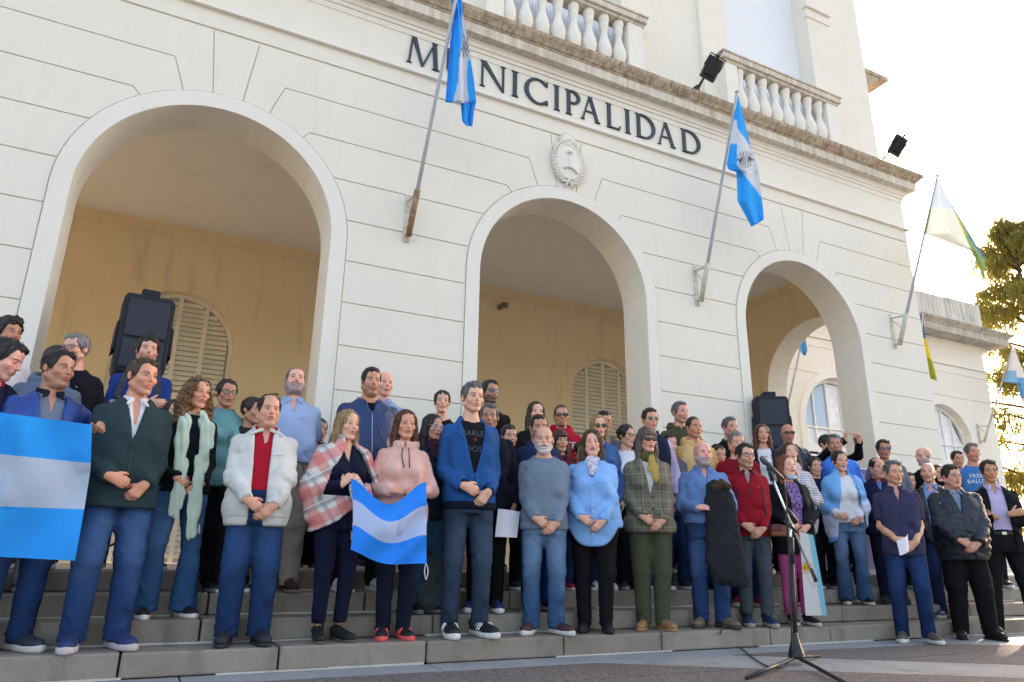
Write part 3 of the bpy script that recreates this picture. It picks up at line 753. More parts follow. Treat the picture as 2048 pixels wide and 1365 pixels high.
def cone(a, b, ra, rb, flat_b=False, ripple=None, sc=None):
    """tapered capsule; sc squashes one axis (anisotropic section)"""
    a, b = np.asarray(a, float), np.asarray(b, float)
    S = np.ones(3) if sc is None else np.asarray(sc, float)
    A, B = a * S, b * S; ba = B - A; L2 = max(ba @ ba, 1e-12); dirn = ba / math.sqrt(L2)
    def fn(x, y, z):
        px, py, pz = x * S[0] - A[0], y * S[1] - A[1], z * S[2] - A[2]
        t = np.clip((px * ba[0] + py * ba[1] + pz * ba[2]) / L2, 0, 1)
        r = ra + (rb - ra) * t
        if ripple is not None: r = r + ripple(t, px, py, pz)
        d = np.sqrt((px - t * ba[0]) ** 2 + (py - t * ba[1]) ** 2 + (pz - t * ba[2]) ** 2) - r
        if flat_b: d = np.maximum(d, (x * S[0] - B[0]) * dirn[0] + (y * S[1] - B[1]) * dirn[1] + (z * S[2] - B[2]) * dirn[2])
        return d / S.max()
    R = np.maximum(ra, rb) / S + .015
    return fn, np.minimum(a, b) - R, np.maximum(a, b) + R
def ell(c, r, rot=None):
    c, r = np.asarray(c, float), np.asarray(r, float)
    M = None if rot is None else np.array(Matrix.Rotation(rot[1], 3, rot[0]))   # local = M^T (p-c)
    def fn(x, y, z):
        px, py, pz = x - c[0], y - c[1], z - c[2]
        if M is not None: px, py, pz = (px * M[0, 0] + py * M[1, 0] + pz * M[2, 0], px * M[0, 1] + py * M[1, 1] + pz * M[2, 1], px * M[0, 2] + py * M[1, 2] + pz * M[2, 2])
        k0 = np.sqrt((px / r[0]) ** 2 + (py / r[1]) ** 2 + (pz / r[2]) ** 2)
        k1 = np.sqrt((px / r[0] ** 2) ** 2 + (py / r[1] ** 2) ** 2 + (pz / r[2] ** 2) ** 2) + 1e-9
        return k0 * (k0 - 1) / k1
    R = np.full(3, r.max()) if M is not None else r
    return fn, c - R, c + R
def torso(prof, off=0.0, n=2.35):
    """profile rows (z, half width, half depth, y centre)"""
    P = np.array(prof, float)
    def fn(x, y, z):
        zz = z.ravel(); a = np.interp(zz, P[:, 0], P[:, 1] + off)[None, None, :]; b = np.interp(zz, P[:, 0], P[:, 2] + off)[None, None, :]; c = np.interp(zz, P[:, 0], P[:, 3])[None, None, :]
        q = (np.abs(x / a) ** n + np.abs((y - c) / b) ** n) ** (1 / n)
        d = (q - 1) * np.minimum(a, b)
        return np.maximum(d, np.maximum(P[0, 0] - z, z - P[-1, 0]))
    mx = P[:, 1].max() + off; my = P[:, 2].max() + off; cm = np.abs(P[:, 3]).max()
    return fn, V3(-mx, -my - cm, P[0, 0]), V3(mx, my + cm, P[-1, 0])
def folds(seed, amp=.004, f=(22, 18, 13), only=None):
    """soft drapery: a few long directional creases, each only in patches"""
    r = np.random.RandomState(seed); ph = r.uniform(0, 6.28, 16); g = r.uniform(.75, 1.3, 16); k = f[0] / 22
    dirs = [(.75, .15, .62), (-.72, .15, .66), (.12, .1, 1.0), (1.0, .1, .12)]
    def fn(x, y, z):
        w = 0
        for i, (a, b, c) in enumerate(dirs):
            u = a * x + b * y + c * z; v = c * x - a * z
            p = k * (24, 26, 19, 27)[i] * g[i] * u + ph[i] + 1.1 * np.sin(k * 6.5 * g[i + 4] * v + ph[i + 4]) 
            m = np.clip(.5 + .9 * np.sin(k * 7 * v + 4 * u + ph[i + 8]) * np.sin(k * 5 * u + ph[i + 9]), 0, 1)
            w = w + (1, 1, .9, .55)[i] * m * (1 - 2.1 * np.abs(np.sin(p)) ** .65)
        w = amp * .8 * w
        return w if only is None else w * only(x, y, z)
    return fn
def to_mesh(name, V, Q, mats, attr=None, smooth=True):
    me = bpy.data.meshes.new(name)
    me.vertices.add(len(V)); me.vertices.foreach_set('co', np.asarray(V, np.float32).ravel())
    me.loops.add(len(Q) * 4); me.loops.foreach_set('vertex_index', Q.ravel())
    me.polygons.add(len(Q)); me.polygons.foreach_set('loop_start', np.arange(0, len(Q) * 4, 4, dtype=np.int32))
    if smooth: me.polygons.foreach_set('use_smooth', np.ones(len(Q), bool))
    if attr is not None:
        a = me.color_attributes.new('col', 'FLOAT_COLOR', 'POINT'); a.data.foreach_set('color', np.concatenate([attr, np.ones((len(V), 1))], 1).astype(np.float32).ravel())
    for m in (mats if isinstance(mats, (list, tuple)) else [mats]): me.materials.append(m)
    me.update(calc_edges=True); return me
def obj_of(name, V, Q, mats, parent, attr=None):
    o = bpy.data.objects.new(name, to_mesh(name, V, Q, mats, attr)); link(o, parent); return o

# ------------------------------------------------------------------ skin, hair and cloth materials
def skin_mat():
    b = NB('skin', .40, .5)
    a = b.n('Attribute'); a.attribute_name = 'col'
    f = b.noise(45, 4); c = b.mix(b.math('MULTIPLY', b.ramp(f, [(.4, (0, 0, 0)), (.75, (1, 1, 1))]), .10), a.outputs['Color'], (.50, .20, .14))
    b.color(c); b.b.inputs['Subsurface Weight'].default_value = .08; b.b.inputs['Subsurface Radius'].default_value = (.012, .005, .003); b.b.inputs['Subsurface Scale'].default_value = .6
    b.bump(b.noise(220, 3), .15, .002); return b.done()
M_SKIN = skin_mat()
def creases(b, scale=5.5, strength=.5, dist=.02, chain=None):
    strength = min(1, strength * 2.0); dist *= 2.5
    mp = b.n('Mapping'); mp.inputs['Scale'].default_value = (1.15, 1, .62); mp.inputs['Rotation'].default_value = (.2, .5, .3); b.l(b.vec, mp.inputs['Vector'])
    x = b.n('TexNoise', noise_type='RIDGED_MULTIFRACTAL'); x.inputs['Scale'].default_value = scale; x.inputs['Detail'].default_value = 1.0; x.inputs['Roughness'].default_value = .45; x.inputs['Distortion'].default_value = .6; b.l(mp.outputs[0], x.inputs['Vector'])
    f = b.ramp(x.outputs['Fac'], [(.15, (0, 0, 0)), (.9, (1, 1, 1))]); return b.bump(f, strength, dist, chain)
def eye_mat():
    b = NB('eye', .1, .6); g = b.n('Separate XYZ') if False else b.n('SeparateXYZ'); b.l(b.vec, g.inputs[0])
    r = b.math('SQRT', b.math('ADD', b.math('POWER', g.outputs[0], 2), b.math('POWER', g.outputs[2], 2)))
    b.color(b.ramp(r, [(.0, (.01, .008, .006)), (.003, (.012, .009, .007)), (.0035, (.06, .035, .02)), (.0062, (.05, .03, .018)), (.0068, (.50, .46, .42))])); return b.done()
M_EYE = eye_mat()
def hair_mat(name, c1, c2, rough=.45):
    if name in MATS: return MATS[name]
    b = NB(name, rough, .35)
    f = b.noise(70, 4, .6, stretch=(1, 1, .10)); f2 = b.noise(14, 3)
    c = b.ramp(f, [(.32, c1), (.68, c2)]); c = b.mix(b.math('MULTIPLY', b.ramp(f2, [(.35, (0, 0, 0)), (.7, (1, 1, 1))]), .35), c, scl(c1, .7))
    b.color(c); b.bump(b.noise(130, 3, .6, stretch=(1, 1, .08)), .6, .006); return b.done()
HAIR = dict(black=((.008, .007, .007), (.03, .026, .024)), dark=((.018, .012, .009), (.055, .036, .025)), brown=((.035, .02, .012), (.10, .058, .032)),
            auburn=((.05, .016, .009), (.15, .05, .025)), red=((.10, .03, .012), (.26, .085, .035)), blonde=((.20, .12, .05), (.46, .31, .15)), curly=((.08, .035, .012), (.27, .14, .055)),
            grey=((.09, .09, .09), (.30, .30, .30)), salt=((.04, .04, .042), (.20, .20, .21)), white=((.35, .34, .33), (.62, .61, .60)), greybrown=((.05, .038, .03), (.19, .15, .12)))
def hmat(k): return hair_mat('hair_' + k, *HAIR[k])
def cloth(name, c, kind='cotton', c2=None):
    if name in MATS: return MATS[name]
    b = NB(name, .85, .15)
    if kind == 'denim':
        b.b.inputs['Roughness'].default_value = .9
        f = b.noise(3.2, 5, .6); g = b.noise(260, 2, .5, stretch=(1, 1, .25)); sx = b.n('SeparateXYZ'); b.l(b.vec, sx.inputs[0])
        col = b.ramp(f, [(.3, scl(c, .62)), (.55, scl(c, .85)), (.78, scl(c2, .8) if c2 else scl(c, 1.4))])
        zf = b.math('MULTIPLY', b.math('SUBTRACT', sx.outputs[2], .60), 1 / .24); wear = b.math('POWER', 2.718, b.math('MULTIPLY', b.math('MULTIPLY', zf, zf), -1.0)); fr = b.ramp(b.math('MULTIPLY_ADD', sx.outputs[1], -6.0, .25), [(.3, (0, 0, 0)), (.9, (1, 1, 1))])
        col = b.mix(b.math('MULTIPLY', b.math('MULTIPLY', wear, fr), b.math('MULTIPLY_ADD', f, 1.0, .0)), col, scl(c2 or scl(c, 1.9), 1.1))
        col = b.mix(b.math('MULTIPLY', b.ramp(g, [(.45, (0, 0, 0)), (.7, (1, 1, 1))]), .22), col, scl(c, 2.0))
        b.color(col); n1 = b.bump(g, .2, .002); creases(b, 6.5, .55, .018, n1)
    elif kind == 'knit':
        g = b.noise(240, 3, .7); f = b.noise(4, 4)
        col = b.ramp(g, [(.35, scl(c, .55)), (.65, scl(c, 1.35))]); col = b.mix(.5, col, b.ramp(f, [(.3, scl(c, .85)), (.7, scl(c, 1.15))])); b.color(col)
        n1 = b.bump(g, .4, .003); creases(b, 4.5, .35, .018, n1)
    elif kind in ('shell', 'leather'):
        b.b.inputs['Roughness'].default_value = .42 if kind == 'shell' else .35; b.b.inputs['Specular IOR Level'].default_value = .45
        f = b.noise(5, 5); b.color(b.ramp(f, [(.3, scl(c, .8)), (.7, scl(c, 1.2))])); n1 = b.bump(b.noise(34, 4, .6, dist=1.5), .3, .008); creases(b, 7, .5, .018, n1)
    elif kind == 'check':                                      # woven check, lines in x and z
        sx = b.n('SeparateXYZ'); b.l(b.vec, sx.inputs[0]); col = None
        per = .030
        def bars(sock, p, w): return b.math('LESS_THAN', b.math('FRACT', b.math('MULTIPLY', sock, 1 / p)), w)
        col = b.mix(b.math('MULTIPLY', bars(sx.outputs[0], per, .30), .6), c, c2[0]); col = b.mix(b.math('MULTIPLY', bars(sx.outputs[2], per, .30), .6), col, c2[0])
        col = b.mix(b.math('MULTIPLY', bars(sx.outputs[0], per * 2.5, .12), .7), col, c2[1]); col = b.mix(b.math('MULTIPLY', bars(sx.outputs[2], per * 2.5, .12), .7), col, c2[1])
        g = b.noise(300, 2); col = b.mix(b.math('MULTIPLY', b.ramp(g, [(.4, (0, 0, 0)), (.6, (1, 1, 1))]), .4), col, scl(c, .5)); b.color(col)
        n1 = b.bump(g, .3, .002); creases(b, 4.5, .3, .018, n1)
    elif kind == 'plaid':
        sx = b.n('SeparateXYZ'); b.l(b.vec, sx.inputs[0])
        u = b.math('ADD', b.math('MULTIPLY', sx.outputs[0], .8), b.math('MULTIPLY', sx.outputs[2], .45)); v = b.math('SUBTRACT', b.math('MULTIPLY', sx.outputs[2], .8), b.math('MULTIPLY', sx.outputs[0], .45))
        def bars(sock, p, w, o=0): return b.math('LESS_THAN', b.math('FRACT', b.math('ADD', b.math('MULTIPLY', sock, 1 / p), o)), w)
        col = c
        for s_ in (u, v):
            col = b.mix(b.math('MULTIPLY', bars(s_, .17, .38), .62), col, c2[0]); col = b.mix(b.math('MULTIPLY', bars(s_, .17, .22, .45), .6), col, c2[1]); col = b.mix(b.math('MULTIPLY', bars(s_, .17, .05, .3), .7), col, c2[2])
        b.color(col); n1 = b.bump(b.noise(240, 3), .3, .003); b.bump(b.noise(14, 4, .6, dist=1.2), .4, .015, n1)
    elif kind == 'print':
        v = b.n('TexVoronoi'); v.inputs['Scale'].default_value = 70; b.l(b.vec, v.inputs['Vector'])
        b.color(b.ramp(v.outputs['Distance'], [(.0, c2 or (.1, .05, .15)), (.42, c2 or (.1, .05, .15)), (.5, c)])); b.bump(b.noise(14, 4, dist=1.2), .3, .012)
    elif kind == 'stripe':
        sx = b.n('SeparateXYZ'); b.l(b.vec, sx.inputs[0]); s_ = b.math('LESS_THAN', b.math('FRACT', b.math('MULTIPLY', sx.outputs[2], 1 / .026)), .45)
        b.color(b.mix(s_, c, c2)); b.bump(b.noise(14, 4, dist=1.2), .3, .012)
    else:
        f = b.noise(5, 5); g = b.noise(330, 2)
        col = b.ramp(f, [(.3, scl(c, .86)), (.7, scl(c, 1.10))]); col = b.mix(b.math('MULTIPLY', b.ramp(g, [(.4, (0, 0, 0)), (.6, (1, 1, 1))]), .10), col, scl(c, .6)); b.color(col)
        n1 = b.bump(g, .06, .002); creases(b, 5.2, .55, .020, n1)
        if kind == 'satin': b.b.inputs['Roughness'].default_value = .5; b.b.inputs['Specular IOR Level'].default_value = .3
    return b.done()
M_FRAME = plain('glasses_frame', (.02, .018, .016), .3)
M_WIRE = plain('wire_frame', (.35, .33, .30), .3, metal=.8)
def lens_mat(name, c, a):
    b = NB(name, .03, .6); b.color(c); b.b.inputs['Alpha'].default_value = a; return b.done()
M_SUNLENS = lens_mat('sunglass_lens', (.012, .012, .016), 1.0); M_CLEAR = lens_mat('clear_lens', (.5, .55, .6), .18); M_BLUELENS = lens_mat('blue_mirror_lens', (.05, .12, .25), 1.0); M_TINT = lens_mat('tinted_lens', (.10, .085, .07), .72)

# ------------------------------------------------------------------ shared body pieces
def hand_arrays(flex, spread=.0, thumb=.6, h=.0064):
    """right hand: wrist at origin, fingers along -z, palm facing +y (towards the body), thumb towards +x"""
    F = Field((-.075, -.075, -.215), (.09, .095, .06), h)
    F.add(cone((0, 0, .018), (0, 0, -.010), .0262, .026, sc=(.9, 1.12, 1)), 0)
    lens = [(.040, .025, .020), (.045, .028, .021), (.042, .027, .021), (.032, .020, .018)]
    for i, u in enumerate((.029, .0095, -.010, -.028)):
        w0 = V3(u * .55, 0, -.008); kz = (-.084, -.088, -.084, -.076)[i]; k0 = V3(u, .002 if i in (0, 3) else -.002, kz)
        F.add(cone(w0, k0, .0145, .0115), .012)
        p = k0; ang = 0; fl = flex[i] if isinstance(flex[0], (list, tuple)) else flex; lat = u * spread
        for j, L in enumerate(lens[i]):
            ang += R_(fl[j]); d = V3(lat * 6, math.sin(ang), -math.cos(ang)); d = unit(d); q = p + d * L
            F.add(cone(p, q, (.0100, .0090, .0080)[j], (.0092, .0082, .0066)[j]), .003 if j else .007); p = q
    F.add(ell((.004, .010, -.045), (.030, .012, .036)), .012)
    p = V3(.018, .008, -.020)
    for j, (L, r0, r1) in enumerate(((.038, .0165, .0125), (.032, .0115, .0098), (.026, .0098, .0075))):
        a = R_(52 - 22 * j * thumb); d = unit(V3(math.sin(a) * .8, .25 + .32 * j * thumb, -math.cos(a))); q = p + d * L
        F.add(cone(p, q, r0, r1), .010 if j == 0 else .004); p = q
    return F.mesh()
HANDS_LO = {k: hand_arrays(*v, h=.0098) for k, v in dict(relax=((22, 30, 18), .0, .5), grip=((48, 58, 32), .0, .9), flat=((10, 14, 8), .25, .25), fist=((78, 92, 50), .0, 1.2)).items()}
HANDS = dict(relax=hand_arrays((22, 30, 18), .0, .5), grip=hand_arrays((48, 58, 32), .0, .9), flat=hand_arrays((10, 14, 8), .25, .25), fist=hand_arrays((78, 92, 50), .0, 1.2))
def shoe_arrays(kind):
    U = Field((-.075, -.235, -.005), (.075, .115, .20), .0095); S = Field((-.075, -.235, -.010), (.075, .115, .07), .0095)
    sh = {'sneaker': (.030, .036), 'dress': (.014, .020), 'boot': (.030, .045), 'sandal': (.016, .020)}[kind]
    def outline(off):
        def fn(x, y, z):
            yy = y.ravel(); w = np.interp(yy, [-.22, -.20, -.15, -.09, -.02, .05, .085, .10], [.0, .030, .046, .048, .038, .036, .026, .0])[None, :, None] + off
            return np.abs(x - np.interp(yy, [-.2, -.1, .1], [.006, .003, 0])[None, :, None]) - w
        return fn
    o = outline(.0)
    S.D = np.maximum(np.maximum(o(*S.grid()), S.grid()[2] - np.interp(S.ax[1], [-.22, -.1, .0, .1], [sh[0] + .008, sh[0], sh[1], sh[1]])[None, :, None]), -S.grid()[2]) + np.zeros(S.D.shape, np.float32)
    hi = .12 if kind in ('boot',) else (.075 if kind != 'dress' else .07)
    U.add(cone((0, .045, .055), (.004, -.165, .036), .041, .030, sc=(.92, 1, 1.05))).add(cone((0, .038, .06), (0, .042, hi), .042, .040), .02).add(ell((.004, -.135, .035), (.043, .07, .030)), .015)
    U.add(cone((0, .0, .085), (.002, -.11, .052), .022, .016), .02)                # tongue and laces
    o2 = outline(-.003)
    U.D = np.maximum(np.maximum(U.D, np.clip(o2(*U.grid()), -.02, .5) * .8 - np.clip(U.grid()[2] - .06, 0, .1)), sh[0] - .004 - U.grid()[2])
    return U.mesh(), S.mesh()
SHOES = {}
def shoe_meshes(kind):
    if kind not in SHOES:
        (uv, uq), (sv, sq) = shoe_arrays(kind); SHOES[kind] = (uv, uq, sv, sq)
    return SHOES[kind]
_eye_m = {}
M_LASH = plain('eyelash', (.014, .010, .008), .7); M_IRIS = plain('iris', (.022, .014, .009), .15); M_WHITE_E = plain('eye_white', (.50, .46, .43), .2)
def eye_mesh(gaze=0, shut=False):
    """almond of eye white, iris and lash line lying on the lid; origin at the lid centre"""
    key = (round(gaze, 4), shut)
    if key not in _eye_m:
        Y = lambda x, z, d: -.0122 * math.sqrt(max(.02, 1 - (x / .0170) ** 2 - (z / .0125) ** 2)) - d
        up = lambda x: .0046 * (1 - (x / .0142) ** 2) ** .8; lo = lambda x: -.0034 * (1 - (x / .0142) ** 2)
        m = MB(); xs = [-.0140 + .0280 * i / 14 for i in range(15)]
        if not shut:
            m.mi = 0; m.grid([[(x, Y(x, lo(x) + (up(x) - lo(x)) * t, .0006), lo(x) + (up(x) - lo(x)) * t) for t in (0, .25, .5, .75, 1)] for x in xs])
            m.mi = 1; r = .0056
            P = []
            for i in range(9):
                x = gaze - r + 2 * r * i / 8; h = math.sqrt(max(0, r * r - (x - gaze) ** 2)); a, b = max(-h, lo(x)), min(h + .0004, up(x))
                if b < a: a = b = (a + b) / 2
                P.append([(x, Y(x, a + (b - a) * t, .0011), a + (b - a) * t) for t in (0, .33, .66, 1)])
            m.grid(P)
        m.mi = 2; u2 = up if not shut else (lambda x: lo(x) - .0006)
        m.grid([[(x * 1.05, Y(x, u2(x) + k, .0015), u2(x) + k) for k in (-.0006, .0007, .0019 * (1 - (x / .016) ** 2) + .0006)] for x in xs])
        _eye_m[key] = m.mesh('eye', [M_WHITE_E, M_IRIS, M_LASH], True)
    return _eye_m[key]
def smooth(a, b, x): t = np.clip((x - a) / (b - a), 0, 1); return t * t * (3 - 2 * t)
def head_arrays(sp, h):
    fem = sp.get('sex') == 'f'; fat = sp.get('ffat', sp.get('fat', 0)); age = sp.get('age', .4); sd = sp['seed']; r = np.random.RandomState(sd)
    jw = r.uniform(-.003, .003) + (-.004 if fem else .002) + .008 * fat; nl = r.uniform(-.003, .004) + (-.004 if fem else .002); br = (.0 if fem else .004); cw = r.uniform(-.002, .002)
    F = Field((-.105, -.14, -.25), (.105, .13, .135), h)
    F.add(ell((0, .016, .034), (.0745 + cw, .094, .085)))
    F.add(ell((0, -.022, -.030), (.0615 + jw * .6, .068, .086)), .022)
    F.add(ell((0, -.050, .052), (.055, .034, .045)), .02)                                     # forehead
    for s in (-1, 1):
        F.add(cone((s * (.053 + jw), .014, -.052), (s * .020, -.066, -.101), .020 + .005 * fat, .0145 + .003 * fat), .018)   # jaw
        F.add(ell((s * .043, -.058, -.022), (.023, .021, .020 + .004 * fat)), .018)            # cheek
        F.add(cone((s * .014, -.0815, .0235), (s * .046, -.066, .024), .0085 + br, .0075 + br * .6), .010)  # brow
        if fat > .4: F.add(ell((s * .042, -.040, -.066), (.026, .026, .024)), .02)
    F.add(ell((0, -.070, -.100), (.022 - (.003 if fem else 0), .016, .017)), .016)             # chin
    if fat > .3: F.add(ell((0, -.025, -.112), (.050, .045, .026)), .02)
    for s in (-1, 1):
        F.add(ell((s * .031, -.096, .004), (.0185, .017, .0115)), .012, sub=True)              # eye socket
        F.add(ell((s * .0315, -.0715, .0035), (.0165, .0120, .0120)), .004)                    # lids
    F.add(cone((0, -.0840, .014), (0, -.1035 - nl, -.0245), .0080, .0110), .008)                 # nose
    for s in (-1, 1): F.add(ell((s * .0120, -.0905 - nl * .5, -.0285), (.0080, .010, .0075)), .005)
    m = sp.get('mouth', 0)
    F.add(ell((0, -.0805, -.058), (.028, .015, .022)), .012)
    F.add(ell((0, -.0935, -.0525 + .002 * m), (.0235, .0075, .0050)), .003)
    F.add(ell((0, -.0925, -.0640 - .006 * m), (.0205, .0080, .0060)), .003)
    F.add(ell((0, -.099, -.0580 - .002 * m), (.0225 - .004 * m, .0085 + .006 * m, .0016 + .0055 * m)), .002, sub=True)
    for s in (-1, 1):                                                                          # ears
        F.add(ell((s * .0785, .016, -.004), (.0085, .019, .031), ('X', R_(-12))), .006)
        F.add(ell((s * .0860, .010, .000), (.0060, .010, .017), ('X', R_(-12))), .004, sub=True)
    nw = (.043 if fem else .051) + .011 * fat
    F.add(cone((0, .022, -.075), (0, .036, -.25), nw, nw + .004), .018)
    if not fem: F.add(ell((0, -.022, -.135), (.010, .012, .014)), .014)
    bd = sp.get('beard')
    V, Q = None, None
    x, y, z = F.grid()
    if bd in ('full', 'white', 'goatee'):
        n = .0016 * np.sin(330 * x + 60 * z + 2 * np.sin(90 * z)) * np.sin(310 * z + 90 * y) + .001
        lower = smooth(-.030, -.050, z) * smooth(.020, -.01, y) * smooth(-.150, -.128, z)
        if bd == 'goatee': lower = smooth(-.066, -.078, z) * smooth(.036, .024, np.abs(x)) * smooth(-.03, -.05, y) * smooth(-.14, -.12, z)
        lip = smooth(.030, .020, np.sqrt((x) ** 2 + ((z + .059) * 1.7) ** 2))
        F.D = F.D - (.0075 * sp.get('beard_len', 1) + n) * lower * (1 - lip)
    V, Q = F.mesh()
    # ---- skin colour by region, with shade of eye sockets and folds painted in
    X, Y, Z = V[:, 0], V[:, 1], V[:, 2]; sk = np.minimum(np.array(sp['skin']) * 1.32, .9); C = np.tile(sk, (len(V), 1))
    def lay(m, c, k=1.0):
        nonlocal C; m = np.clip(m, 0, 1)[:, None] * k; C = C * (1 - m) + np.array(c) * m
    ruddy = sk * np.array([1.05, .70, .64])
    lay(np.exp(-(((np.abs(X) - .040) / .022) ** 2 + ((Z + .022) / .02) ** 2)) * (Y < -.02), ruddy, .38)
    lay(np.exp(-((X / .018) ** 2 + ((Z + .025) / .016) ** 2)) * (Y < -.085), ruddy, .38)
    lay((np.abs(X) > .074) * (np.abs(Z) < .04) * 1.0, ruddy, .5)
    lay(np.exp(-(((np.abs(X) - .031) / .020) ** 2 + ((Z - .002) / .013) ** 2)) * (Y < -.04), sk * np.array([.70, .60, .57]), .35 + .2 * age)  # eye-socket shade painted into the skin
    lay(np.exp(-((X / .026) ** 4 + ((Z + .058) / (.0105 + .003 * m)) ** 4)) * (Y < -.075), (sk * np.array([.85, .45, .42]) if not sp.get('lips') else sp['lips']), .80)
    lay(np.exp(-((X / .018) ** 4 + ((Z + .0585 + .002 * m) / (.0018 + .005 * m)) ** 2)) * (Y < -.075), (.05, .015, .013), .9)
    bc = np.array(sp.get('brow', HAIR[sp.get('hairc', 'dark')][0])) * 1.2
    bz = .0255 + .004 * np.cos((np.abs(X) - .030) / .02 * 1.4) - .003
    lay(np.exp(-(((Z - bz) / (.0050 if not fem else .0036)) ** 2)) * smooth(.010, .015, np.abs(X)) * smooth(.054, .044, np.abs(X)) * (Y < -.03), bc, .97 if sp.get('hairc') not in ('white', 'grey') else .6)
    lay(np.exp(-(((np.abs(X) - (.026 + .45 * (-.028 - Z))) / .0035) ** 2)) * (Z < -.028) * (Z > -.068) * (Y < -.05), sk * np.array([.66, .55, .52]), .25 + .35 * age)      # nasolabial fold, its crease shade painted in
    lay(np.exp(-(((Z - (.052 + .010 * np.round((Z - .052) / .010))) / .0012) ** 2)) * (np.abs(X) < .036) * (Z > .040) * (Z < .085) * (Y < -.05), sk * .6, .35 * age)  # forehead lines, crease shade painted as dark bands
    if not bd and not fem:
        lay(smooth(-.030, -.05, Z) * smooth(.030, .008, Y) * smooth(-.15, -.13, Z) * (1 - np.exp(-((X / .026) ** 4 + ((Z + .0585) / .012) ** 4))), sk * np.array([.62, .60, .62]), .38)
    if bd:
        hc = np.array(HAIR[sp.get('beardc', sp.get('hairc', 'dark'))][0 if bd == 'stubble' else 1]); noise = .86 + .14 * np.sin(X * 610 + 3 * np.sin(Z * 200)) * np.sin(Z * 580 + Y * 400)
        lo = smooth(-.026, -.046, Z) * smooth(.030, .008, Y) * smooth(-.155, -.130, Z)
        side = smooth(.048, .058, np.abs(X)) * smooth(.020, .0, Z) * smooth(-.04, -.02, Y) * smooth(.022, .006, Y)
        msk = np.maximum(lo, side)
        if bd == 'goatee': msk = np.maximum(smooth(-.066, -.074, Z) * smooth(.036, .026, np.abs(X)) * smooth(-.03, -.05, Y), smooth(.034, .028, np.abs(X)) * np.exp(-((Z + .0435) / .006) ** 2) * (Y < -.06))
        lipm = np.exp(-((X / .024) ** 4 + ((Z + .0585) / .010) ** 4)); cheek = smooth(-.048, -.036, Z) * (np.abs(X) > .03) * (Y < -.03)
        lay(msk * (1 - lipm) * (1 - .8 * cheek) * noise, hc, {'stubble': .42, 'goatee': .85, 'full': .92, 'white': .92}[bd])
    hs = sp.get('hair', 'short')
    if hs in ('buzz', 'bald', 'balding'):
        hb = np.array(HAIR[sp.get('hairc', 'dark')][0])
        g = np.interp(Y, [-.12, -.07, -.05, -.035, -.015, .0, .03, .06, .12], [.09, .078, .06, .02, -.012, .015, -.02, -.06, -.07])
        mm = smooth(-.008, .008, Z - g) * (smooth(.095, .055, Z) if hs != 'buzz' else 1)
        lay(mm * (np.abs(X) > (.02 if hs != 'buzz' else -1)), hb, {'buzz': .8, 'bald': .30, 'balding': .6}[hs])
    k = np.random.RandomState(sd + 7).uniform(-1, 1, 3); V = V * np.array([1 + .035 * k[0], 1 + .02 * k[1], 1.0]); V[:, 2] = np.where(V[:, 2] < -.02, -.02 + (V[:, 2] + .02) * (1 + .05 * k[2]), V[:, 2]); return V.astype(np.float32), Q, C
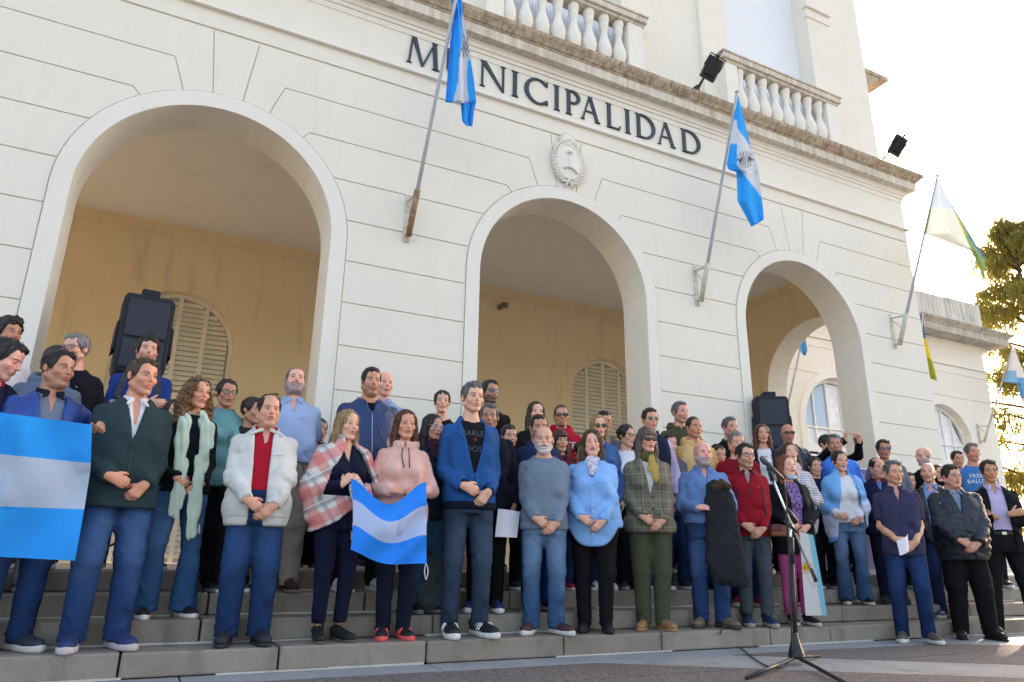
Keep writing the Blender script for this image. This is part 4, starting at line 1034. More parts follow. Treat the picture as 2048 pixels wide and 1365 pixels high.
def hair_arrays(sp, h):
    st = sp.get('hair', 'short'); sd = sp['seed']; r = np.random.RandomState(sd + 50)
    if st in ('bald',): return None
    F = Field((-.17, -.15, -.42), (.17, .20, .22), h) if st in ('long', 'bob', 'curlylong') else Field((-.125, -.145, -.13), (.125, .165, .20), h)
    x, y, z = F.grid(); o = {'short': .011, 'quiff': .012, 'buzz': .0042, 'balding': .006, 'curly': .020, 'thin': .008}.get(st, .013) * sp.get('hvol', 1)
    F.add(ell((0, .018, .036), (.0745 + o, .094 + o, .0855 + o)))
    part = sp.get('part', r.choice([-1, 1]))
    if st == 'quiff': F.add(ell((.006 * part, -.045, .098), (.055, .046, .030)), .02)
    if st == 'curly': F.add(ell((0, -.035, .10), (.062, .060, .040)), .02)
    if st == 'short': F.add(ell((.012 * part, -.030, .094), (.054, .055, .026)), .02)
    rec = sp.get('recede', 0)
    front = .066 + .022 * rec
    gy = [-.16, -.085, -.066, -.052, -.040, -.022, -.008, .006, .026, .045, .13]; gz = [front + .004, front, .056 + .02 * rec, .040 + .02 * rec, .016, -.020, -.022, .018, -.020, -.075, -.085]
    if st in ('long', 'bob', 'curlylong'):
        L = {'long': sp.get('hlen', .27), 'bob': .13, 'curlylong': .24}[st]; wd = .02 if st == 'curlylong' else 0
        for s in (-1, 1):
            F.add(cone((s * .070, .005, .035), (s * (.082 + wd), .012, -.09), .030 + wd * .6, .034 + wd), .02)
            F.add(cone((s * (.082 + wd), .012, -.09), (s * (.090 + wd), -.012 if st != 'bob' else .0, -.12 - L * .5), .036 + wd, .030 + wd), .02)
        F.add(ell((0, .055, -.05 - L * .25), (.098 + wd, .052 + wd, .14 + L * .3)), .025)
        face = ell((0.010 * part, -.085, -.020), (.060 if st != 'curlylong' else .056, .075, .098)); F.add(face, .012, sub=True)
        F.add(ell((0, -.100, -.14), (.058, .085, .16)), .02, sub=True)
        neck = cone((0, .02, -.09), (0, .03, -.3), .050, .055); F.add(neck, .0, sub=True)
        if sp.get('fringe'): F.add(ell((.0, -.068, .060), (.058, .030, .034)), .012)
        if st == 'curlylong': F.D = F.D - .016 * (np.sin(74 * x + 30 * z + 2 * np.sin(60 * z)) * np.sin(70 * z + 40 * y + 1.5 * np.sin(50 * x)) * np.sin(66 * y + 20 * x)) - .004 * np.sin(210 * x + 90 * z) * np.sin(190 * z + 90 * y)
        else:
            a = np.arctan2(y - .02, x); q = .25 + .75 * smooth(-.085, -.03, y); F.D = F.D - q * (.0042 * np.sin(26 * a + 14 * z + 1.5 * np.sin(22 * z + sd)) + .0028 * np.sin(61 * a - 9 * z + 2 * np.sin(31 * z)))
    else:
        if st in ('bun', 'pony', 'tied'):
            F.add(ell((0, .118, .01 if st != 'bun' else .05), (.034, .036, .036)), .012)
            if st == 'pony': F.add(cone((0, .125, .0), (0, .12, -.12), .026, .014), .012)
        g = np.interp(y.ravel(), gy, gz)[None, :, None]
        w = np.abs(x)
        if rec > .3: g = g + .022 * rec * smooth(.012, .045, w) * smooth(-.02, -.06, y)
        F.D = np.maximum(F.D, (g - z) * .8)
        if st == 'balding': F.D = np.maximum(F.D, .8 * (z - .072 - .05 * smooth(.03, .10, y)))
        if st == 'thin': F.D = np.maximum(F.D, .8 * (z - (.085 + .06 * smooth(-.01, .05, y))))
        if st == 'curly': F.D = F.D - .009 * np.sin(105 * x + 2 * np.sin(80 * z)) * np.sin(98 * z + 60 * y) - .004 * np.sin(230 * x + 80 * y) * np.sin(220 * z)
        elif st != 'buzz':
            u = x * part + .35 * y; F.D = F.D - .0030 * np.sin(120 * x - 60 * part * y + 3 * np.sin(40 * y + sd)) * smooth(.03, .09, z) - .0022 * np.sin(160 * y + 70 * z + 2 * np.sin(50 * x)) - .0018 * np.sin(310 * x + 120 * y) 
    return F.mesh()

def strands(sp, lod, hv):
    """loose locks laid over the hair volume so that its outline breaks up"""
    if hv is None: return None
    V, Q = hv; st = sp.get('hair', 'short'); R = np.random.RandomState(sp['seed'] + 90)
    if st in ('buzz', 'balding'): return hv
    long_ = st in ('long', 'bob', 'curlylong'); n = (900, 420, 160)[lod - 1]
    A, B, C = V[Q[:, 0]], V[Q[:, 1]], V[Q[:, 2]]; N = np.cross(B - A, C - A); N /= np.linalg.norm(N, axis=1)[:, None] + 1e-9; P0 = (A + C) / 2
    out = P0 - np.array([0, .018, .02]); N *= np.sign((N * out).sum(1))[:, None]
    i = R.randint(0, len(Q), n); p, nn = P0[i], N[i]
    fl = np.stack([R.normal(0, .25, n) + .5 * np.sign(p[:, 0]) * (p[:, 2] > .05), .5 + 0 * p[:, 1] + R.normal(0, .25, n), -.75 + R.normal(0, .2, n)], 1)
    if not long_: fl[p[:, 2] > .09] = np.stack([R.normal(.5, .5, n) * sp.get('part', 1), R.normal(-.2, .6, n), R.normal(.1, .2, n)], 1)[p[:, 2] > .09]
    if long_: fl = np.stack([R.normal(0, .12, n), R.normal(.05, .1, n), -1 + 0 * p[:, 0]], 1)
    if st in ('curly', 'curlylong'): fl = R.normal(0, 1, (n, 3))
    fh = (p[:, 1] < -.045) & (p[:, 2] > .02)
    if not long_: fl[fh] = np.stack([R.normal(.35, .25, n) * sp.get('part', 1), .7 + 0 * p[:, 0], .35 + R.normal(0, .2, n)], 1)[fh]
    else: fl[fh] = np.stack([.9 * np.sign(p[:, 0]), .2 + 0 * p[:, 0], -.6 + 0 * p[:, 0]], 1)[fh]
    t = fl - nn * (fl * nn).sum(1)[:, None]; t /= np.linalg.norm(t, axis=1)[:, None] + 1e-9; b = np.cross(t, nn)
    L = R.uniform(.014, .028, (n, 1)) * (2.1 if long_ else 1) * (.6 if st in ('curly', 'curlylong') else 1); w = R.uniform(.0012, .0024, (n, 1)); lift = R.uniform(.0006, .0024, (n, 1)) * (1.6 if 'curly' in st else 1)
    q = np.stack([p - b * w, p + b * w, p + t * L * .5 + nn * lift - b * w, p + t * L * .5 + nn * lift + b * w, p + t * L + nn * lift * .7 - b * w * .3, p + t * L + nn * lift * .7 + b * w * .3], 1).reshape(-1, 3)
    k = np.arange(n)[:, None] * 6 + len(V); F_ = np.concatenate([k + [0, 1, 3, 2], k + [2, 3, 5, 4]])
    return np.concatenate([V, q]).astype(np.float32), np.concatenate([Q, F_]).astype(np.int32)
def ik(S, Wt, lu, ll, pole):
    S, Wt = np.asarray(S, float), np.asarray(Wt, float); d = Wt - S; L = np.linalg.norm(d)
    if L > (lu + ll) * .995: Wt = S + d / L * (lu + ll) * .995; d = Wt - S; L = np.linalg.norm(d)
    a = (lu * lu - ll * ll + L * L) / (2 * L); hgt = math.sqrt(max(lu * lu - a * a, 1e-6)); ax = d / L
    pl = np.asarray(pole, float); pl = unit(pl - ax * (pl @ ax)); return S + ax * a + pl * hgt, Wt

BODY_M = [(.70, .150, .105, .0), (.80, .166, .116, .006), (.88, .170, .122, .008), (.96, .163, .114, .0), (1.05, .155, .110, -.006), (1.14, .158, .114, -.006), (1.24, .167, .120, -.002), (1.32, .170, .116, .006), (1.38, .158, .100, .012), (1.42, .128, .084, .016), (1.455, .088, .068, .020), (1.49, .062, .058, .024), (1.53, .054, .054, .026)]
BODY_F = [(.70, .150, .105, .0), (.80, .172, .118, .010), (.88, .176, .122, .012), (.96, .162, .110, .002), (1.05, .142, .098, -.004), (1.14, .142, .100, -.006), (1.24, .152, .110, -.008), (1.32, .153, .102, .004), (1.38, .138, .086, .012), (1.42, .110, .072, .016), (1.455, .074, .058, .020), (1.49, .053, .049, .024), (1.53, .047, .046, .026)]
PEOPLE = []
M_SEAM = plain('dark_seam', (.008, .012, .024), .8)
def person(**sp):
    """one standing figure; returns its root Empty (at the feet)"""
    H = sp['H']; s = H / 1.75; fem = sp.get('sex') == 'f'; fat = sp.get('fat', 0.0); w = sp.get('w', 1.0) * s; seed = sp.setdefault('seed', len(PEOPLE) * 7 + 3)
    lod = sp.get('lod', 1); hh, hg = ((.0064, .0140), (.0090, .0200), (.0105, .024))[lod - 1]
    root = empty('person', (sp['x'], sp['y'], sp['z']), R_(sp.get('yaw', 0)), sp['label'], 'person', 'people standing on the town hall steps'); PEOPLE.append(root)
    P = {'s': s, 'root': root, 'seed': seed, 'under': []}
    prof = []
    for z, a, b, c in (BODY_F if fem else BODY_M):
        bel = math.exp(-((z - 1.04) / .16) ** 2) * fat; hip = math.exp(-((z - .86) / .16) ** 2) * fat; ch = math.exp(-((z - 1.30) / .14) ** 2) * fat
        prof.append((z * s, (a + .045 * bel + .030 * hip + .022 * ch) * w, (b + .060 * bel + .028 * hip + .02 * ch) * w, (c - .045 * bel - .008 * hip) * s))
    P['prof'] = prof; A = np.array(prof)
    front = lambda z, off=0: float(np.interp(z, A[:, 0], A[:, 3]) - np.interp(z, A[:, 0], A[:, 2])) - off
    P['front'] = front
    # ---- arms
    sx = (.143 if fem else .160) * w + .012 * fat; sz = 1.372 * s; lu, ll = .285 * s, .255 * s
    arm = {}; pose = sp.get('arms', 'clasp'); hz = sp.get('hz', .90) * s; top = sp.get('top', {}); toff = top.get('off', .014)
    for side in (-1, 1):
        S = V3(side * sx, .012, sz); hand = None
        po = pose if isinstance(pose, str) else pose[0 if side < 0 else 1]; pole = (side * .45, .80, -.25)
        if po == 'clasp':
            fy = front(hz + .04, toff); W = V3(side * .085, fy - (.062 if side < 0 else .036), hz + .045 + (.012 if side < 0 else -.018)); d = (-side * .82, -.04, -.50 if side < 0 else -.66); pn = (0, 1, 0); hk = 'grip' if side < 0 else 'relax'; pole = (side * (.42 + .5 * fat), .80 - .6 * fat, -.25)
        elif po == 'wrist':                                    # one hand holding the other wrist
            fy = front(hz + .04, toff); W = V3(side * .10, fy - (.065 if side < 0 else .035), hz + .055 + (.005 if side < 0 else -.03)); d = (-side * (.92 if side < 0 else .62), -.02, -.35 if side < 0 else -.75); pn = (0, 1, 0); hk = 'grip'; pole = (side * (.42 + .5 * fat), .80 - .6 * fat, -.25)
        elif po == 'side': W = V3(side * (sx + .075), -.02, .86 * s); d = (side * -.03, -.12, -1); pn = (-side, .1, 0); hk = 'relax'
        elif po == 'back': W = V3(side * .06, .185, .92 * s); d = (-side * .7, .0, -.6); pn = (0, -1, 0); hk = 'relax'; pole = (side, .6, -.2)
        elif po == 'cross':
            z0 = (1.155 if side < 0 else 1.125) * s; fy = front(z0, toff); W = V3(-side * .075, fy - (.075 if side < 0 else .045), z0 + .02); d = (-side * .93, .10 if side < 0 else .25, .18); pn = (0, 1, .1); hk = 'relax'; pole = (side * .7, -.1, -.9)
        elif po == 'chest': W = V3(side * .065, front(1.13 * s, toff) - .065, 1.135 * s); d = (-side * .55, -.08, .62); pn = (-side * .4, .9, 0); hk = 'grip'; pole = (side * .55, .2, -.8)
        elif po == 'hold':                                      # forearm level, holding cloth in front
            W = V3(side * .10, front(1.07 * s, toff) - .075, 1.075 * s); d = (-side * .95, -.10, .05); pn = (0, .75, -.6); hk = 'grip'; pole = (side * .55, .3, -.8)
        elif po == 'flag_up': W = V3(side * .30, -.26, 1.20 * s); d = (side * .25, -.5, .7); pn = (-side * .3, -.8, -.4); hk = 'fist'; pole = (side * .8, .3, -.8)
        elif po == 'phone': W = V3(side * .06 + .30, -.20, 1.60 * s); d = (.05, -.15, 1); pn = (-side, -.2, 0); hk = 'grip'; pole = (side * .6, -.1, -.7)
        else: W, d, pn, hk = [V3(*q) if i < 3 else q for i, q in enumerate(po)]; W = W * s; pole = (side * .9, .3, -.6)
        E, W = ik(S, W, lu, ll, pole); arm[side] = (S, E, W, unit(d), unit(pn), hk)
    P['arm'] = arm
    # ---- body: head and neck, hands, bare forearms, hidden trunk
    hs = (.945 if fem else .985) * s ** .45; zc = H - .126 * hs; hc = V3(0, -.006 * s + sp.get('hfwd', 0), zc)
    Mh = Matrix.Rotation(R_(sp.get('hyaw', 0)), 3, 'Z') @ Matrix.Rotation(R_(4 - sp.get('pitch', 0)), 3, 'X') @ Matrix.Rotation(R_(sp.get('roll', 0)), 3, 'Y'); Mh = np.array(Mh)
    piv = V3(0, .018, -.085)
    def hx(V): return ((V - piv) @ Mh.T + piv) * hs + hc
    P['hx'] = hx; P['Mh'] = Mh; P['hs'] = hs
    hv, hq, hcl = head_arrays(sp, hh); P['vr'] = 1 + .035 * np.random.RandomState(seed + 7).uniform(-1, 1, 3)[0]
    parts = [(hx(hv), hq, hcl)]; sk = np.minimum(np.array(sp['skin']) * 1.22, .9)
    def addskin(V, Q, k=1.0): parts.append((V, Q, np.tile(sk * k, (len(V), 1))))
    hsz = (.86 if fem else .95) * s
    for side, (S, E, W, d, pn, hk) in arm.items():
        V, Q = (HANDS if lod == 1 else HANDS_LO)[hk]; V = V.copy() * hsz
        xd = np.cross(d, pn) ; xd = unit(xd); pn2 = np.cross(-d, xd) ; pn2 = unit(pn2) * (1 if np.dot(pn2, pn) > 0 else -1)
        if side > 0: V[:, 0] *= -1; Q = Q[:, ::-1]; xd = xd
        # local x -> thumb direction for the right hand; mirrored for the left
        V = V[:, :1] * xd + V[:, 1:2] * pn2 + V[:, 2:3] * (-d) + W
        addskin(V, Q, .98)
    sl = top.get('sleeve', 'long'); 
    for side, (S, E, W, d, pn, hk) in arm.items():
        q0 = {'long': None, 'short': S + (E - S) * .55, 'pushed': E + (W - E) * .25}.get(sl if isinstance(sl, str) else sl[0 if side < 0 else 1])
        if q0 is not None:
            k = .9 if fem else 1.0; lo = np.minimum(np.minimum(q0, E), W) - .07; hi = np.maximum(np.maximum(q0, E), W) + .07
            F = Field(lo, hi, .008)
            if sl == 'short': F.add(cone(q0, E, .043 * k * s, .039 * k * s)).add(cone(E, E + (W - E) * .4, .040 * k * s, .041 * k * s), .02).add(cone(E + (W - E) * .35, W, .041 * k * s, .0275 * k * s), .02)
            else: F.add(cone(q0, W, .042 * k * s, .0285 * k * s))
            V, Q = F.mesh(); addskin(V, Q)
    F = Field((-.24 * w, -.20, 1.22 * s), (.24 * w, .16, 1.55 * s), .020); F.add(torso(prof, -.004)); 
    for side in (-1, 1): F.add(cone(arm[side][0], arm[side][1], .050 * s, .044 * s), .03)
    F.add(cone((0, .02, 1.44 * s), (0, .026, 1.56 * s), .050 * s, .048 * s), .03); V, Q = F.mesh(); addskin(V, Q)
    F = Field((-.30 * w, -.24, .06), (.30 * w, .2, 1.2 * s), .040); F.add(torso([q for q in prof if q[0] > .8 * s], -.03)); st = sp.get('stance', .105 if not fem else .085) * s * .82
    for side in (-1, 1): F.add(cone((side * .088 * w, .01, .86 * s), (side * st, .0, .48 * s), .060 * s, .040 * s), .02).add(cone((side * st, .0, .48 * s), (side * st, .03, .09), .040 * s, .030 * s), .02)
    V, Q = F.mesh(); addskin(V, Q)
    n = 0; VV, QQ, CC = [], [], []
    for V, Q, Cc in parts: VV.append(V); QQ.append(Q + n); CC.append(Cc); n += len(V)
    body = obj_of('body', np.concatenate(VV), np.concatenate(QQ), M_SKIN, root, np.concatenate(CC))
    for side in (-1, 1):
        e = bpy.data.objects.new('eye', eye_mesh(.0018 if sp.get('gaze', 6) > 8 else .0006, bool(sp.get('eyes_down')))); link(e, root); k_ = P['vr']; p_ = hx(V3(side * .0315 * k_, -.0715, .0035)[None])[0]
        e.matrix_local = Matrix.Translation(Vector(p_)) @ Matrix(Mh.tolist()).to_4x4() @ Matrix.Diagonal((hs * k_, hs, hs, 1))
    hr = strands(sp, lod, *[hair_arrays(sp, {1: .0080, 2: .0112, 3: .013}[lod])])
    if hr is not None: obj_of('hair', hx(hr[0]), hr[1], hmat(sp.get('hairc', 'dark')), root)
    # ---- trousers
    bt = sp.get('bottom', {}); hem = bt.get('hem', .056) * s * 1.10; zw = bt.get('waist', 1.03) * s; kn = bt.get('knee', .064) * s * 1.12 * (1 + .15 * fat); th = bt.get('thigh', .096) * w * (1 + .18 * fat)
    rp = np.random.RandomState(seed)
    F = Field((-.33 * w, -.28, .02), (.33 * w, .24, zw + .02), hg * (1.08 if lod == 1 else 1.3)); F.add(torso([q for q in prof if q[0] > .76 * s], .006))
    lean = sp.get('lean', 0)
    for side in (-1, 1):
        K = V3(side * (.092 * w * .5 + st * .55), -.012 + rp.uniform(-.012, .012), .49 * s); An = V3(side * st, .028 + rp.uniform(-.01, .01), .045)
        a1, a2, p1 = rp.uniform(.7, 1.2), rp.uniform(.7, 1.2), rp.uniform(0, 6)
        rk = lambda t, x, y, z, a1=a1, p1=p1: .0045 * a1 * np.sin(40 * t + 60 * x + p1 + 1.5 * np.sin(30 * y)) * np.exp(-((t - .92) / .16) ** 2) + .004 * np.sin(25 * t + 40 * x + p1) * np.exp(-((t - .12) / .12) ** 2)
        ra = lambda t, x, y, z, a2=a2, p1=p1: .0050 * a2 * np.sin(46 * t + 45 * x + p1 + 1.2 * np.sin(40 * y)) * np.exp(-((t - .88) / .16) ** 2) + .0035 * np.sin(40 * t + 50 * x + p1) * np.exp(-((t - .05) / .12) ** 2)
        F.add(cone((side * .086 * w, .006, .87 * s), K, th, kn * 1.06, ripple=rk), .018); F.add(cone(K, An, kn, hem, ripple=ra), .012)
    F.warp(folds(seed, .0030)); zhem = bt.get('hemz', .045)
    F.cut(lambda x, y, z: z - zw + 0 * x); F.cut(lambda x, y, z: zhem - z + .25 * np.minimum(y + .01, 0) + 0 * x); V, Q = F.mesh()
    tro = obj_of(bt.get('name', 'trousers'), V, Q, bt['mat'], root); P['trousers'] = tro
    if lod == 1 and bt.get('seams', True):
        sm = bt.get('seam', M_SEAM)
        def line(pts, nm, rr=.0026):
            m = MB(); out = []
            for x_, z_ in pts:
                hit, loc, nrm, _ = tro.ray_cast(Vector((x_, -.6, z_)), Vector((0, 1, 0)))
                if hit: out.append(loc + Vector((0, -.0004, 0)))
            if len(out) > 2: m.tube(out, rr, 4); m.build(nm, sm, root)
        line([(0, z_ * s) for z_ in np.linspace(.99, .80, 9)], 'fly_seam')
        for sd_ in (-1, 1): line([(sd_ * (.070 + .055 * t_) * w, (.985 - .10 * t_ ** 1.6) * s) for t_ in np.linspace(0, 1.2, 8)], 'pocket_seam')
        line([(x_, (hem * 0 + .985) * s) for x_ in np.linspace(-.15 * w, .15 * w, 17)], 'waist_seam')
    # ---- shoes
    sh = sp.get('shoes', ('sneaker', (.03, .03, .04), (.75, .74, .72))); uv, uq, sv, sq = shoe_meshes(sh[0]); fs_ = (1.02 if fem else 1.14) * s
    key = ('shoe', sh[0])
    um = SHOES.setdefault(key, None)
    if um is None: SHOES[key] = um = (to_mesh('shoe', uv, uq, plain('shoe_default', (.05, .05, .05))), to_mesh('sole', sv, sq, plain('sole_default', (.6, .6, .6))))
    for side in (-1, 1):
        o = bpy.data.objects.new('shoe', um[0]); link(o, root); o.location = (side * st, .028, 0); o.rotation_euler = (0, 0, R_(side * sp.get('toe', 10) + rp.uniform(-5, 5))); o.scale = (fs_,) * 3
        q = bpy.data.objects.new('sole', um[1]); link(q, o)
        o.material_slots[0].link = 'OBJECT'; o.material_slots[0].material = sh[1] if not isinstance(sh[1], tuple) else plain('shoe_%d_%d_%d' % tuple(int(c * 255) for c in sh[1]), sh[1], .65, var=.18, scale=30, bump=.2)
        q.material_slots[0].link = 'OBJECT'; q.material_slots[0].material = plain('sole_%d_%d_%d' % tuple(int(c * 255) for c in sh[2]), sh[2], .7)
    # ---- tops, under-layer first
    def garment(g, name, inner=False):
        off = g.get('off', .014); zh = g.get('hem', .86) * s; slv = g.get('sleeve', 'long'); pr = [q for q in prof]
        fl = g.get('flare', 0)
        pr = [(z, a + fl * max(0, (1.1 * s - z)) , b + fl * .8 * max(0, (1.1 * s - z)), c) for z, a, b, c in pr]
        wd = .47 if slv is not None else .27; ext = .46 if slv is not None else .25
        allp = np.array([q for sd_ in (-1, 1) for q in arm[sd_][:3]]); lo = np.minimum(V3(-.25 * w, -.24 - .06 * fat, zh), allp.min(0) if slv else 9) - .085; hi = np.maximum(V3(.25 * w, .2, 1.55 * s), allp.max(0) if slv else -9) + .085
        lo[2] = zh - .03; hi[2] = max(1.56 * s, hi[2] if slv and allp[:, 2].max() > 1.42 * s else 0)
        F = Field(lo, hi, hg * ((1.4 if lod > 1 else .9) if inner else g.get('res', 1))); F.add(torso(pr, off))
        if fem:
            bu = g.get('bust', 1.0)
            for sd_ in (-1, 1): F.add(ell((sd_ * .074 * w, front(1.235 * s) + .020, 1.235 * s), (.070 * w, .052 * s * bu + off, .074 * s)), .035)
        if not inner and slv is not None:
            k = (.90 if fem else 1.0) * (1 + .14 * fat) * s; t_ = off * .52 + g.get('puffy', 0)
            for sd_ in (-1, 1):
                S, E, W = arm[sd_][:3]; ph = rp.uniform(0, 6); kind = slv if isinstance(slv, str) else slv[0 if sd_ < 0 else 1]
                rip1 = lambda t, x, y, z, ph=ph: g.get('wr', 1) * (.0042 * np.sin(30 * t + 45 * y + ph + 1.6 * np.sin(35 * x)) * np.exp(-((t - .95) / .25) ** 2) + .0032 * np.sin(24 * t + 30 * x + ph) * np.exp(-((t - .1) / .2) ** 2))
                rip2 = lambda t, x, y, z, ph=ph: g.get('wr', 1) * (.0045 * np.sin(34 * t + 40 * y + ph + 1.6 * np.sin(40 * x + z * 30)) * (.35 + np.exp(-(t / .25) ** 2) + .8 * np.exp(-((t - .95) / .2) ** 2)))
                kk = .013
                if kind == 'short': F.add(cone(S, S + (E - S) * .78, .049 * k + t_, .050 * k + t_ + .004, flat_b=True, ripple=rip1), kk)
                else:
                    F.add(cone(S, E, .047 * k + t_, .043 * k + t_, ripple=rip1), kk)
                    end = E + (W - E) * (.97 if kind == 'long' else .42); F.add(cone(E, end, .043 * k + t_, (.031 if kind == 'long' else .040) * k + t_ * .8, flat_b=True, ripple=rip2), .018)
                    if kind == 'long' and g.get('cuff', True): F.add(cone(E + (W - E) * .86, end, .035 * k + t_ * .8, .033 * k + t_ * .8, flat_b=True), .004)
        if not inner: F.add(cone((0, .016, 1.41 * s), (0, .024, 1.475 * s), (.066 if not fem else .056) * s + off, (.056 if not fem else .047) * s + off), .03)
        if g.get('quilt'):
            qd = g['quilt']; x, y, z = F.grid(); F.D = F.D - .0095 * np.abs(np.sin(np.pi * (z + .05 * np.sin(9 * x)) / qd)) ** .6
        if g.get('diamond'):
            x, y, z = F.grid(); qd = g['diamond']; F.D = F.D - .006 * (np.abs(np.sin(np.pi * (z + x) / qd)) * np.abs(np.sin(np.pi * (z - x) / qd))) ** .5
        F.warp(folds(seed + 11, (.0066 if not inner else .0015) * g.get('wr', 1), only=lambda x, y, z: .55 + .8 * np.exp(-((z - 1.0 * s) / .12) ** 2)))
        if g.get('band'): F.add(torso([(zz, a - .004, b - .004, c) for zz, a, b, c in pr if zz > zh - .2], off, ), 0) if False else None
        nr = g.get('neck', .060 if not fem else .052) * s; nz = g.get('neckz', 1.462) * s
        x, y, z = F.grid()
        rr = np.sqrt(x ** 2 + ((y - .018) * 1.05) ** 2); F.D = np.maximum(F.D, np.minimum(nr + .25 * np.clip(z - nz, 0, .1) - rr, z - nz + .055 - .5 * (y + .05)))
        F.D = np.maximum(F.D, np.minimum(z - (nz + g.get('collar', .015)) - .35 * (y - .02), .125 - rr))
        op = g.get('open')
        if op:
            zz, hw = zip(*sorted((q[0] * s, q[1]) for q in op)); x0 = g.get('ox', 0)
            hwz = np.interp(z.ravel(), zz, hw, left=hw[0] if g.get('fullopen') else -.02, right=hw[-1])[None, None, :]
            F.D = np.maximum(F.D, np.minimum(hwz - np.abs(x - x0), -y - .02))
        hl = g.get('hemfn'); F.D = np.maximum(F.D, (zh - z) if hl is None else hl(x, y, z, s))
        V, Q = F.mesh(); return obj_of(name, V, Q, g['mat'], root)
    for i, g in enumerate(sp.get('under', [])): P['under'].append(garment(dict(dict(off=.003 + .004 * i, hem=.9, sleeve=None), **g), g.get('name', 'shirt'), inner=True))
    P['printon'] = P['under'][-1] if P['under'] and sp.get('print_under') else None
    P['topo'] = garment(top, top.get('name', 'jacket'))
    for fn in sp.get('extras', []): fn(P, sp)
    return root

# ------------------------------------------------------------------ wearables
def glasses(lens=None, frame=None, style='rect', up=False):
    lens = lens or M_CLEAR; frame = frame or M_FRAME
    def fn(P, sp):
        m = MB(); lm = MB(); rx, rz = {'rect': (.0235, .0165), 'round': (.0235, .0215), 'big': (.029, .025), 'wrap': (.030, .017)}[style]; dz, dy = (.078, .030) if up else (0, 0); tilt = .6 if up else 0
        for s in (-1, 1):
            ring = []
            for i in range(17):
                a = 2 * math.pi * i / 16; n = 3.2 if style in ('rect', 'wrap') else 2
                cx, cz = math.copysign(abs(math.cos(a)) ** (2 / n), math.cos(a)) * rx, math.copysign(abs(math.sin(a)) ** (2 / n), math.sin(a)) * rz
                ring.append(V3(s * .033 + cx, -.1005 + .018 * abs(s * .033 + cx) / .06 + dy + tilt * cz * .8, .004 + dz + cz))
            m.tube(ring, .0022 if frame is not M_WIRE else .0013, 6, False)
            c = sum(ring[:-1]) / 16; b = len(lm.v); lm.v += [tuple(c + V3(0, -.002, 0))] + [tuple(q) for q in ring[:-1]]; lm.f += [(b, b + 1 + i, b + 1 + (i + 1) % 16) for i in range(16)]; lm.m += [0] * 16
            hz_ = V3(s * (.033 + rx), -.092 + dy, .010 + dz); m.tube([hz_, V3(s * .073, -.060 + dy, .012 + dz), V3(s * .080, .008 + dy, .012 + dz)], .0022 if frame is not M_WIRE else .0014, 5)
        m.tube([V3(-.012, -.1005 + dy, .010 + dz), V3(0, -.105 + dy, .012 + dz), V3(.012, -.1005 + dy, .010 + dz)], .0018, 5)
        for q in (m, lm): q.v = [tuple(v) for v in P['hx'](np.array(q.v))]
        o = m.build('glasses', frame, P['root'], smooth=True); lm.build('lens', lens, o, smooth=True)
    return fn
def collar(mat, r=.066, tall=.040, open_=.020, pts=True, z=1.462, name='collar', spread=.055):
    def fn(P, sp):
        s = P['s']; zc = z * s; F = Field((-.13, -.16, zc - .10), (.13, .12, zc + .09), .0062); x, y, zz = F.grid(); fat = sp.get('fat', 0); r0 = (r + .010 * fat - (.008 if sp.get('sex') == 'f' else 0)) * s
        t = (zz - zc + .5 * (y - .02) * -.5) ; rr = np.sqrt(x ** 2 + (y - .020) ** 2); R = r0 + .16 * (tall - t)
        F.D = np.maximum(np.maximum(np.abs(rr - R) - .0052, t - tall), -t - .012)
        F.D = np.maximum(F.D, np.minimum(open_ + .45 * np.clip(t, 0, 1) - np.abs(x), -y))
        if pts:
            for sd in (-1, 1): F.add(cone((sd * .030, -.048 - .01 * fat, zc + .008), (sd * spread, P['front'](zc - .045) - .5 * sp['top'].get('off', .01) - .010, zc - .034), .016, .0085, sc=(1, 2.8, 1)), .008)
        V, Q = F.mesh(); obj_of(name, V, Q, mat, P['root'])
    return fn
def hood(mat, cord=None, z=1.455):
    def fn(P, sp):
        s = P['s']; zc = z * s; F = Field((-.17, -.17, zc - .09), (.17, .17, zc + .10), .009)
        def ring(x, y, zz):
            yy = (y - .030); rr = np.sqrt((x / 1.05) ** 2 + yy ** 2); h = zz - (zc + .25 * yy + .01)
            th = .022 + .016 * np.clip(yy / .1 + .3, 0, 1); return np.sqrt((rr - .096 * s) ** 2 + (h * .62) ** 2) - th
        F.D = ring(*F.grid()).astype(np.float32); x, y, zz = F.grid(); F.D = np.maximum(F.D, np.minimum(.012 - np.abs(x), -y)); F.warp(folds(P['seed'], .003)); V, Q = F.mesh(); h = obj_of('hood', V, Q, mat, P['root'])
        if cord:
            m = MB()
            for sd in (-1, 1):
                f = P['front']; m.tube([(sd * .022, f(1.42 * s) - .045, 1.425 * s), (sd * .028, f(1.37 * s) - .035, 1.36 * s), (sd * .02 + .008, f(1.25 * s) - .045, 1.26 * s)], .004, 5)
            m.build('drawstring', cord, h, smooth=True)
    return fn
def zipline(mat, z0, z1, x=0.0, off=.017, wdt=.004):
    def fn(P, sp):
        s = P['s']; m = MB(); f = P['front']; bu = .035 if sp.get('sex') == 'f' else 0
        pts = [(x, f(z * s, sp['top'].get('off', .014)) - .0025 - bu * math.exp(-((z - 1.235) / .07) ** 2) * .0, z * s) for z in np.linspace(z0, z1, 14)]
        surf(m, pts, P, wdt); m.build('zip', mat, P['root'])
    return fn
def surf(m, pts, P, r):
    """tube laid on the outer garment: each point is pushed to the cloth by a ray along +y in local space"""
    o = P['topo']; out = []
    for x, y, z in pts:
        hit, loc, nrm, _ = o.ray_cast(Vector((x, -.6, z)), Vector((0, 1, 0)))
        out.append(Vector((x, loc.y - r * .3, z)) if hit else Vector((x, y, z)))
    m.tube(out, r, 5)
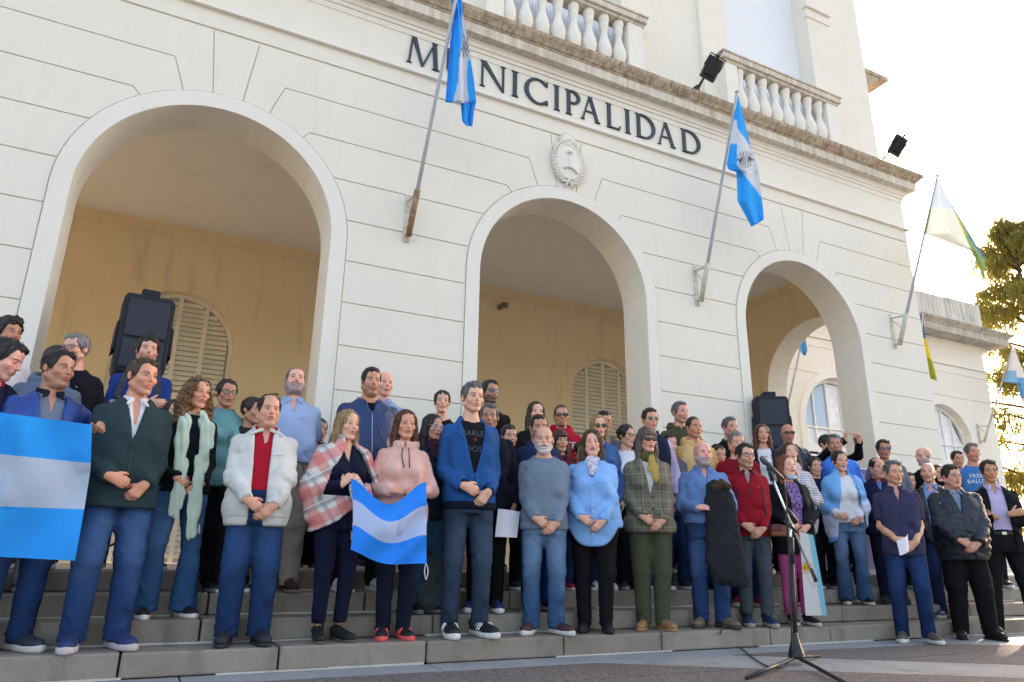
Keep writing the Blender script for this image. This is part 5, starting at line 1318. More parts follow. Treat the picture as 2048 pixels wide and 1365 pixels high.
def on_cloth(P, x, z, o=None):
    hit, loc, nrm, _ = (o or P['topo']).ray_cast(Vector((x, -.7, z)), Vector((0, 1, 0)))
    return (loc, nrm) if hit else (Vector((x, P['front'](z) - .02, z)), Vector((0, -1, 0)))
def buttons(mat, zs, x=0.0, r=.0065):
    def fn(P, sp):
        m = MB()
        for z in zs:
            loc, nr = on_cloth(P, x, z * P['s']); m.obox(loc + nr * .001, ((1, 0, .5), (-.5, 0, 1), nr), (r, r, .003))
        m.build('button', mat, P['root'], bevel=.0015)
    return fn
def belt(mat, z=1.02, buckle=None):
    def fn(P, sp):
        A = np.array(P['prof']); zz = z * P['s']; a = np.interp(zz, A[:, 0], A[:, 1]) + .013; b = np.interp(zz, A[:, 0], A[:, 2]) + .013; c = np.interp(zz, A[:, 0], A[:, 3]); m = MB()
        P_ = []
        for dz, o in ((-.019, 0), (-.017, .004), (.017, .004), (.019, 0)):
            P_.append([(math.copysign(abs(math.cos(q)) ** .85, math.cos(q)) * (a + o), c + math.copysign(abs(math.sin(q)) ** .85, math.sin(q)) * (b + o), zz + dz) for q in [2 * math.pi * i / 40 for i in range(41)]])
        m.grid(P_); o = m.build('belt', mat, P['root'], smooth=True)
        if buckle: k = MB(); k.obox((0, c - b - .006, zz), ((1, 0, 0), (0, 0, 1), (0, 1, 0)), (.022, .016, .004)); k.build('buckle', buckle, o, bevel=.002)
    return fn
def ribbon(P, path, wid, th, mat, name, seed=1, h=.0080, amp=.0022):
    """flat band of cloth following path points"""
    pts = np.array(path, float); F = Field(pts.min(0) - wid - .02, pts.max(0) + wid + .02, h)
    for i in range(len(pts) - 1):
        F.add(cone(pts[i], pts[i + 1], wid, wid, sc=(1, wid / th, 1)), .01)
    F.warp(lambda x, y, z: (amp * np.sin(85 * x + 4 * np.sin(9 * z + seed) + seed) + .002 * np.sin(160 * x + 20 * z)).astype(np.float32) * np.ones_like(F.D)); V, Q = F.mesh(); return obj_of(name, V, Q, mat, P['root'])
def text_on(txt, mat, x, z, size, name='print', curve=True, back=.0015):
    def fn(P, sp):
        cu = bpy.data.curves.new('txt', 'FONT'); cu.body = txt; cu.size = size; cu.align_x = 'CENTER'; cu.space_line = .95; cu.resolution_u = 2
        t = bpy.data.objects.new('txt', cu); COL.objects.link(t); dg = bpy.context.evaluated_depsgraph_get(); me = bpy.data.meshes.new_from_object(t.evaluated_get(dg)); bpy.data.objects.remove(t)
        import bmesh
        bm = bmesh.new(); bm.from_mesh(me); bmesh.ops.triangulate(bm, faces=bm.faces); bmesh.ops.subdivide_edges(bm, edges=[e for e in bm.edges if e.calc_length() > .02], cuts=1)
        for v in bm.verts:
            X, Z = v.co.x + x, v.co.y + z * P['s']; loc, nr = on_cloth(P, X, Z, P.get('printon')); v.co = Vector((X, loc.y - back - .0035, Z))
        bm.to_mesh(me); bm.free(); me.materials.clear(); me.materials.append(mat); o = bpy.data.objects.new(name, me); link(o, P['root'])
    return fn
def backpack_straps(mat):
    def fn(P, sp):
        s = P['s']
        for sd in (-1, 1):
            m = MB(); pts = [(sd * .105, .05, 1.50 * s)] + [tuple(on_cloth(P, sd * (.105 + .012 * i), (1.46 - .06 * i) * s)[0] + Vector((0, -.006, 0))) for i in range(5)]
            for i in range(len(pts) - 1):
                a, b = Vector(pts[i]), Vector(pts[i + 1]); d = (b - a).normalized(); m.obox((a + b) / 2, (d, (1, 0, 0), d.cross(Vector((1, 0, 0)))), ((b - a).length * .54, .026, .006))
            m.build('strap', mat, P['root'], bevel=.003)
    return fn
def earring(P, sp):
    m = MB()
    for sd in (-1, 1):
        c = P['hx'](V3(sd * .083, .006, -.034)[None])[0]; m.lathe([(.0005, -.005), (.004, -.002), (.004, .002), (.0005, .005)], tuple(c), 8)
    m.build('earring', plain('pearl', (.8, .78, .74), .25), P['root'], smooth=True)
def watch(side):
    def fn(P, sp):
        S, E, W, d, pn, hk = P['arm'][side]; ax = Vector(unit(W - E)); c = Vector(W) - ax * .012; m = MB(); u = ax.orthogonal().normalized(); v = ax.cross(u)
        m.grid([[tuple(c + ax * o + (u * math.cos(q) + v * math.sin(q)) * (.0335 * P['s'])) for q in [2 * math.pi * i / 16 for i in range(17)]] for o in (-.010, .010)]); n = Vector((0, -1, .2)); n = (n - ax * n.dot(ax)).normalized()
        o = m.build('watch', plain('watch_strap', (.02, .02, .02), .5), P['root'], smooth=True); k = MB(); k.obox(c + n * .036, (ax, n.cross(ax), n), (.018, .018, .005)); k.build('dial', plain('watch_dial', (.25, .25, .26), .2, metal=.6), o, bevel=.005)
    return fn

def seams(lines, mat, r=.0022, name='seam'):
    """stitched lines on the outer garment, each a list of (x, z) in units of height"""
    def fn(P, sp):
        for L in lines:
            m = MB(); pts = [(x, 0, z * P['s']) for x, z in L]; d = []
            for (x0, _, z0), (x1, _, z1) in zip(pts[:-1], pts[1:]):
                for t in np.linspace(0, 1, 6)[:-1]: d.append((x0 + (x1 - x0) * t, 0, z0 + (z1 - z0) * t))
            surf(m, d + [pts[-1]], P, r); m.build(name, mat, P['root'])
    return fn
def cuffs(mat, hem=None):
    def fn(P, sp):
        s = P['s']; off = sp['top'].get('off', .02)
        for sd in (-1, 1):
            S, E, W = P['arm'][sd][:3]; lo = W - .09; hi = W + .09; F = Field(lo, hi, .009); d = unit(W - E); F.add(cone(W - d * .055, W - d * .004, .036 * s + off * .5, .034 * s + off * .45, flat_b=True)); x, y, z = F.grid(); c = W - d * .055; F.D = np.maximum(F.D, -((x - c[0]) * d[0] + (y - c[1]) * d[1] + (z - c[2]) * d[2])); V, Q = F.mesh(); obj_of('cuff', V, Q, mat, P['root'])
        if hem:
            zh = sp['top']['hem'] * s; F = Field((-.27, -.30, zh - .02), (.27, .24, zh + .08), .012); F.add(torso(P['prof'], off + .004)); F.warp(folds(P['seed'] + 11, .004)); x, y, z = F.grid(); F.D = np.maximum(F.D, np.maximum(zh - .004 - z, z - zh - .055)); V, Q = F.mesh(); obj_of('hem_band', V, Q, mat, P['root'])
    return fn

def shoe_stripes(c):
    def fn(P, sp):
        m_ = plain('stripe_%d_%d_%d' % tuple(int(q * 255) for q in c), c)
        for o in [q for q in P['root'].children if q.name.startswith('shoe')]:
            for sd in (-1, 1):
                for k in range(3):
                    m = MB(); a = Vector((sd * .043, -.02 - .026 * k, .042)); b = Vector((sd * .030, -.045 - .026 * k, .078)); m.tube([a, (a + b) / 2 + Vector((sd * .004, 0, 0)), b], .0055, 4); m.build('stripe', m_, o)
    return fn
PHONE = {}
def kerchief(P, sp, mat, big=0):
    """cloth tied round the neck with a triangle of cloth on the chest"""
    s = P['s']; zc = 1.462 * s; F = Field((-.16, -.24, zc - .22), (.16, .14, zc + .09), .008); x, y, z = F.grid()
    rr = np.sqrt(x ** 2 + (y - .016) ** 2); F.D = (np.sqrt((rr - (.066 + .014 * big) * s) ** 2 + ((z - zc - .01 - .30 * (y - .01)) * .55) ** 2) - (.016 + .007 * big)).astype(np.float32)
    f = P['front']; o = sp['top'].get('off', .014) + (.028 if sp.get('sex') == 'f' else .008)
    F.add(cone((0, -.065, zc - .015), (0, f(zc - .13) - o, zc - (.13 + .05 * big)), .052 + .02 * big, .010, sc=(1, 3.0, 1)), .02); F.add(ell((0, -.088, zc - .012), (.022, .018, .02)), .012)
    F.warp(folds(P['seed'] + 5, .003, (60, 50, 40))); V, Q = F.mesh(); obj_of('neckerchief', V, Q, mat, P['root'])
def neck_scarf(P, sp, mat, mat2):
    s = P['s']; zc = 1.475 * s; F = Field((-.15, -.20, zc - .10), (.15, .14, zc + .10), .008); x, y, z = F.grid(); rr = np.sqrt(x ** 2 + (y - .012) ** 2)
    F.D = (np.sqrt((rr - .066 * s) ** 2 + ((z - zc - .25 * (y - .01)) * .5) ** 2) - .022).astype(np.float32); F.add(ell((.015, -.095, zc - .02), (.03, .026, .028)), .015); F.warp(folds(P['seed'] + 5, .004, (60, 50, 40))); V, Q = F.mesh(); sc = obj_of('scarf', V, Q, mat, P['root'])
    f = P['front']; o = sp['top'].get('off', .014) + .040
    k = ribbon(P, [(.02, -.11, zc - .03), (.03, f(1.36 * s) - o, 1.36 * s), (.035, f(1.25 * s) - o - .005, 1.26 * s)], .036, .014, mat2, 'scarf_end', 3)
def long_scarf(P, sp, mat):
    s = P['s']; f = P['front']; zc = 1.462 * s; F = Field((-.14, -.15, zc - .08), (.14, .14, zc + .08), .009); x, y, z = F.grid(); rr = np.sqrt(x ** 2 + (y - .02) ** 2)
    F.D = (np.sqrt((rr - .078 * s) ** 2 + ((z - zc - .15 * (y)) * .6) ** 2) - .018).astype(np.float32); F.D = np.maximum(F.D, np.minimum(.035 - np.abs(x), -y)); F.warp(folds(P['seed'], .003, (60, 50, 40))); V, Q = F.mesh(); k = obj_of('scarf', V, Q, mat, P['root'])
    o = sp['top'].get('off', .014) + .032
    for sd, zend in ((-1, .72), (1, .58)):
        zz = [1.44, 1.34, 1.22, 1.08, .95, .85, zend]; pth = [(sd * (.068 + .012 * math.sin(i)), min(f(z_ * s), f(1.2 * s)) - o - (.02 if z_ < 1 else 0), z_ * s) for i, z_ in enumerate(zz)]
        pth[0] = (sd * .050, -.005, 1.448 * s); ribbon(P, pth, .042, .015, mat, 'scarf_end', sd + 2, h=.0068)
def shawl(P, sp):
    """wide plaid wrap over both shoulders and upper arms"""
    s = P['s']; mat = cloth('plaid_shawl', c_(214, 206, 200), 'plaid', (c_(214, 108, 104), c_(120, 130, 138), c_(236, 230, 224))); A = P['arm']
    F = Field((-.42, -.40, .72 * s), (.42, .26, 1.56 * s), .0115); F.add(torso(P['prof'], .040))
    for sd in (-1, 1):
        S, E, W = A[sd][:3]; F.add(cone(S, E, .078, .080), .05); F.add(cone(E, E + (W - E) * .55, .078, .060), .04); F.add(cone(E, E + V3(sd * .0, .0, -.20), .065, .03), .05)
    F.warp(folds(P['seed'] + 3, .0055, (26, 20, 16))); x, y, z = F.grid()
    F.D = np.maximum(F.D, np.minimum(.055 + .5 * np.clip(1.45 * s - z, 0, .3) * (z > 1.05 * s) - np.abs(x - .035), -y - .02) - 1.0 * (z < 1.05 * s))       # open at the chest
    F.D = np.maximum(F.D, (.90 * s - .55 * np.minimum(x, .0) * -1 + .22 * np.maximum(x + .05, 0) * 2.2 - z)); nr = .072; F.D = np.maximum(F.D, np.minimum(nr - np.sqrt(x ** 2 + (y - .02) ** 2), z - 1.40 * s)); V, Q = F.mesh(); o = obj_of('shawl', V, Q, mat, P['root'])
    W = A[1][2]; m_ = ribbon(P, [(.06, W[1] - .02, W[2] - .04), (.085, W[1] - .035, W[2] - .16), (.075, W[1] - .03, W[2] - .27)], .070, .022, mat, 'shawl_end', 4, amp=.005)
    fr = MB()
    for i in range(16):
        x0 = .015 + .0085 * i; fr.tube([(x0, W[1] - .03, W[2] - .315), (x0 + rnd.uniform(-.006, .006), W[1] - .03, W[2] - .365 - rnd.uniform(0, .02))], .0028, 4)
    tag(fr.build('fringe', mat, m_), kind='stuff')
def flag_cape(P, sp):
    s = P['s']; A = P['arm']; b = NB('flag_cape', .7, .2); sx_ = b.n('SeparateXYZ'); b.l(b.vec, sx_.inputs[0]); u = b.math('ADD', sx_.outputs[2], b.math('MULTIPLY', sx_.outputs[0], -.35))
    b.color(b.ramp(b.math('MULTIPLY_ADD', u, 1.0, -.55), [(.0, c_(86, 156, 226)), (.18, c_(86, 156, 226)), (.20, c_(196, 206, 230)), (.44, c_(196, 206, 230)), (.46, c_(110, 176, 232)), (1, c_(110, 176, 232))])); b.bump(b.noise(12, 4, dist=1.5), .5, .02); mt = b.done()
    F = Field((-.42, -.36, .52 * s), (.42, .28, 1.56 * s), .0120); F.add(torso([(.45 * s, .17, .12, .01)] + P['prof'][1:], .036))
    for sd in (-1, 1): F.add(ell((sd * .074, P['front'](1.235 * s) + .018, 1.235 * s), (.088, .088, .092)), .03)
    for sd in (-1, 1):
        S, E, W = A[sd][:3]; F.add(cone(S, E, .072, .072), .05); F.add(cone(E, E + (W - E) * .45, .070, .055), .04); F.add(cone(E, E + V3(0, .03, -.25), .06, .03), .06)
    F.warp(folds(P['seed'] + 3, .006, (26, 20, 16))); x, y, z = F.grid()
    F.D = np.maximum(F.D, np.minimum(.070 + .16 * np.clip(1.40 * s - z, 0, 1) - np.abs(x - .045), -y - .0)); F.D = np.maximum(F.D, (.72 * s + .42 * np.maximum(x + .08, 0) - .5 * np.clip(-.1 - x, 0, .1) - z)); F.D = np.maximum(F.D, np.minimum(.066 - np.sqrt(x ** 2 + (y - .02) ** 2), z - 1.38 * s)); V, Q = F.mesh(); obj_of('flag_cape', V, Q, mt, P['root'])
def vest(P, sp, mat):
    s = P['s']; F = Field((-.27, -.27, .82 * s), (.27, .24, 1.54 * s), .0165); F.add(torso(P['prof'], .030)); F.add(cone((-.12, .01, 1.40 * s), (.12, .01, 1.40 * s), .06, .06), .03); x, y, z = F.grid(); F.D = np.maximum(F.D, .86 * s - z); F.D = np.maximum(F.D, np.abs(x) - .205 + .05 * np.clip(z - 1.25 * s, 0, .3) / .3); F.D = np.maximum(F.D, np.minimum(np.interp(z.ravel(), [1.15 * s, 1.5 * s], [-.01, .065])[None, None, :] - np.abs(x), -y)); F.D = np.maximum(F.D, np.minimum(.066 - np.sqrt(x ** 2 + (y - .02) ** 2), z - 1.40 * s)); V, Q = F.mesh(); obj_of('vest', V, Q, mat, P['root'])
def lapels(P, sp, mat):
    s = P['s']; f = P['front']; F = Field((-.14, -.24, 1.08 * s), (.14, .0, 1.50 * s), .0075); o = sp['top'].get('off', .02) + (.012)
    for sd in (-1, 1):
        F.add(cone((sd * .075, f(1.40 * s) - o, 1.41 * s), (sd * .022, f(1.15 * s) - o - .022, 1.13 * s), .036, .008, sc=(1, 3.2, 1)), .0)
    x, y, z = F.grid(); hw = np.interp(z.ravel(), [1.1 * s, 1.24 * s, 1.38 * s, 1.5 * s], [.0, .022, .052, .066])[None, None, :]; F.D = np.maximum(F.D, hw - np.abs(x)); V, Q = F.mesh(); obj_of('lapel', V, Q, mat, P['root'])
def chin_mask(P, sp):
    m = MB(); R_ings = []
    for dz, r in ((-.020, .0), (-.012, .006), (.010, .008), (.020, .004)):
        R_ings.append([tuple(P['hx'](V3(.060 * math.sin(q), -.030 - (.066 + r) * math.cos(q), -.112 + dz - .028 * math.cos(q))[None])[0]) for q in np.linspace(-1.35, 1.35, 15)])
    m.grid(R_ings); o = m.build('face_mask', plain('mask_blue', c_(150, 200, 218)), P['root'], smooth=True); so = o.modifiers.new('thick', 'SOLIDIFY'); so.thickness = .002
    m = MB()
    for sd in (-1, 1): m.tube([tuple(P['hx'](V3(*p)[None])[0]) for p in ((sd * .058, -.045, -.115), (sd * .075, -.01, -.06), (sd * .084, .022, -.01))], .0014, 4)
    m.build('ear_loop', WPR, o)
def sleeve_stripes(P, sp, mat):
    S, E, W = P['arm'][-1][:3]; r = .047 * P['s'] + sp['top'].get('off', .02)
    for k in (-1, 0, 1):
        m = MB(); n = V3(-.85, -.5, 0); n = unit(n - unit(E - S) * (n @ unit(E - S))); q = np.cross(unit(E - S), n); a = .30 * k; dr = n * math.cos(a) + q * math.sin(a); m.tube([tuple(S + dr * (r + .002) + V3(0, 0, .02))] + [tuple(S + (E - S) * t + dr * (r - .001 - .004 * t)) for t in (.3, .6, .95)], .0055, 5); m.build('sleeve_stripe', mat, P['root'])
# ------------------------------------------------------------------ the crowd
def c_(r, g, b):
    f = lambda v: (v / 255 / 12.92) if v <= 10 else ((v / 255 + .055) / 1.055) ** 2.4
    return (f(r), f(g), f(b))
def cl(name, rgb, kind='cotton', c2=None): return cloth(name, c_(*rgb), kind, c2)
STEPZ = {0: 0.0, 1: .145, 2: .29, 3: .435, 4: .58}
FAIR, LIGHT, TAN, OLIVE, BROWN, PINK = c_(206, 160, 138), c_(196, 148, 124), c_(176, 126, 100), c_(160, 112, 86), c_(140, 94, 70), c_(208, 152, 136)
YCAM = CAM.y
def stand(hx, htop, k, y, ba=0, ha=0, hpx=0, **sp):
    """hx, htop: where the crown of the head shows; k: step; y: depth; ba / ha: turn of body / head away from the camera"""
    p = aty(hx, htop, y); az = math.degrees(math.atan2(p.x, y - YCAM))
    sp['x'], sp['y'], sp['z'] = p.x, y, STEPZ[k]; sp['H'] = sp.pop('height', p.z - STEPZ[k])
    sp['yaw'] = -az + ba; sp['hyaw'] = ha - ba
    if VERBOSE: print('%-60s x %.2f y %.2f H %.2f' % (sp['label'][:60], p.x, y, sp['H']))
    return person(**sp)
VERBOSE = False
DENIM = lambda n, rgb, rgb2=None: cloth('denim_' + n, c_(*rgb), 'denim', c_(*rgb2) if rgb2 else None)
JB = DENIM('blue', (34, 62, 106), (84, 122, 168)); JD = DENIM('dark', (22, 40, 72), (40, 66, 106)); JL = DENIM('light', (52, 86, 124), (140, 170, 202)); JG = DENIM('slate', (44, 60, 78), (70, 90, 112)); JM = DENIM('mid', (26, 54, 94), (56, 92, 140))
BLK = cl('black_cotton', (18, 18, 22)); BLKT = cl('black_trousers', (20, 20, 24)); NAVYT = cl('navy_trousers', (18, 24, 44)); WHITE = cl('white_cotton', (225, 224, 228)); NAVY = cl('navy_cotton', (22, 32, 58))
DKSOLE, WSOLE, GSOLE, TSOLE = (.02, .02, .02), c_(214, 212, 208), c_(130, 128, 124), c_(150, 110, 78)
GOLD = plain('gold_metal', (.55, .42, .18), .3, metal=.9); STEEL = plain('steel_metal', (.5, .5, .5), .3, metal=.9); WPR = plain('white_print', c_(225, 225, 225)); LEATH = plain('black_leather', (.015, .014, .013), .4); BRL = plain('brown_leather', c_(110, 62, 40), .45); BTN = plain('dark_button', (.02, .018, .015), .4)
T = lambda mat, waist=1.03, **k: dict(mat=mat, waist=waist, **k)

# ---- front row, first step (left to right)
stand(6, 676, 1, -2.00, ba=30, ha=62, pitch=-16, label='man at the far left edge looking down, navy jacket with red trim', skin=PINK, hair='short', hairc='black', recede=.4, age=.6, eyes_down=1,
      top=dict(mat=cl('navy_jacket_a', (24, 28, 46)), off=.024, hem=.84, open=[(1.2, 0), (1.46, .05)], collar=.03), under=[dict(mat=cl('navy_polo_a', (30, 34, 52)))], bottom=T(JD), extras=[collar(cl('red_polo_a', (170, 30, 40)), pts=False)], arms=('side', 'hold'), shoes=('sneaker', (.05, .06, .08), WSOLE))
stand(120, 701, 1, -1.98, ba=12, ha=38, label='man in bright blue jacket over grey polo holding the big flag', skin=TAN, hair='short', hairc='black', hvol=.8, fat=.35, age=.4, gaze=14, sy=1,
      top=dict(mat=cl('royal_jacket', (24, 66, 140), 'shell'), off=.026, hem=.84, open=[(1.0, .045), (1.25, .055), (1.50, .075)], fullopen=1), under=[dict(mat=cl('grey_polo', (110, 124, 140)), open=[(1.34, 0), (1.46, .022)])], bottom=T(JM), arms=('hold', ((.235, -.20, 1.235), (.15, -.75, .45), (-.5, -.4, -.6), 'fist')), stance=.12,
      shoes=('sneaker', c_(34, 44, 62), c_(200, 196, 188)), extras=[collar(cl('dark_collar', (28, 32, 46)))])
stand(287, 718, 1, -2.03, ba=8, ha=34, label='older man in dark green zip cardigan over an open white shirt', skin=c_(198, 138, 112), hair='short', hairc='brown', hvol=.85, recede=.3, age=1.0, gaze=10, w=1.05, hz=.91,
      top=dict(mat=cl('green_cardigan', (44, 62, 66), 'knit'), off=.026, hem=.80, open=[(1.20, .003), (1.30, .022), (1.40, .045), (1.50, .070)], collar=.03, neck=.064), under=[dict(mat=WHITE, open=[(1.30, .004), (1.38, .016), (1.48, .03)])],
      bottom=T(JB, knee=.070, hem=.064), arms='wrist', stance=.14, toe=18, shoes=('sneaker', c_(34, 54, 96), c_(196, 184, 188)), extras=[collar(WHITE, spread=.06), zipline(plain('zip_dark', (.04, .045, .05), .4), .82, 1.19), cuffs(cl('green_cardigan', (44, 62, 66), 'knit'), hem=1)])
stand(541, 789, 1, -2.03, ba=4, ha=12, label='man in white bomber jacket hanging open over a red polo', skin=c_(202, 146, 122), hair='thin', hairc='black', hvol=1.1, fat=.62, age=.5, mouth=.25, hz=.885, pitch=2,
      top=dict(mat=cl('white_bomber', (206, 206, 202)), off=.028, hem=.78, open=[(.7, .046), (1.0, .050), (1.2, .052), (1.42, .060), (1.5, .075)], fullopen=1, ox=-.015, wr=1.3), under=[dict(mat=cl('red_polo', (176, 26, 44)), hem=.82, open=[(1.34, 0), (1.46, .026)])],
      bottom=T(JM, hem=.068, knee=.070), arms='clasp', stance=.13, shoes=('dress', c_(32, 38, 46), (.03, .03, .03)), extras=[collar(cl('red_polo', (176, 26, 44)), r=.068, pts=False), collar(cl('white_bomber', (206, 206, 202)), r=.082, spread=.105, open_=.06, name='jacket_collar'), zipline(STEEL, .79, 1.3, -.064), zipline(STEEL, .79, 1.3, .034), seams([[(-.19, .845), (-.07, .842)], [(.04, .842), (.18, .845)], [(-.155, 1.0), (-.115, .93)], [(.125, .93), (.16, 1.0)], [(.06, 1.27), (.12, 1.275)]], plain('grey_seam', c_(150, 150, 146))), cuffs(cl('white_bomber', (206, 206, 202)))])
stand(696, 820, 1, -2.03, ba=22, ha=32, label='blonde woman wrapped in a pink and grey plaid shawl', sex='f', skin=c_(208, 156, 132), hair='long', hlen=.20, hairc='blonde', age=.55, lips=c_(170, 84, 80), mouth=.2, w=1.03,
      top=dict(mat=cl('navy_sweater', (20, 24, 46)), off=.012, hem=.82, open=[(1.30, 0), (1.46, .04)]), bottom=T(cl('navy_slim', (18, 24, 48)), hem=.044, knee=.056, hemz=.115), arms='chest', stance=.10, shoes=('dress', c_(24, 28, 34), c_(110, 84, 66)),
      extras=[lambda P, sp: shawl(P, sp)])
stand(812, 821, 1, -2.02, ba=8, ha=16, label='auburn haired woman in pale pink hoodie holding a small flag', sex='f', skin=c_(194, 140, 114), hair='long', hlen=.22, hairc='auburn', age=.6, lips=c_(160, 84, 76), w=1.04, fat=.2,
      top=dict(mat=cl('pink_hoodie', (226, 178, 166)), off=.020, hem=.84, wr=.8, bust=1.15), bottom=T(NAVYT, hem=.046, knee=.058), arms='hold', stance=.09, shoes=('sneaker', c_(24, 26, 34), c_(232, 92, 88)),
      extras=[shoe_stripes(c_(232, 92, 88)), hood(cl('pink_hoodie', (226, 178, 166)), LEATH), cuffs(cl('pink_hoodie', (226, 178, 166)), hem=1), seams([[(-.12, .98), (-.085, .90)], [(.12, .98), (.085, .90)]], plain('pink_seam', c_(190, 140, 130)))])
stand(945, 766, 1, -2.03, ba=16, ha=24, label='tall grey haired man in blue zip jacket over black printed tee', skin=c_(206, 156, 132), hair='short', hairc='salt', age=.7, w=.98, hz=.92, pitch=2, recede=.15,
      top=dict(mat=cl('blue_hooded_jacket', (26, 82, 142)), off=.022, hem=.83, open=[(1.06, .004), (1.20, .045), (1.36, .085), (1.5, .10)], collar=.03), under=[dict(mat=cl('black_tee', (22, 24, 30)), name='tee', neck=.066)],
      bottom=T(JG, hem=.050, knee=.060), arms='wrist', stance=.13, shoes=('sneaker', c_(24, 28, 36), WSOLE), print_under=1, extras=[shoe_stripes(c_(222, 222, 222)), lambda P, sp: (text_on('HARLEY', plain('grey_print', c_(74, 80, 90)), 0, 1.335, .065)(P, sp), text_on('DOSC', plain('grey_print', c_(74, 80, 90)), .01, 1.22, .065)(P, sp), text_on('o', plain('red_print', c_(180, 60, 60)), 0, 1.30, .05)(P, sp)), zipline(LEATH, .84, 1.05), cuffs(cl('dark_navy_rib', (18, 26, 42)), hem=1), seams([[(-.16, 1.36), (-.09, 1.30)], [(.16, 1.36), (.09, 1.30)], [(-.15, 1.02), (-.11, .93)], [(.15, 1.02), (.11, .93)]], LEATH)])
stand(1088, 852, 1, -2.03, ba=6, ha=0, label='bald man with white beard in grey sweatshirt and faded jeans', skin=c_(200, 150, 126), hair='bald', hairc='grey', beard='white', beardc='white', beard_len=.8, age=.7, mouth=.5, w=1.06, hz=.86,
      top=dict(mat=cl('grey_sweatshirt', (112, 128, 146)), off=.022, hem=.84, collar=.012), bottom=T(JL, hem=.062, knee=.066), arms='clasp', stance=.13, toe=24, shoes=('sneaker', c_(70, 44, 52), c_(206, 204, 200)), extras=[watch(1), cuffs(cl('grey_sweatshirt', (112, 128, 146)), hem=1), seams([[(-.20, 1.30), (-.075, 1.44)], [(.20, 1.30), (.075, 1.44)]], plain('grey_seam_b', c_(88, 102, 118)))])
stand(1183, 860, 1, -2.03, ba=-2, ha=4, label='woman in long sky blue shirt with white patterned neckerchief', sex='f', skin=c_(212, 156, 136), hair='long', hlen=.16, hairc='brown', hvol=1.05, fat=.45, age=.5, mouth=.6, lips=c_(190, 80, 84), w=1.14, hz=.88,
      top=dict(mat=cl('sky_shirt', (128, 178, 232)), off=.026, hem=.66, open=[(1.28, .0), (1.36, .016), (1.5, .06)], flare=.02, hemfn=lambda x, y, z, s: (.70 * s + .09 * np.clip(np.abs(x) / .17, 0, 1.2) ** 3 - z)), under=[dict(mat=WHITE, name='tee')], bottom=T(BLKT, hem=.050, knee=.060), arms='clasp', stance=.11,
      shoes=('boot', c_(20, 20, 24), (.012, .012, .012)), extras=[collar(cl('sky_shirt', (128, 178, 232)), open_=.04, spread=.07), lambda P, sp: kerchief(P, sp, cl('white_kerchief', (214, 212, 222), 'print', c_(150, 140, 170))), earring, buttons(plain('pale_button', c_(190, 205, 225)), [.80, .90, 1.0, 1.1, 1.2]), seams([[(-.014, .73), (-.014, 1.26)], [(.05, 1.24), (.13, 1.24)]], plain('shirt_seam', c_(92, 140, 200))), cuffs(cl('sky_shirt', (128, 178, 232)))])
stand(1291, 855, 1, -2.02, ba=8, ha=26, label='woman in checked tweed blazer with olive scarf and dark sunglasses', sex='f', skin=c_(196, 142, 118), hair='bob', hairc='greybrown', fringe=1, hvol=1.0, age=.8, fat=.25, lips=c_(150, 80, 76), w=1.05, hz=.87,
      top=dict(mat=cl('tweed', (122, 116, 100), 'check', (c_(92, 98, 96), c_(158, 146, 118))), off=.024, hem=.80, open=[(1.12, .003), (1.24, .026), (1.38, .060), (1.5, .075)], flare=.015, collar=.02, name='blazer'), under=[dict(mat=WHITE, name='shirt')], bottom=T(cl('olive_trousers', (72, 76, 58)), hem=.056, knee=.066), arms='clasp', stance=.095,
      toe=16, shoes=('sandal', c_(150, 112, 78), c_(170, 126, 90)), extras=[glasses(M_SUNLENS, M_FRAME, 'wrap'), lambda P, sp: neck_scarf(P, sp, cl('olive_scarf', (92, 88, 52)), cl('mustard_scarf', (178, 148, 78))), lambda P, sp: lapels(P, sp, sp['top']['mat']), buttons(BTN, [1.0, 1.10], .012, .010), seams([[(.012, .81), (.010, 1.13)], [(-.16, .965), (-.07, .955)], [(.07, .955), (.16, .965)], [(-.085, .82), (-.08, 1.2)], [(.095, .82), (.09, 1.2)]], plain('tweed_seam', c_(70, 68, 58)))])
stand(1402, 882, 1, -2.03, ba=10, ha=24, label='bald bearded man in light blue shirt with a coat over his arm', skin=c_(212, 150, 136), hair='bald', hairc='grey', beard='white', beardc='grey', beard_len=.6, fat=.75, age=.9, mouth=.15, pitch=2,
      top=dict(mat=cl('chambray_shirt', (96, 130, 180)), off=.020, hem=.93, open=[(1.32, 0), (1.48, .03)], wr=1.4, name='shirt'), bottom=T(JB, hem=.060, waist=1.0), arms='hold', stance=.12, toe=24, shoes=('boot', c_(112, 96, 78), c_(70, 60, 50)), extras=[collar(cl('chambray_shirt', (96, 130, 180)), r=.072, open_=.03), belt(LEATH, .955), cuffs(cl('chambray_shirt', (96, 130, 180))), seams([[(.0, .94), (.0, 1.3)], [(.05, 1.26), (.12, 1.26)], [(.05, 1.26), (.055, 1.15)]], plain('chambray_seam', c_(64, 92, 140)))])
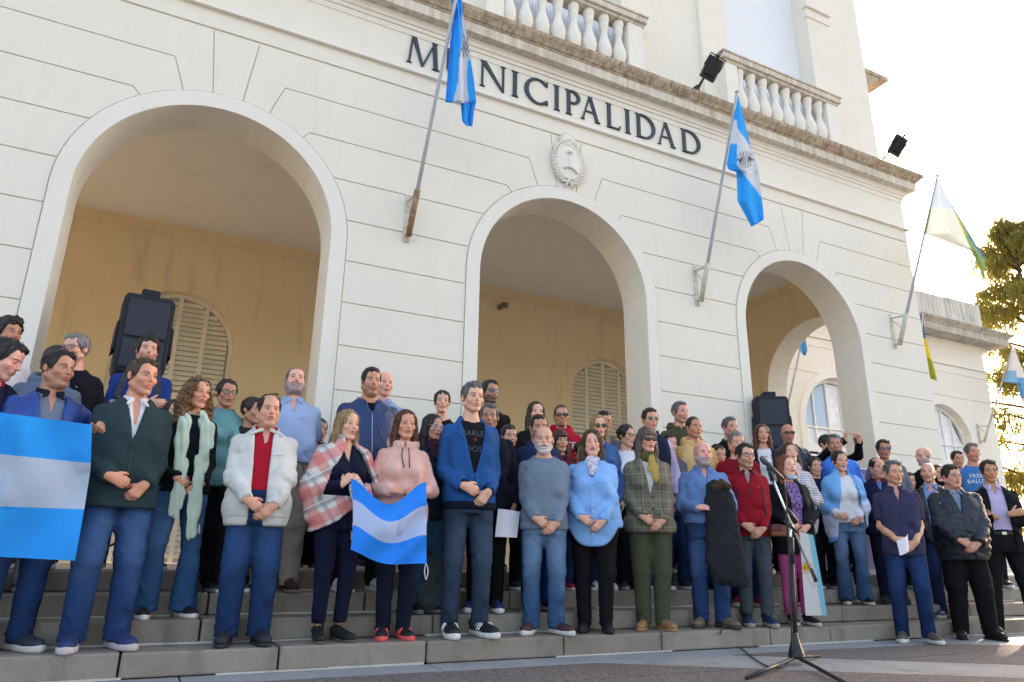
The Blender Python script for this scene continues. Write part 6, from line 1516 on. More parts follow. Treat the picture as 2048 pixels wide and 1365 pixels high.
stand(1487, 888, 1, -2.03, ba=10, ha=28, label='young bearded man with glasses in red quarter zip fleece', skin=c_(196, 146, 120), hair='short', hairc='black', beard='stubble', age=.1, mouth=.1, w=.95, hz=.87, pitch=2,
      top=dict(mat=cl('red_fleece', (150, 26, 40)), off=.022, hem=.83, open=[(1.33, .003), (1.49, .035)], collar=.03), under=[dict(mat=cl('grey_tee', (150, 150, 156)), name='tee')], bottom=T(cl('charcoal_joggers', (68, 76, 86)), hem=.052, knee=.062, hemz=.10), arms='clasp', stance=.115, shoes=('sneaker', c_(30, 50, 80), c_(150, 146, 138)),
      extras=[glasses(M_CLEAR, M_FRAME), collar(cl('navy_collar', (24, 34, 66)), open_=.045), text_on('o', WPR, .08, 1.30, .02), zipline(LEATH, 1.2, 1.34), cuffs(cl('red_fleece', (150, 26, 40)), hem=1), seams([[(-.115, 1.28), (-.15, .86)], [(.115, 1.28), (.15, .86)]], plain('navy_seam', c_(24, 30, 60)), .007, 'side_panel')])
stand(1570, 911, 1, -2.05, ba=18, ha=40, label='short red haired woman in black coat and pink trousers, mask under chin', sex='f', skin=c_(208, 154, 134), hair='bob', hairc='red', hvol=1.15, age=.8, mouth=.4, pitch=10, lips=c_(180, 80, 80), fat=.4,
      top=dict(mat=cl('black_coat', (26, 28, 34)), off=.028, hem=.66, open=[(.9, .02), (1.1, .045), (1.3, .06), (1.5, .07)], fullopen=1, ox=.02, name='coat'), under=[dict(mat=cl('purple_print', (150, 120, 170), 'print', c_(60, 40, 84)), hem=.75, name='blouse')], bottom=T(cl('pink_trousers', (190, 84, 140)), hem=.054, knee=.064, hemz=.09), arms='clasp', hz=.95, stance=.10,
      shoes=('sneaker', c_(26, 28, 44), c_(190, 186, 182)), extras=[lambda P, sp: chin_mask(P, sp)])

# ---- ground level at the right
stand(1782, 922, 0, -2.46, ba=8, ha=26, label='man in dark violet polo shirt and jeans holding folded papers', skin=c_(196, 144, 118), hair='short', hairc='salt', recede=.35, hvol=.8, age=.6, mouth=.5, w=1.02, hz=.90,
      top=dict(mat=cl('violet_polo', (56, 56, 84)), off=.018, hem=.80, sleeve='short', open=[(1.30, 0), (1.36, .008), (1.48, .03)], name='polo_shirt'), bottom=T(DENIM('navy', (24, 44, 84), (44, 76, 124)), hem=.056, knee=.064), arms='clasp', stance=.14, toe=16, shoes=('sneaker', c_(92, 82, 68), c_(206, 204, 198)), extras=[collar(cl('violet_polo', (56, 56, 84)), open_=.02), buttons(WPR, [1.33, 1.38], .004, .005)])
stand(1897, 930, 0, -2.46, ba=14, ha=36, label='heavy man with glasses in black quilted puffer jacket', skin=c_(198, 140, 120), hair='short', hairc='dark', hvol=1.0, fat=.8, age=.6, mouth=.8, hz=.90,
      top=dict(mat=cl('black_puffer', (30, 36, 46), 'shell'), off=.030, puffy=.010, hem=.76, quilt=.068, open=[(1.22, .003), (1.34, .022), (1.5, .06)], collar=.045, name='puffer_jacket'), under=[dict(mat=cl('blue_grey_shirt', (120, 146, 172)), name='shirt')], bottom=T(BLKT, hem=.064, knee=.074), arms='clasp', stance=.16, toe=16,
      shoes=('dress', c_(22, 22, 24), (.012, .012, .012)), extras=[glasses(M_CLEAR, M_WIRE, 'rect'), collar(cl('blue_grey_shirt', (120, 146, 172)), r=.070), zipline(LEATH, .78, 1.2), seams([[(-.15, .98), (-.11, .88)], [(.15, .98), (.11, .88)]], LEATH), text_on('v', WPR, -.17, 1.33, .03)])
stand(1974, 921, 0, -2.36, ba=14, ha=14, label='man in black jacket over lavender shirt with folded arms at the right edge', skin=c_(180, 128, 100), hair='short', hairc='dark', age=.7, w=1.03,
      top=dict(mat=cl('black_jacket_b', (24, 26, 30)), off=.024, hem=.78, open=[(.8, .10), (1.1, .085), (1.3, .075), (1.5, .075)], fullopen=1), under=[dict(mat=cl('lavender_shirt', (196, 184, 220)), hem=.95, open=[(1.36, 0), (1.48, .03)], name='shirt')], bottom=T(cl('black_chinos', (24, 25, 28)), hem=.060), arms='cross', stance=.22, shoes=('dress', c_(34, 24, 24), (.015, .012, .01)), extras=[collar(cl('lavender_shirt', (196, 184, 220)), spread=.06), belt(LEATH, .985, STEEL)])
stand(1853, 925, 1, -1.95, ba=0, ha=-4, label='bald man singing in black leather jacket over light blue shirt', skin=c_(204, 150, 130), hair='bald', hairc='grey', age=.9, mouth=.6, pitch=6, lod=2,
      top=dict(mat=cl('black_leather_jacket', (34, 35, 38), 'leather'), off=.026, hem=.82, open=[(.8, .05), (1.2, .06), (1.5, .075)], fullopen=1), under=[dict(mat=cl('light_blue_shirt', (124, 152, 206)), open=[(1.36, 0), (1.48, .03)], name='shirt')], bottom=T(JD), arms='side', shoes=('sneaker', c_(34, 58, 100), c_(180, 170, 150)), extras=[collar(cl('light_blue_shirt', (124, 152, 206)))])

# ---- second row
stand(397, 756, 2, -1.70, ba=12, ha=34, label='woman with curly hair and long pale green scarf in flared jeans', sex='f', skin=c_(200, 140, 112), hair='curlylong', hairc='curly', age=.45, lips=c_(176, 84, 78), w=1.0, hz=.90,
      top=dict(mat=cl('black_knit_top', (20, 22, 32)), off=.014, hem=.86, neck=.066), bottom=T(DENIM('flare', (48, 90, 134), (92, 136, 180)), hem=.086, knee=.056), arms='clasp', stance=.16, shoes=('sneaker', c_(22, 24, 30), c_(220, 218, 214)), extras=[lambda P, sp: long_scarf(P, sp, cl('mint_scarf', (196, 214, 196))), earring, glasses(M_SUNLENS, up=True, style='big')])
stand(865, 829, 2, -1.70, ba=20, ha=36, label='young woman with white framed glasses and long black hair', sex='f', lod=2, skin=c_(190, 136, 112), hair='long', hlen=.26, hairc='black', age=.1, lips=c_(150, 60, 66),
      top=dict(mat=cl('dark_blue_top', (34, 44, 62)), off=.018, hem=.78), bottom=T(DENIM('teal', (40, 84, 110), (60, 110, 140)), hem=.058), arms='side', shoes=('sneaker', c_(20, 20, 24), GSOLE), extras=[glasses(M_CLEAR, plain('white_frame', c_(220, 220, 226), .3), 'big'), lambda P, sp: kerchief(P, sp, cl('dark_scarf', (60, 36, 52)))])
stand(979, 808, 2, -1.70, ba=-4, ha=0, label='greying man standing behind the tall man in blue with a white sheet', lod=2, skin=c_(176, 124, 100), hair='short', hairc='salt', beard='stubble', beardc='grey', age=.8,
      top=dict(mat=cl('dark_navy_jacket', (24, 28, 44)), off=.024, hem=.80), bottom=T(BLK), arms='side', shoes=('sneaker', c_(26, 40, 96), c_(214, 214, 214)))
stand(1077, 830, 2, -1.70, ba=12, ha=14, label='dark haired man in navy fleece right behind the grey sweatshirt', lod=2, skin=c_(178, 126, 100), hair='short', hairc='black', hvol=.7, age=.4,
      top=dict(mat=cl('navy_fleece', (30, 46, 82)), off=.024, hem=.82, open=[(1.30, 0), (1.48, .05)], collar=.035), under=[dict(mat=BLK, name='tee')], bottom=T(DENIM('bright', (26, 54, 112), (44, 78, 142))), arms='back', shoes=('sneaker', c_(30, 30, 34), c_(190, 170, 160)))
stand(1470, 864, 2, -1.68, ba=6, ha=20, label='grey haired man in crimson sweater behind the young man in red', lod=2, skin=c_(196, 142, 120), hair='short', hairc='grey', age=.9, fat=.3,
      top=dict(mat=cl('crimson_sweater', (134, 22, 36)), off=.020, hem=.84), bottom=T(DENIM('ink', (24, 38, 84), (38, 58, 112))), arms='back', shoes=('sneaker', c_(150, 30, 44), c_(210, 206, 204)))
stand(1578, 886, 2, -1.68, ba=14, ha=18, label='brown haired woman with pale pink scarf and striped cardigan', sex='f', lod=2, skin=c_(206, 156, 136), hair='long', hlen=.14, hvol=1.15, hairc='brown', age=.4, mouth=.4, pitch=10, eyes_down=1, lips=c_(190, 70, 90), fat=.4,
      top=dict(mat=cl('striped_cardigan', (150, 154, 166), 'stripe', c_(206, 206, 212)), off=.022, hem=.74), bottom=T(BLKT), arms=('side', 'hold'), shoes=('sneaker', c_(24, 24, 30), WSOLE), extras=[lambda P, sp: kerchief(P, sp, cl('pink_scarf', (222, 190, 182)), big=1)])
stand(1676, 903, 2, -1.68, ba=10, ha=26, label='woman in white tee with a light blue and white flag round her shoulders', sex='f', skin=c_(200, 146, 122), hair='tied', hairc='dark', age=.45, mouth=.2, lips=c_(170, 90, 84), hz=.92, w=1.02,
      top=dict(mat=WHITE, off=.012, hem=.90, neck=.075, sleeve='long', name='tee'), bottom=T(JL, hem=.082, knee=.056), arms='wrist', stance=.12, shoes=('sneaker', c_(24, 24, 28), c_(214, 196, 176)), extras=[lambda P, sp: flag_cape(P, sp)])
stand(1750, 916, 2, -1.70, ba=6, ha=30, label='balding man in navy knit jacket with burgundy collar', lod=2, skin=c_(186, 134, 108), hair='thin', hairc='black', age=.6, fat=.5,
      top=dict(mat=cl('navy_knit_jacket', (26, 32, 56), 'knit'), off=.024, hem=.80, open=[(1.32, .004), (1.48, .04)], collar=.03), under=[dict(mat=cl('blue_shirt_c', (90, 120, 180)), name='shirt')], bottom=T(NAVYT), arms='back', shoes=('dress', c_(30, 32, 38), DKSOLE), extras=[collar(cl('burgundy_collar', (110, 30, 50)), open_=.03)])

# ---- third row
stand(116, 690, 3, -1.36, ba=6, ha=40, label='crop haired man in blue grey hoodie behind the blue jacket', lod=2, skin=TAN, hair='buzz', hairc='black', age=.3,
      top=dict(mat=cl('slate_hoodie', (92, 108, 128)), off=.022, hem=.82), bottom=T(cl('grey_trousers', (120, 118, 116))), arms='back', shoes=('sneaker', c_(120, 124, 140), WSOLE), extras=[hood(cl('slate_hoodie', (92, 108, 128)))])
stand(456, 760, 3, -1.36, ba=10, ha=18, label='dark haired woman with glasses in a teal padded vest', sex='f', lod=2, skin=c_(176, 124, 98), hair='tied', hairc='black', age=.6, mouth=.3, lips=c_(150, 80, 76), fat=.2,
      top=dict(mat=cl('teal_vest', (88, 148, 150), 'shell'), off=.026, hem=.82, collar=.04), bottom=T(BLKT, hem=.048), arms='side', shoes=('sneaker', c_(20, 20, 24), c_(120, 120, 120)), extras=[glasses(M_CLEAR, M_FRAME, 'round')])
stand(505, 795, 3, -1.40, ba=20, ha=50, label='dark haired person mostly hidden behind the white bomber jacket', lod=3, skin=TAN, hair='short', hairc='dark', sex='f', top=dict(mat=cl('black_vest_hi', (40, 44, 40)), off=.02, hem=.84), bottom=T(BLKT), arms='back')
stand(594, 734, 3, -1.36, ba=4, ha=6, label='bearded man in pale blue polo gazing up, beige trousers', skin=c_(212, 156, 138), hair='buzz', hairc='salt', beard='full', beardc='salt', beard_len=1.0, fat=.75, age=.5, pitch=14, mouth=.2,
      top=dict(mat=cl('pale_polo', (150, 172, 208)), off=.014, hem=.94, sleeve='short', open=[(1.34, 0), (1.48, .032)], name='polo_shirt', wr=.7), bottom=T(cl('beige_chinos', (168, 158, 148)), hem=.062, knee=.070, waist=1.0), arms='back', stance=.13, shoes=('dress', c_(66, 36, 36), c_(140, 130, 118)), extras=[collar(cl('pale_polo', (150, 172, 208)), r=.072, spread=.065), belt(LEATH, .965), text_on('v', plain('navy_print', c_(24, 34, 60)), .075, 1.29, .03)])
stand(744, 736, 3, -1.36, ba=10, ha=14, label='heavily built man in navy zip jacket behind the blonde woman', lod=2, skin=c_(186, 132, 106), hair='short', hairc='black', hvol=.8, beard='stubble', fat=.85, age=.3, w=1.1,
      top=dict(mat=cl('navy_zip_jacket', (24, 52, 96), 'shell'), off=.026, hem=.82, open=[(1.34, .004), (1.49, .045)], collar=.035), under=[dict(mat=BLK, name='tee')], bottom=T(BLKT), arms='back', stance=.16, shoes=('sneaker', c_(196, 200, 208), WSOLE), extras=[zipline(STEEL, .9, 1.33)])
stand(1120, 860, 3, -1.38, ba=12, ha=20, label='short haired woman in dark red plaid behind the grey sweatshirt', sex='f', lod=2, skin=c_(186, 136, 112), hair='bob', hairc='brown', age=.7, fringe=1, top=dict(mat=cl('red_plaid', (90, 24, 34), 'check', (c_(40, 18, 24), c_(140, 50, 60))), off=.02, hem=.80), bottom=T(JM), arms='back', shoes=('sneaker', c_(160, 30, 40), WSOLE))
stand(1197, 831, 3, -1.36, ba=4, ha=12, label='blonde woman in round sunglasses and denim jacket', sex='f', lod=2, skin=c_(210, 156, 134), hair='long', hlen=.26, hairc='blonde', age=.3, lips=c_(190, 90, 90), top=dict(mat=DENIM('jacket', (62, 104, 160), (100, 144, 196)), off=.022, hem=.84, open=[(1.0, .02), (1.48, .05)], collar=.02), under=[dict(mat=BLK, name='tee')], bottom=T(JM), arms='side', shoes=('sneaker', c_(200, 200, 196), WSOLE), extras=[glasses(M_SUNLENS, M_FRAME, 'round')])
stand(1250, 850, 3, -1.36, ba=14, ha=48, label='black haired woman in profile with glasses and white tee', sex='f', lod=2, skin=c_(196, 146, 124), hair='bun', hairc='black', age=.2, top=dict(mat=WHITE, off=.014, hem=.84, neck=.07, name='tee'), bottom=T(BLKT), arms='side', shoes=('sneaker', c_(40, 40, 56), c_(160, 156, 150)), extras=[glasses(M_CLEAR, M_FRAME)])
stand(1298, 817, 3, -1.34, ba=4, ha=22, label='man in tinted glasses, navy vest over lilac shirt', lod=2, skin=c_(200, 144, 122), hair='short', hairc='dark', hvol=.8, age=.8, top=dict(mat=cl('lilac_shirt', (198, 180, 210)), off=.016, hem=.88, open=[(1.34, 0), (1.48, .02)], name='shirt'), bottom=T(DENIM('worn', (50, 84, 110), (80, 120, 150))), arms='side', shoes=('sneaker', c_(30, 32, 40), WSOLE),
      extras=[glasses(M_TINT, M_WIRE), collar(cl('lilac_shirt', (198, 180, 210))), lambda P, sp: vest(P, sp, cl('navy_vest', (28, 34, 60)))])
stand(1385, 833, 3, -1.36, ba=14, ha=30, label='short haired man in pale yellow hooded sweatshirt', lod=2, skin=c_(182, 128, 102), hair='buzz', hairc='dark', age=.4, top=dict(mat=cl('yellow_hoodie', (214, 178, 122)), off=.022, hem=.82, open=[(1.2, .0), (1.48, .05)]), under=[dict(mat=WHITE, name='tee')], bottom=T(JM), arms='side', shoes=('sneaker', c_(24, 24, 28), c_(60, 60, 60)), extras=[hood(cl('yellow_hoodie', (214, 178, 122)))])
stand(1667, 869, 3, -1.36, ba=-6, ha=4, label='bearded man in bright blue track jacket with dark stripes', lod=2, skin=c_(176, 120, 98), hair='short', hairc='salt', beard='goatee', beardc='dark', age=.6, eyes_down=1, fat=.3, top=dict(mat=cl('blue_track_jacket', (36, 124, 226), 'satin'), off=.024, hem=.82, collar=.03, open=[(1.36, .003), (1.49, .03)]), under=[dict(mat=BLK, name='tee')], bottom=T(JD), arms='side', shoes=('sneaker', c_(130, 30, 44), c_(190, 180, 176)),
      extras=[lambda P, sp: sleeve_stripes(P, sp, plain('navy_stripe', c_(20, 36, 80)))])
stand(1764, 880, 3, -1.36, ba=4, ha=14, label='man in mirrored sunglasses and grey sweater by the arch pier', lod=2, skin=c_(170, 118, 94), hair='short', hairc='dark', age=.5, mouth=.4, top=dict(mat=cl('grey_sweater', (112, 118, 130)), off=.020, hem=.84), bottom=T(BLKT), arms='side', extras=[glasses(M_BLUELENS, M_FRAME)])
stand(1846, 894, 3, -1.36, ba=-30, ha=-46, label='bald man with glasses and grey beard facing left, black top', lod=2, skin=c_(206, 152, 132), hair='bald', hairc='grey', beard='white', beardc='grey', beard_len=.5, age=.7, top=dict(mat=BLK, off=.022, hem=.82), bottom=T(BLKT), arms='side', shoes=('sneaker', c_(30, 30, 34), c_(200, 206, 214)), extras=[glasses(M_CLEAR, M_WIRE)])
stand(1940, 887, 3, -1.36, ba=10, ha=30, label='tall man in bright blue tee with white print near the wing', lod=2, skin=c_(190, 132, 108), hair='short', hairc='salt', age=.5, w=1.05, top=dict(mat=cl('bright_blue_tee', (58, 122, 184)), off=.014, hem=.82, sleeve='short', name='tee'), bottom=T(BLKT), arms='back', extras=[text_on('FREEB\nBALUTE', WPR, .0, 1.30, .075)])
stand(1872, 930, 3, -1.50, ba=0, ha=20, label='brown haired woman hidden between the bald man and the puffer jacket', lod=3, sex='f', skin=LIGHT, hair='long', hairc='auburn', top=dict(mat=BLK, off=.02, hem=.84), bottom=T(BLKT), arms='back')

# ---- on the porch
stand(20, 636, 4, -.62, ba=20, ha=34, label='curly haired bearded man in white tee by the left pier', lod=2, skin=c_(170, 118, 92), hair='curly', hairc='black', beard='full', beardc='black', age=.2, top=dict(mat=WHITE, off=.014, hem=.82, sleeve='short', name='tee'), bottom=T(JD), arms='back')
stand(160, 670, 4, -.95, ba=-14, ha=-40, label='silver haired man with blue glasses in black sweater facing left', lod=2, skin=c_(200, 148, 128), hair='short', hairc='grey', hvol=1.05, age=.8, top=dict(mat=cl('black_sweater', (22, 24, 32)), off=.020, hem=.82), bottom=T(BLKT), arms='side', extras=[glasses(M_CLEAR, plain('blue_frame', c_(50, 60, 120), .3)), text_on('v', WPR, .08, 1.30, .03)])
stand(299, 674, 4, -.62, ba=-4, ha=8, label='young man with dark quiff, blue sweater and backpack, arms folded', lod=2, skin=c_(200, 150, 128), hair='curly', hvol=.9, hairc='black', beard='stubble', age=.1, pitch=4, top=dict(mat=cl('cobalt_sweater', (28, 58, 128)), off=.022, hem=.84), bottom=T(BLKT), arms='cross', extras=[backpack_straps(plain('strap_grey', c_(50, 56, 66), .7)), text_on('UNM\nhtml', WPR, .0, 1.30, .05)])
stand(770, 743, 4, -.75, ba=4, ha=16, label='bald man in pale blue shirt behind the navy jacket', lod=2, skin=c_(212, 154, 134), hair='bald', hairc='grey', age=.6, top=dict(mat=cl('pale_blue_shirt', (150, 170, 210)), off=.018, hem=.84, open=[(1.36, 0), (1.48, .02)], name='shirt'), bottom=T(BLKT), arms='side', extras=[collar(cl('pale_blue_shirt', (150, 170, 210)))])
stand(885, 782, 4, -.95, ba=4, ha=6, label='woman with sunglasses pushed up on her tied hair, black top', sex='f', lod=2, skin=c_(206, 152, 130), hair='tied', hairc='dark', age=.4, pitch=4, top=dict(mat=BLK, off=.014, hem=.84, neck=.08), bottom=T(BLKT), arms='side', extras=[glasses(M_SUNLENS, up=True, style='rect')])
stand(978, 761, 4, -.55, ba=10, ha=32, label='bearded man with glasses in black tee at the middle arch', lod=2, skin=c_(168, 116, 92), hair='short', hairc='black', beard='full', beardc='black', beard_len=.5, age=.2, top=dict(mat=BLK, off=.014, hem=.82, sleeve='short', name='tee'), bottom=T(BLKT), arms='back', extras=[glasses(M_BLUELENS, M_FRAME)])
stand(1071, 804, 4, -.92, ba=8, ha=16, label='woman with long dark hair in black jacket over grey top', sex='f', lod=2, skin=c_(206, 156, 136), hair='long', hlen=.26, hairc='dark', age=.3, top=dict(mat=cl('black_jacket_c', (24, 24, 30)), off=.022, hem=.82, open=[(1.0, .03), (1.48, .06)]), under=[dict(mat=cl('grey_top', (140, 146, 156)), name='top')], bottom=T(BLKT), arms='side')
stand(1122, 810, 4, -.92, ba=0, ha=6, label='man in black sunglasses and goatee wearing a red sweatshirt', lod=2, skin=c_(184, 130, 106), hair='buzz', hairc='dark', beard='goatee', beardc='brown', age=.3, top=dict(mat=cl('red_sweatshirt', (190, 26, 52)), off=.022, hem=.82), bottom=T(JM), arms='side', extras=[glasses(M_SUNLENS, M_FRAME, 'wrap'), hood(cl('red_sweatshirt', (190, 26, 52))), text_on('KATE', WPR, .03, 1.25, .10)])
stand(1206, 823, 4, -.62, ba=10, ha=34, label='dark haired man with amber sunglasses behind the blonde', lod=3, skin=c_(190, 130, 108), hair='short', hairc='black', age=.3, top=dict(mat=cl('grey_top_b', (80, 84, 92)), off=.02, hem=.84), bottom=T(BLKT), arms='side', extras=[glasses(lens_mat('amber_lens', c_(190, 130, 50), 1.0), M_FRAME, 'wrap')])
stand(1357, 804, 4, -.92, ba=16, ha=40, label='grey haired man in olive hooded jacket looking to the right', lod=2, skin=c_(196, 140, 118), hair='short', hairc='salt', recede=.7, hvol=.8, beard='stubble', beardc='grey', age=.5, top=dict(mat=cl('olive_jacket', (76, 76, 58)), off=.026, hem=.82), bottom=T(BLKT), arms='side', extras=[hood(cl('olive_jacket', (76, 76, 58)))])
stand(1457, 835, 4, -1.0, ba=14, ha=34, label='grey haired man in black jacket against the second pier', lod=2, skin=c_(188, 136, 114), hair='short', hairc='salt', age=.5, fat=.3, top=dict(mat=BLK, off=.024, hem=.82, collar=.03), bottom=T(BLKT), arms='side')
stand(1522, 849, 4, -1.05, ba=8, ha=14, label='woman with long brown hair and white tee in dark cardigan', sex='f', lod=2, skin=c_(190, 136, 114), hair='long', hlen=.28, hairc='auburn', age=.5, lips=c_(160, 80, 80), top=dict(mat=cl('dark_cardigan', (36, 36, 46)), off=.020, hem=.80, open=[(.8, .06), (1.48, .075)], fullopen=1), under=[dict(mat=WHITE, name='tee')], bottom=T(BLKT), arms='side', print_under=1, extras=[lambda P, sp: text_on('S', plain('rose_print', c_(170, 90, 100)), .0, 1.25, .14)(P, sp)])
stand(1573, 848, 4, -.95, ba=4, ha=14, label='bald man in black sunglasses and quilted navy jacket by the speaker', lod=2, skin=c_(178, 122, 98), hair='bald', hairc='black', age=.4, beard='stubble', top=dict(mat=cl('navy_quilt', (34, 42, 60), 'shell'), off=.03, hem=.80, quilt=.07, collar=.035), bottom=T(BLKT), arms='side', extras=[glasses(M_SUNLENS, M_FRAME, 'wrap')])
stand(1650, 870, 4, -1.02, ba=30, ha=50, label='person in black sleeves reaching up to take a photo with a phone', lod=2, skin=LIGHT, hair='short', hairc='black', top=dict(mat=cl('black_hooded_top', (20, 20, 26)), off=.018, hem=.82), bottom=T(BLKT), arms=[(( .02, -.42, 1.62), (.05, -.25, 1), (1, -.2, .2), 'grip'), ((.20, -.42, 1.60), (-.05, -.25, 1), (-1, -.2, .2), 'grip')], extras=[lambda P, sp: PHONE.__setitem__('at', P)])
stand(1912, 902, 4, -.95, ba=10, ha=20, label='dark haired man half hidden behind the bright blue tee', lod=3, skin=c_(190, 136, 112), hair='short', hairc='black', top=dict(mat=BLK, off=.02, hem=.84), bottom=T(BLKT), arms='side')

# ---- glimpsed between the others
for hx_, ht_, k_, y_, lab, top_, bot_, sx_ in (
        (1018, 850, 3, -1.30, 'person in dark jacket mostly hidden behind the greying man with the white sheet', (30, 34, 48), BLKT, 'm'),
        (1162, 884, 3, -1.34, 'person in a maroon top mostly hidden behind the sky blue shirt', (70, 26, 36), JD, 'f'),
        (1338, 868, 3, -1.30, 'person in grey mostly hidden between the tweed blazer and the light blue shirt', (96, 98, 104), JM, 'm'),
        (1436, 892, 3, -1.30, 'person in dark clothes mostly hidden behind the bald man with the coat', (26, 28, 36), JD, 'f'),
        (1628, 915, 3, -1.32, 'person in navy mostly hidden behind the woman with the pink scarf', (28, 34, 60), BLKT, 'f'),
        (910, 862, 3, -1.34, 'person in a teal top mostly hidden behind the tall man in blue', (40, 84, 96), JD, 'f'),
        (350, 800, 4, -1.02, 'person in black mostly hidden between the green cardigan and the curly haired woman', (22, 22, 28), BLKT, 'f'),
        (640, 838, 4, -1.0, 'person in dark blue mostly hidden behind the plaid shawl', (26, 34, 60), BLKT, 'f'),
        (1815, 945, 3, -1.30, 'person in black mostly hidden behind the man in the violet polo', (24, 24, 30), BLKT, 'm')):
    stand(hx_, ht_, k_, y_, ba=8, ha=18, label=lab, lod=3, sex=sx_, skin=LIGHT, hair='short' if sx_ == 'm' else 'tied', hairc='dark', top=dict(mat=cl('hidden_top_%d' % hx_, top_), off=.02, hem=.83), bottom=T(bot_), arms='back')
# ------------------------------------------------------------------ flags
SKYB, FWHITE = c_(14, 164, 246), c_(206, 214, 226)
def flag_mat(name, trans=.22):
    b = NB(name, .9, .05); a = b.n('Attribute'); a.attribute_name = 'col'; b.color(a.outputs['Color']); n1 = b.bump(b.noise(9, 4, dist=1.2), .3, .02); creases(b, 4.0, .6, .022, n1)
    tr = b.n('BsdfTranslucent'); b.l(a.outputs['Color'], tr.inputs[0]); mx = b.n('MixShader'); mx.inputs[0].default_value = trans; b.l(b.b.outputs[0], mx.inputs[1]); b.l(tr.outputs[0], mx.inputs[2]); b.l(mx.outputs[0], b.t.nodes['Material Output'].inputs[0]); return b.done()
M_FLAG = flag_mat('flag_cloth'); M_SHEER = flag_mat('sheer_flag_cloth', .30)
def sun_col(px, py, cx, cy, r, ink, base):
    d = math.hypot(px - cx, py - cy); a = math.atan2(py - cy, px - cx)
    if d < r * .42: return ink if (d > r * .34 or (px - cx) ** 2 + (py - cy - r * .12) ** 2 < (r * .09) ** 2) else tuple(.5 * (i + j) for i, j in zip(ink, base))
    if d < r * (1.0 if math.cos(16 * a) > 0 else .8) and math.cos(16 * a + .8 * math.sin(d / r * 6)) > .0 + .5 * d / r: return ink
    return base
def cloth_rows(name, rows, colf, ydep, pleat, nu=44, nv=70, mat=None, vs=None):
    """rows: (py_left, px_left, py_right, px_right) down the cloth; built at depth ydep(u, v) with pleats in depth"""
    R = np.array(rows, float); t = np.linspace(0, len(R) - 1, nv) if vs is None else np.array(vs) * (len(R) - 1); nv = len(t); V = []; C = []
    for ti in t:
        i = min(int(ti), len(R) - 2); f = ti - i; r = R[i] * (1 - f) + R[i + 1] * f; v = ti / (len(R) - 1)
        for k in range(nu):
            u = k / (nu - 1); px, py = r[1] + (r[3] - r[1]) * u, r[0] + (r[2] - r[0]) * u
            V.append(aty(px, py, ydep(u, v) + pleat(u, v))); C.append(colf(px, py, u, v))
    Q = np.array([(i * nu + k, i * nu + k + 1, (i + 1) * nu + k + 1, (i + 1) * nu + k) for i in range(nv - 1) for k in range(nu - 1)], np.int32)
    o = obj_of(name, np.array([tuple(v) for v in V]), Q, mat or M_FLAG, None, np.array(C)); return o
M_POLE = plain('grey_painted_pole', c_(176, 178, 182), .45); M_RUST = plain('rusty_bracket', c_(150, 120, 92), .8, var=.45, scale=24, bump=.3); M_BRK = plain('painted_bracket', c_(196, 190, 178), .7, var=.25, scale=20)
def flagpole(p0, y0, p1, y1, label, wy=0.0, rusty=False):
    a, b = aty(*p0, y0), aty(*p1, y1); d = (b - a).normalized(); root = empty('flagpole', tuple(a), 0, label, 'flagpole', 'flagpoles fixed to the facade'); L = (b - a).length
    m = MB(); m.tube([(0, 0, 0), tuple(d * L * .5), tuple(d * L)], [.026, .022, .018], 10); m.lathe([(.0, 0), (.028, .006), (.03, .022), (.0, .04)], tuple(d * L), 10); m.build('pole', M_POLE, root, smooth=True)
    m = MB(); m.tube([tuple(d * -.04), tuple(d * .50)], .036, 10); s = m.build('socket', M_RUST if rusty else M_BRK, root, smooth=True)
    m = MB(); wl = wy - a.y; m.obox((0, wl - .006, .22), ((1, 0, 0), (0, 0, 1), (0, 1, 0)), (.035, .30, .006)); 
    q = d * .46; m.tube([(q.x, q.y, q.z), (0, wl, q.z + .02)], .016, 6); m.tube([(0, 0, -.02), (0, wl, .0)], .02, 6); m.tube([(q.x * .5, q.y * .5, q.z * .5), (0, wl, q.z + .02)], .010, 6)
    m.build('bracket', M_BRK, root); return root, a, b
Z4 = lambda x0, y0, k: (lambda L: [(y0 + r[0] / k, x0 + r[1] / k, y0 + r[2] / k, x0 + r[3] / k) for r in L])
# flag over the letters
flagpole((818, 466), -.10, (914, -14), -1.05, 'white flagpole with rusty socket on the first pier, crossing the letters', rusty=True)
rows = Z4(860, 0, 4.875)([(-60, 232, -60, 306), (0, 212, 0, 312), (150, 236, 150, 322), (400, 197, 400, 374), (600, 182, 600, 400), (800, 165, 800, 432), (985, 150, 985, 450), (1000, 150, 1000, 452), (1012, 300, 1020, 446), (1100, 306, 1080, 430), (1180, 312, 1180, 420), (1228, 350, 1236, 412)])
def f1(px, py, u, v):
    zx, zy = (px - 860) * 4.875, py * 4.875
    if zy > 1006: return SKYB if zx > 300 else FWHITE
    b1 = np.interp(zy, [0, 140, 160, 400, 470, 600, 800, 1000], [330, 330, 300, 314, 300, 285, 275, 224]); b2 = np.interp(zy, [0, 560, 600, 700, 1000], [460, 400, 372, 356, 376])
    if zx < b1: return SKYB
    if zx > b2: return SKYB
    return sun_col(zx, zy, 330, 455, 100, c_(120, 118, 118), FWHITE)
tag(cloth_rows('flag', rows, f1, lambda u, v: -1.0 + .25 * v, lambda u, v: .05 * math.sin(9 * u + 2 * v) * min(1, v * 3) + .02 * math.sin(21 * u), nu=52, nv=110), 'light blue and white flag hanging limp in front of the letter U', 'flag', 'national flags on the facade')
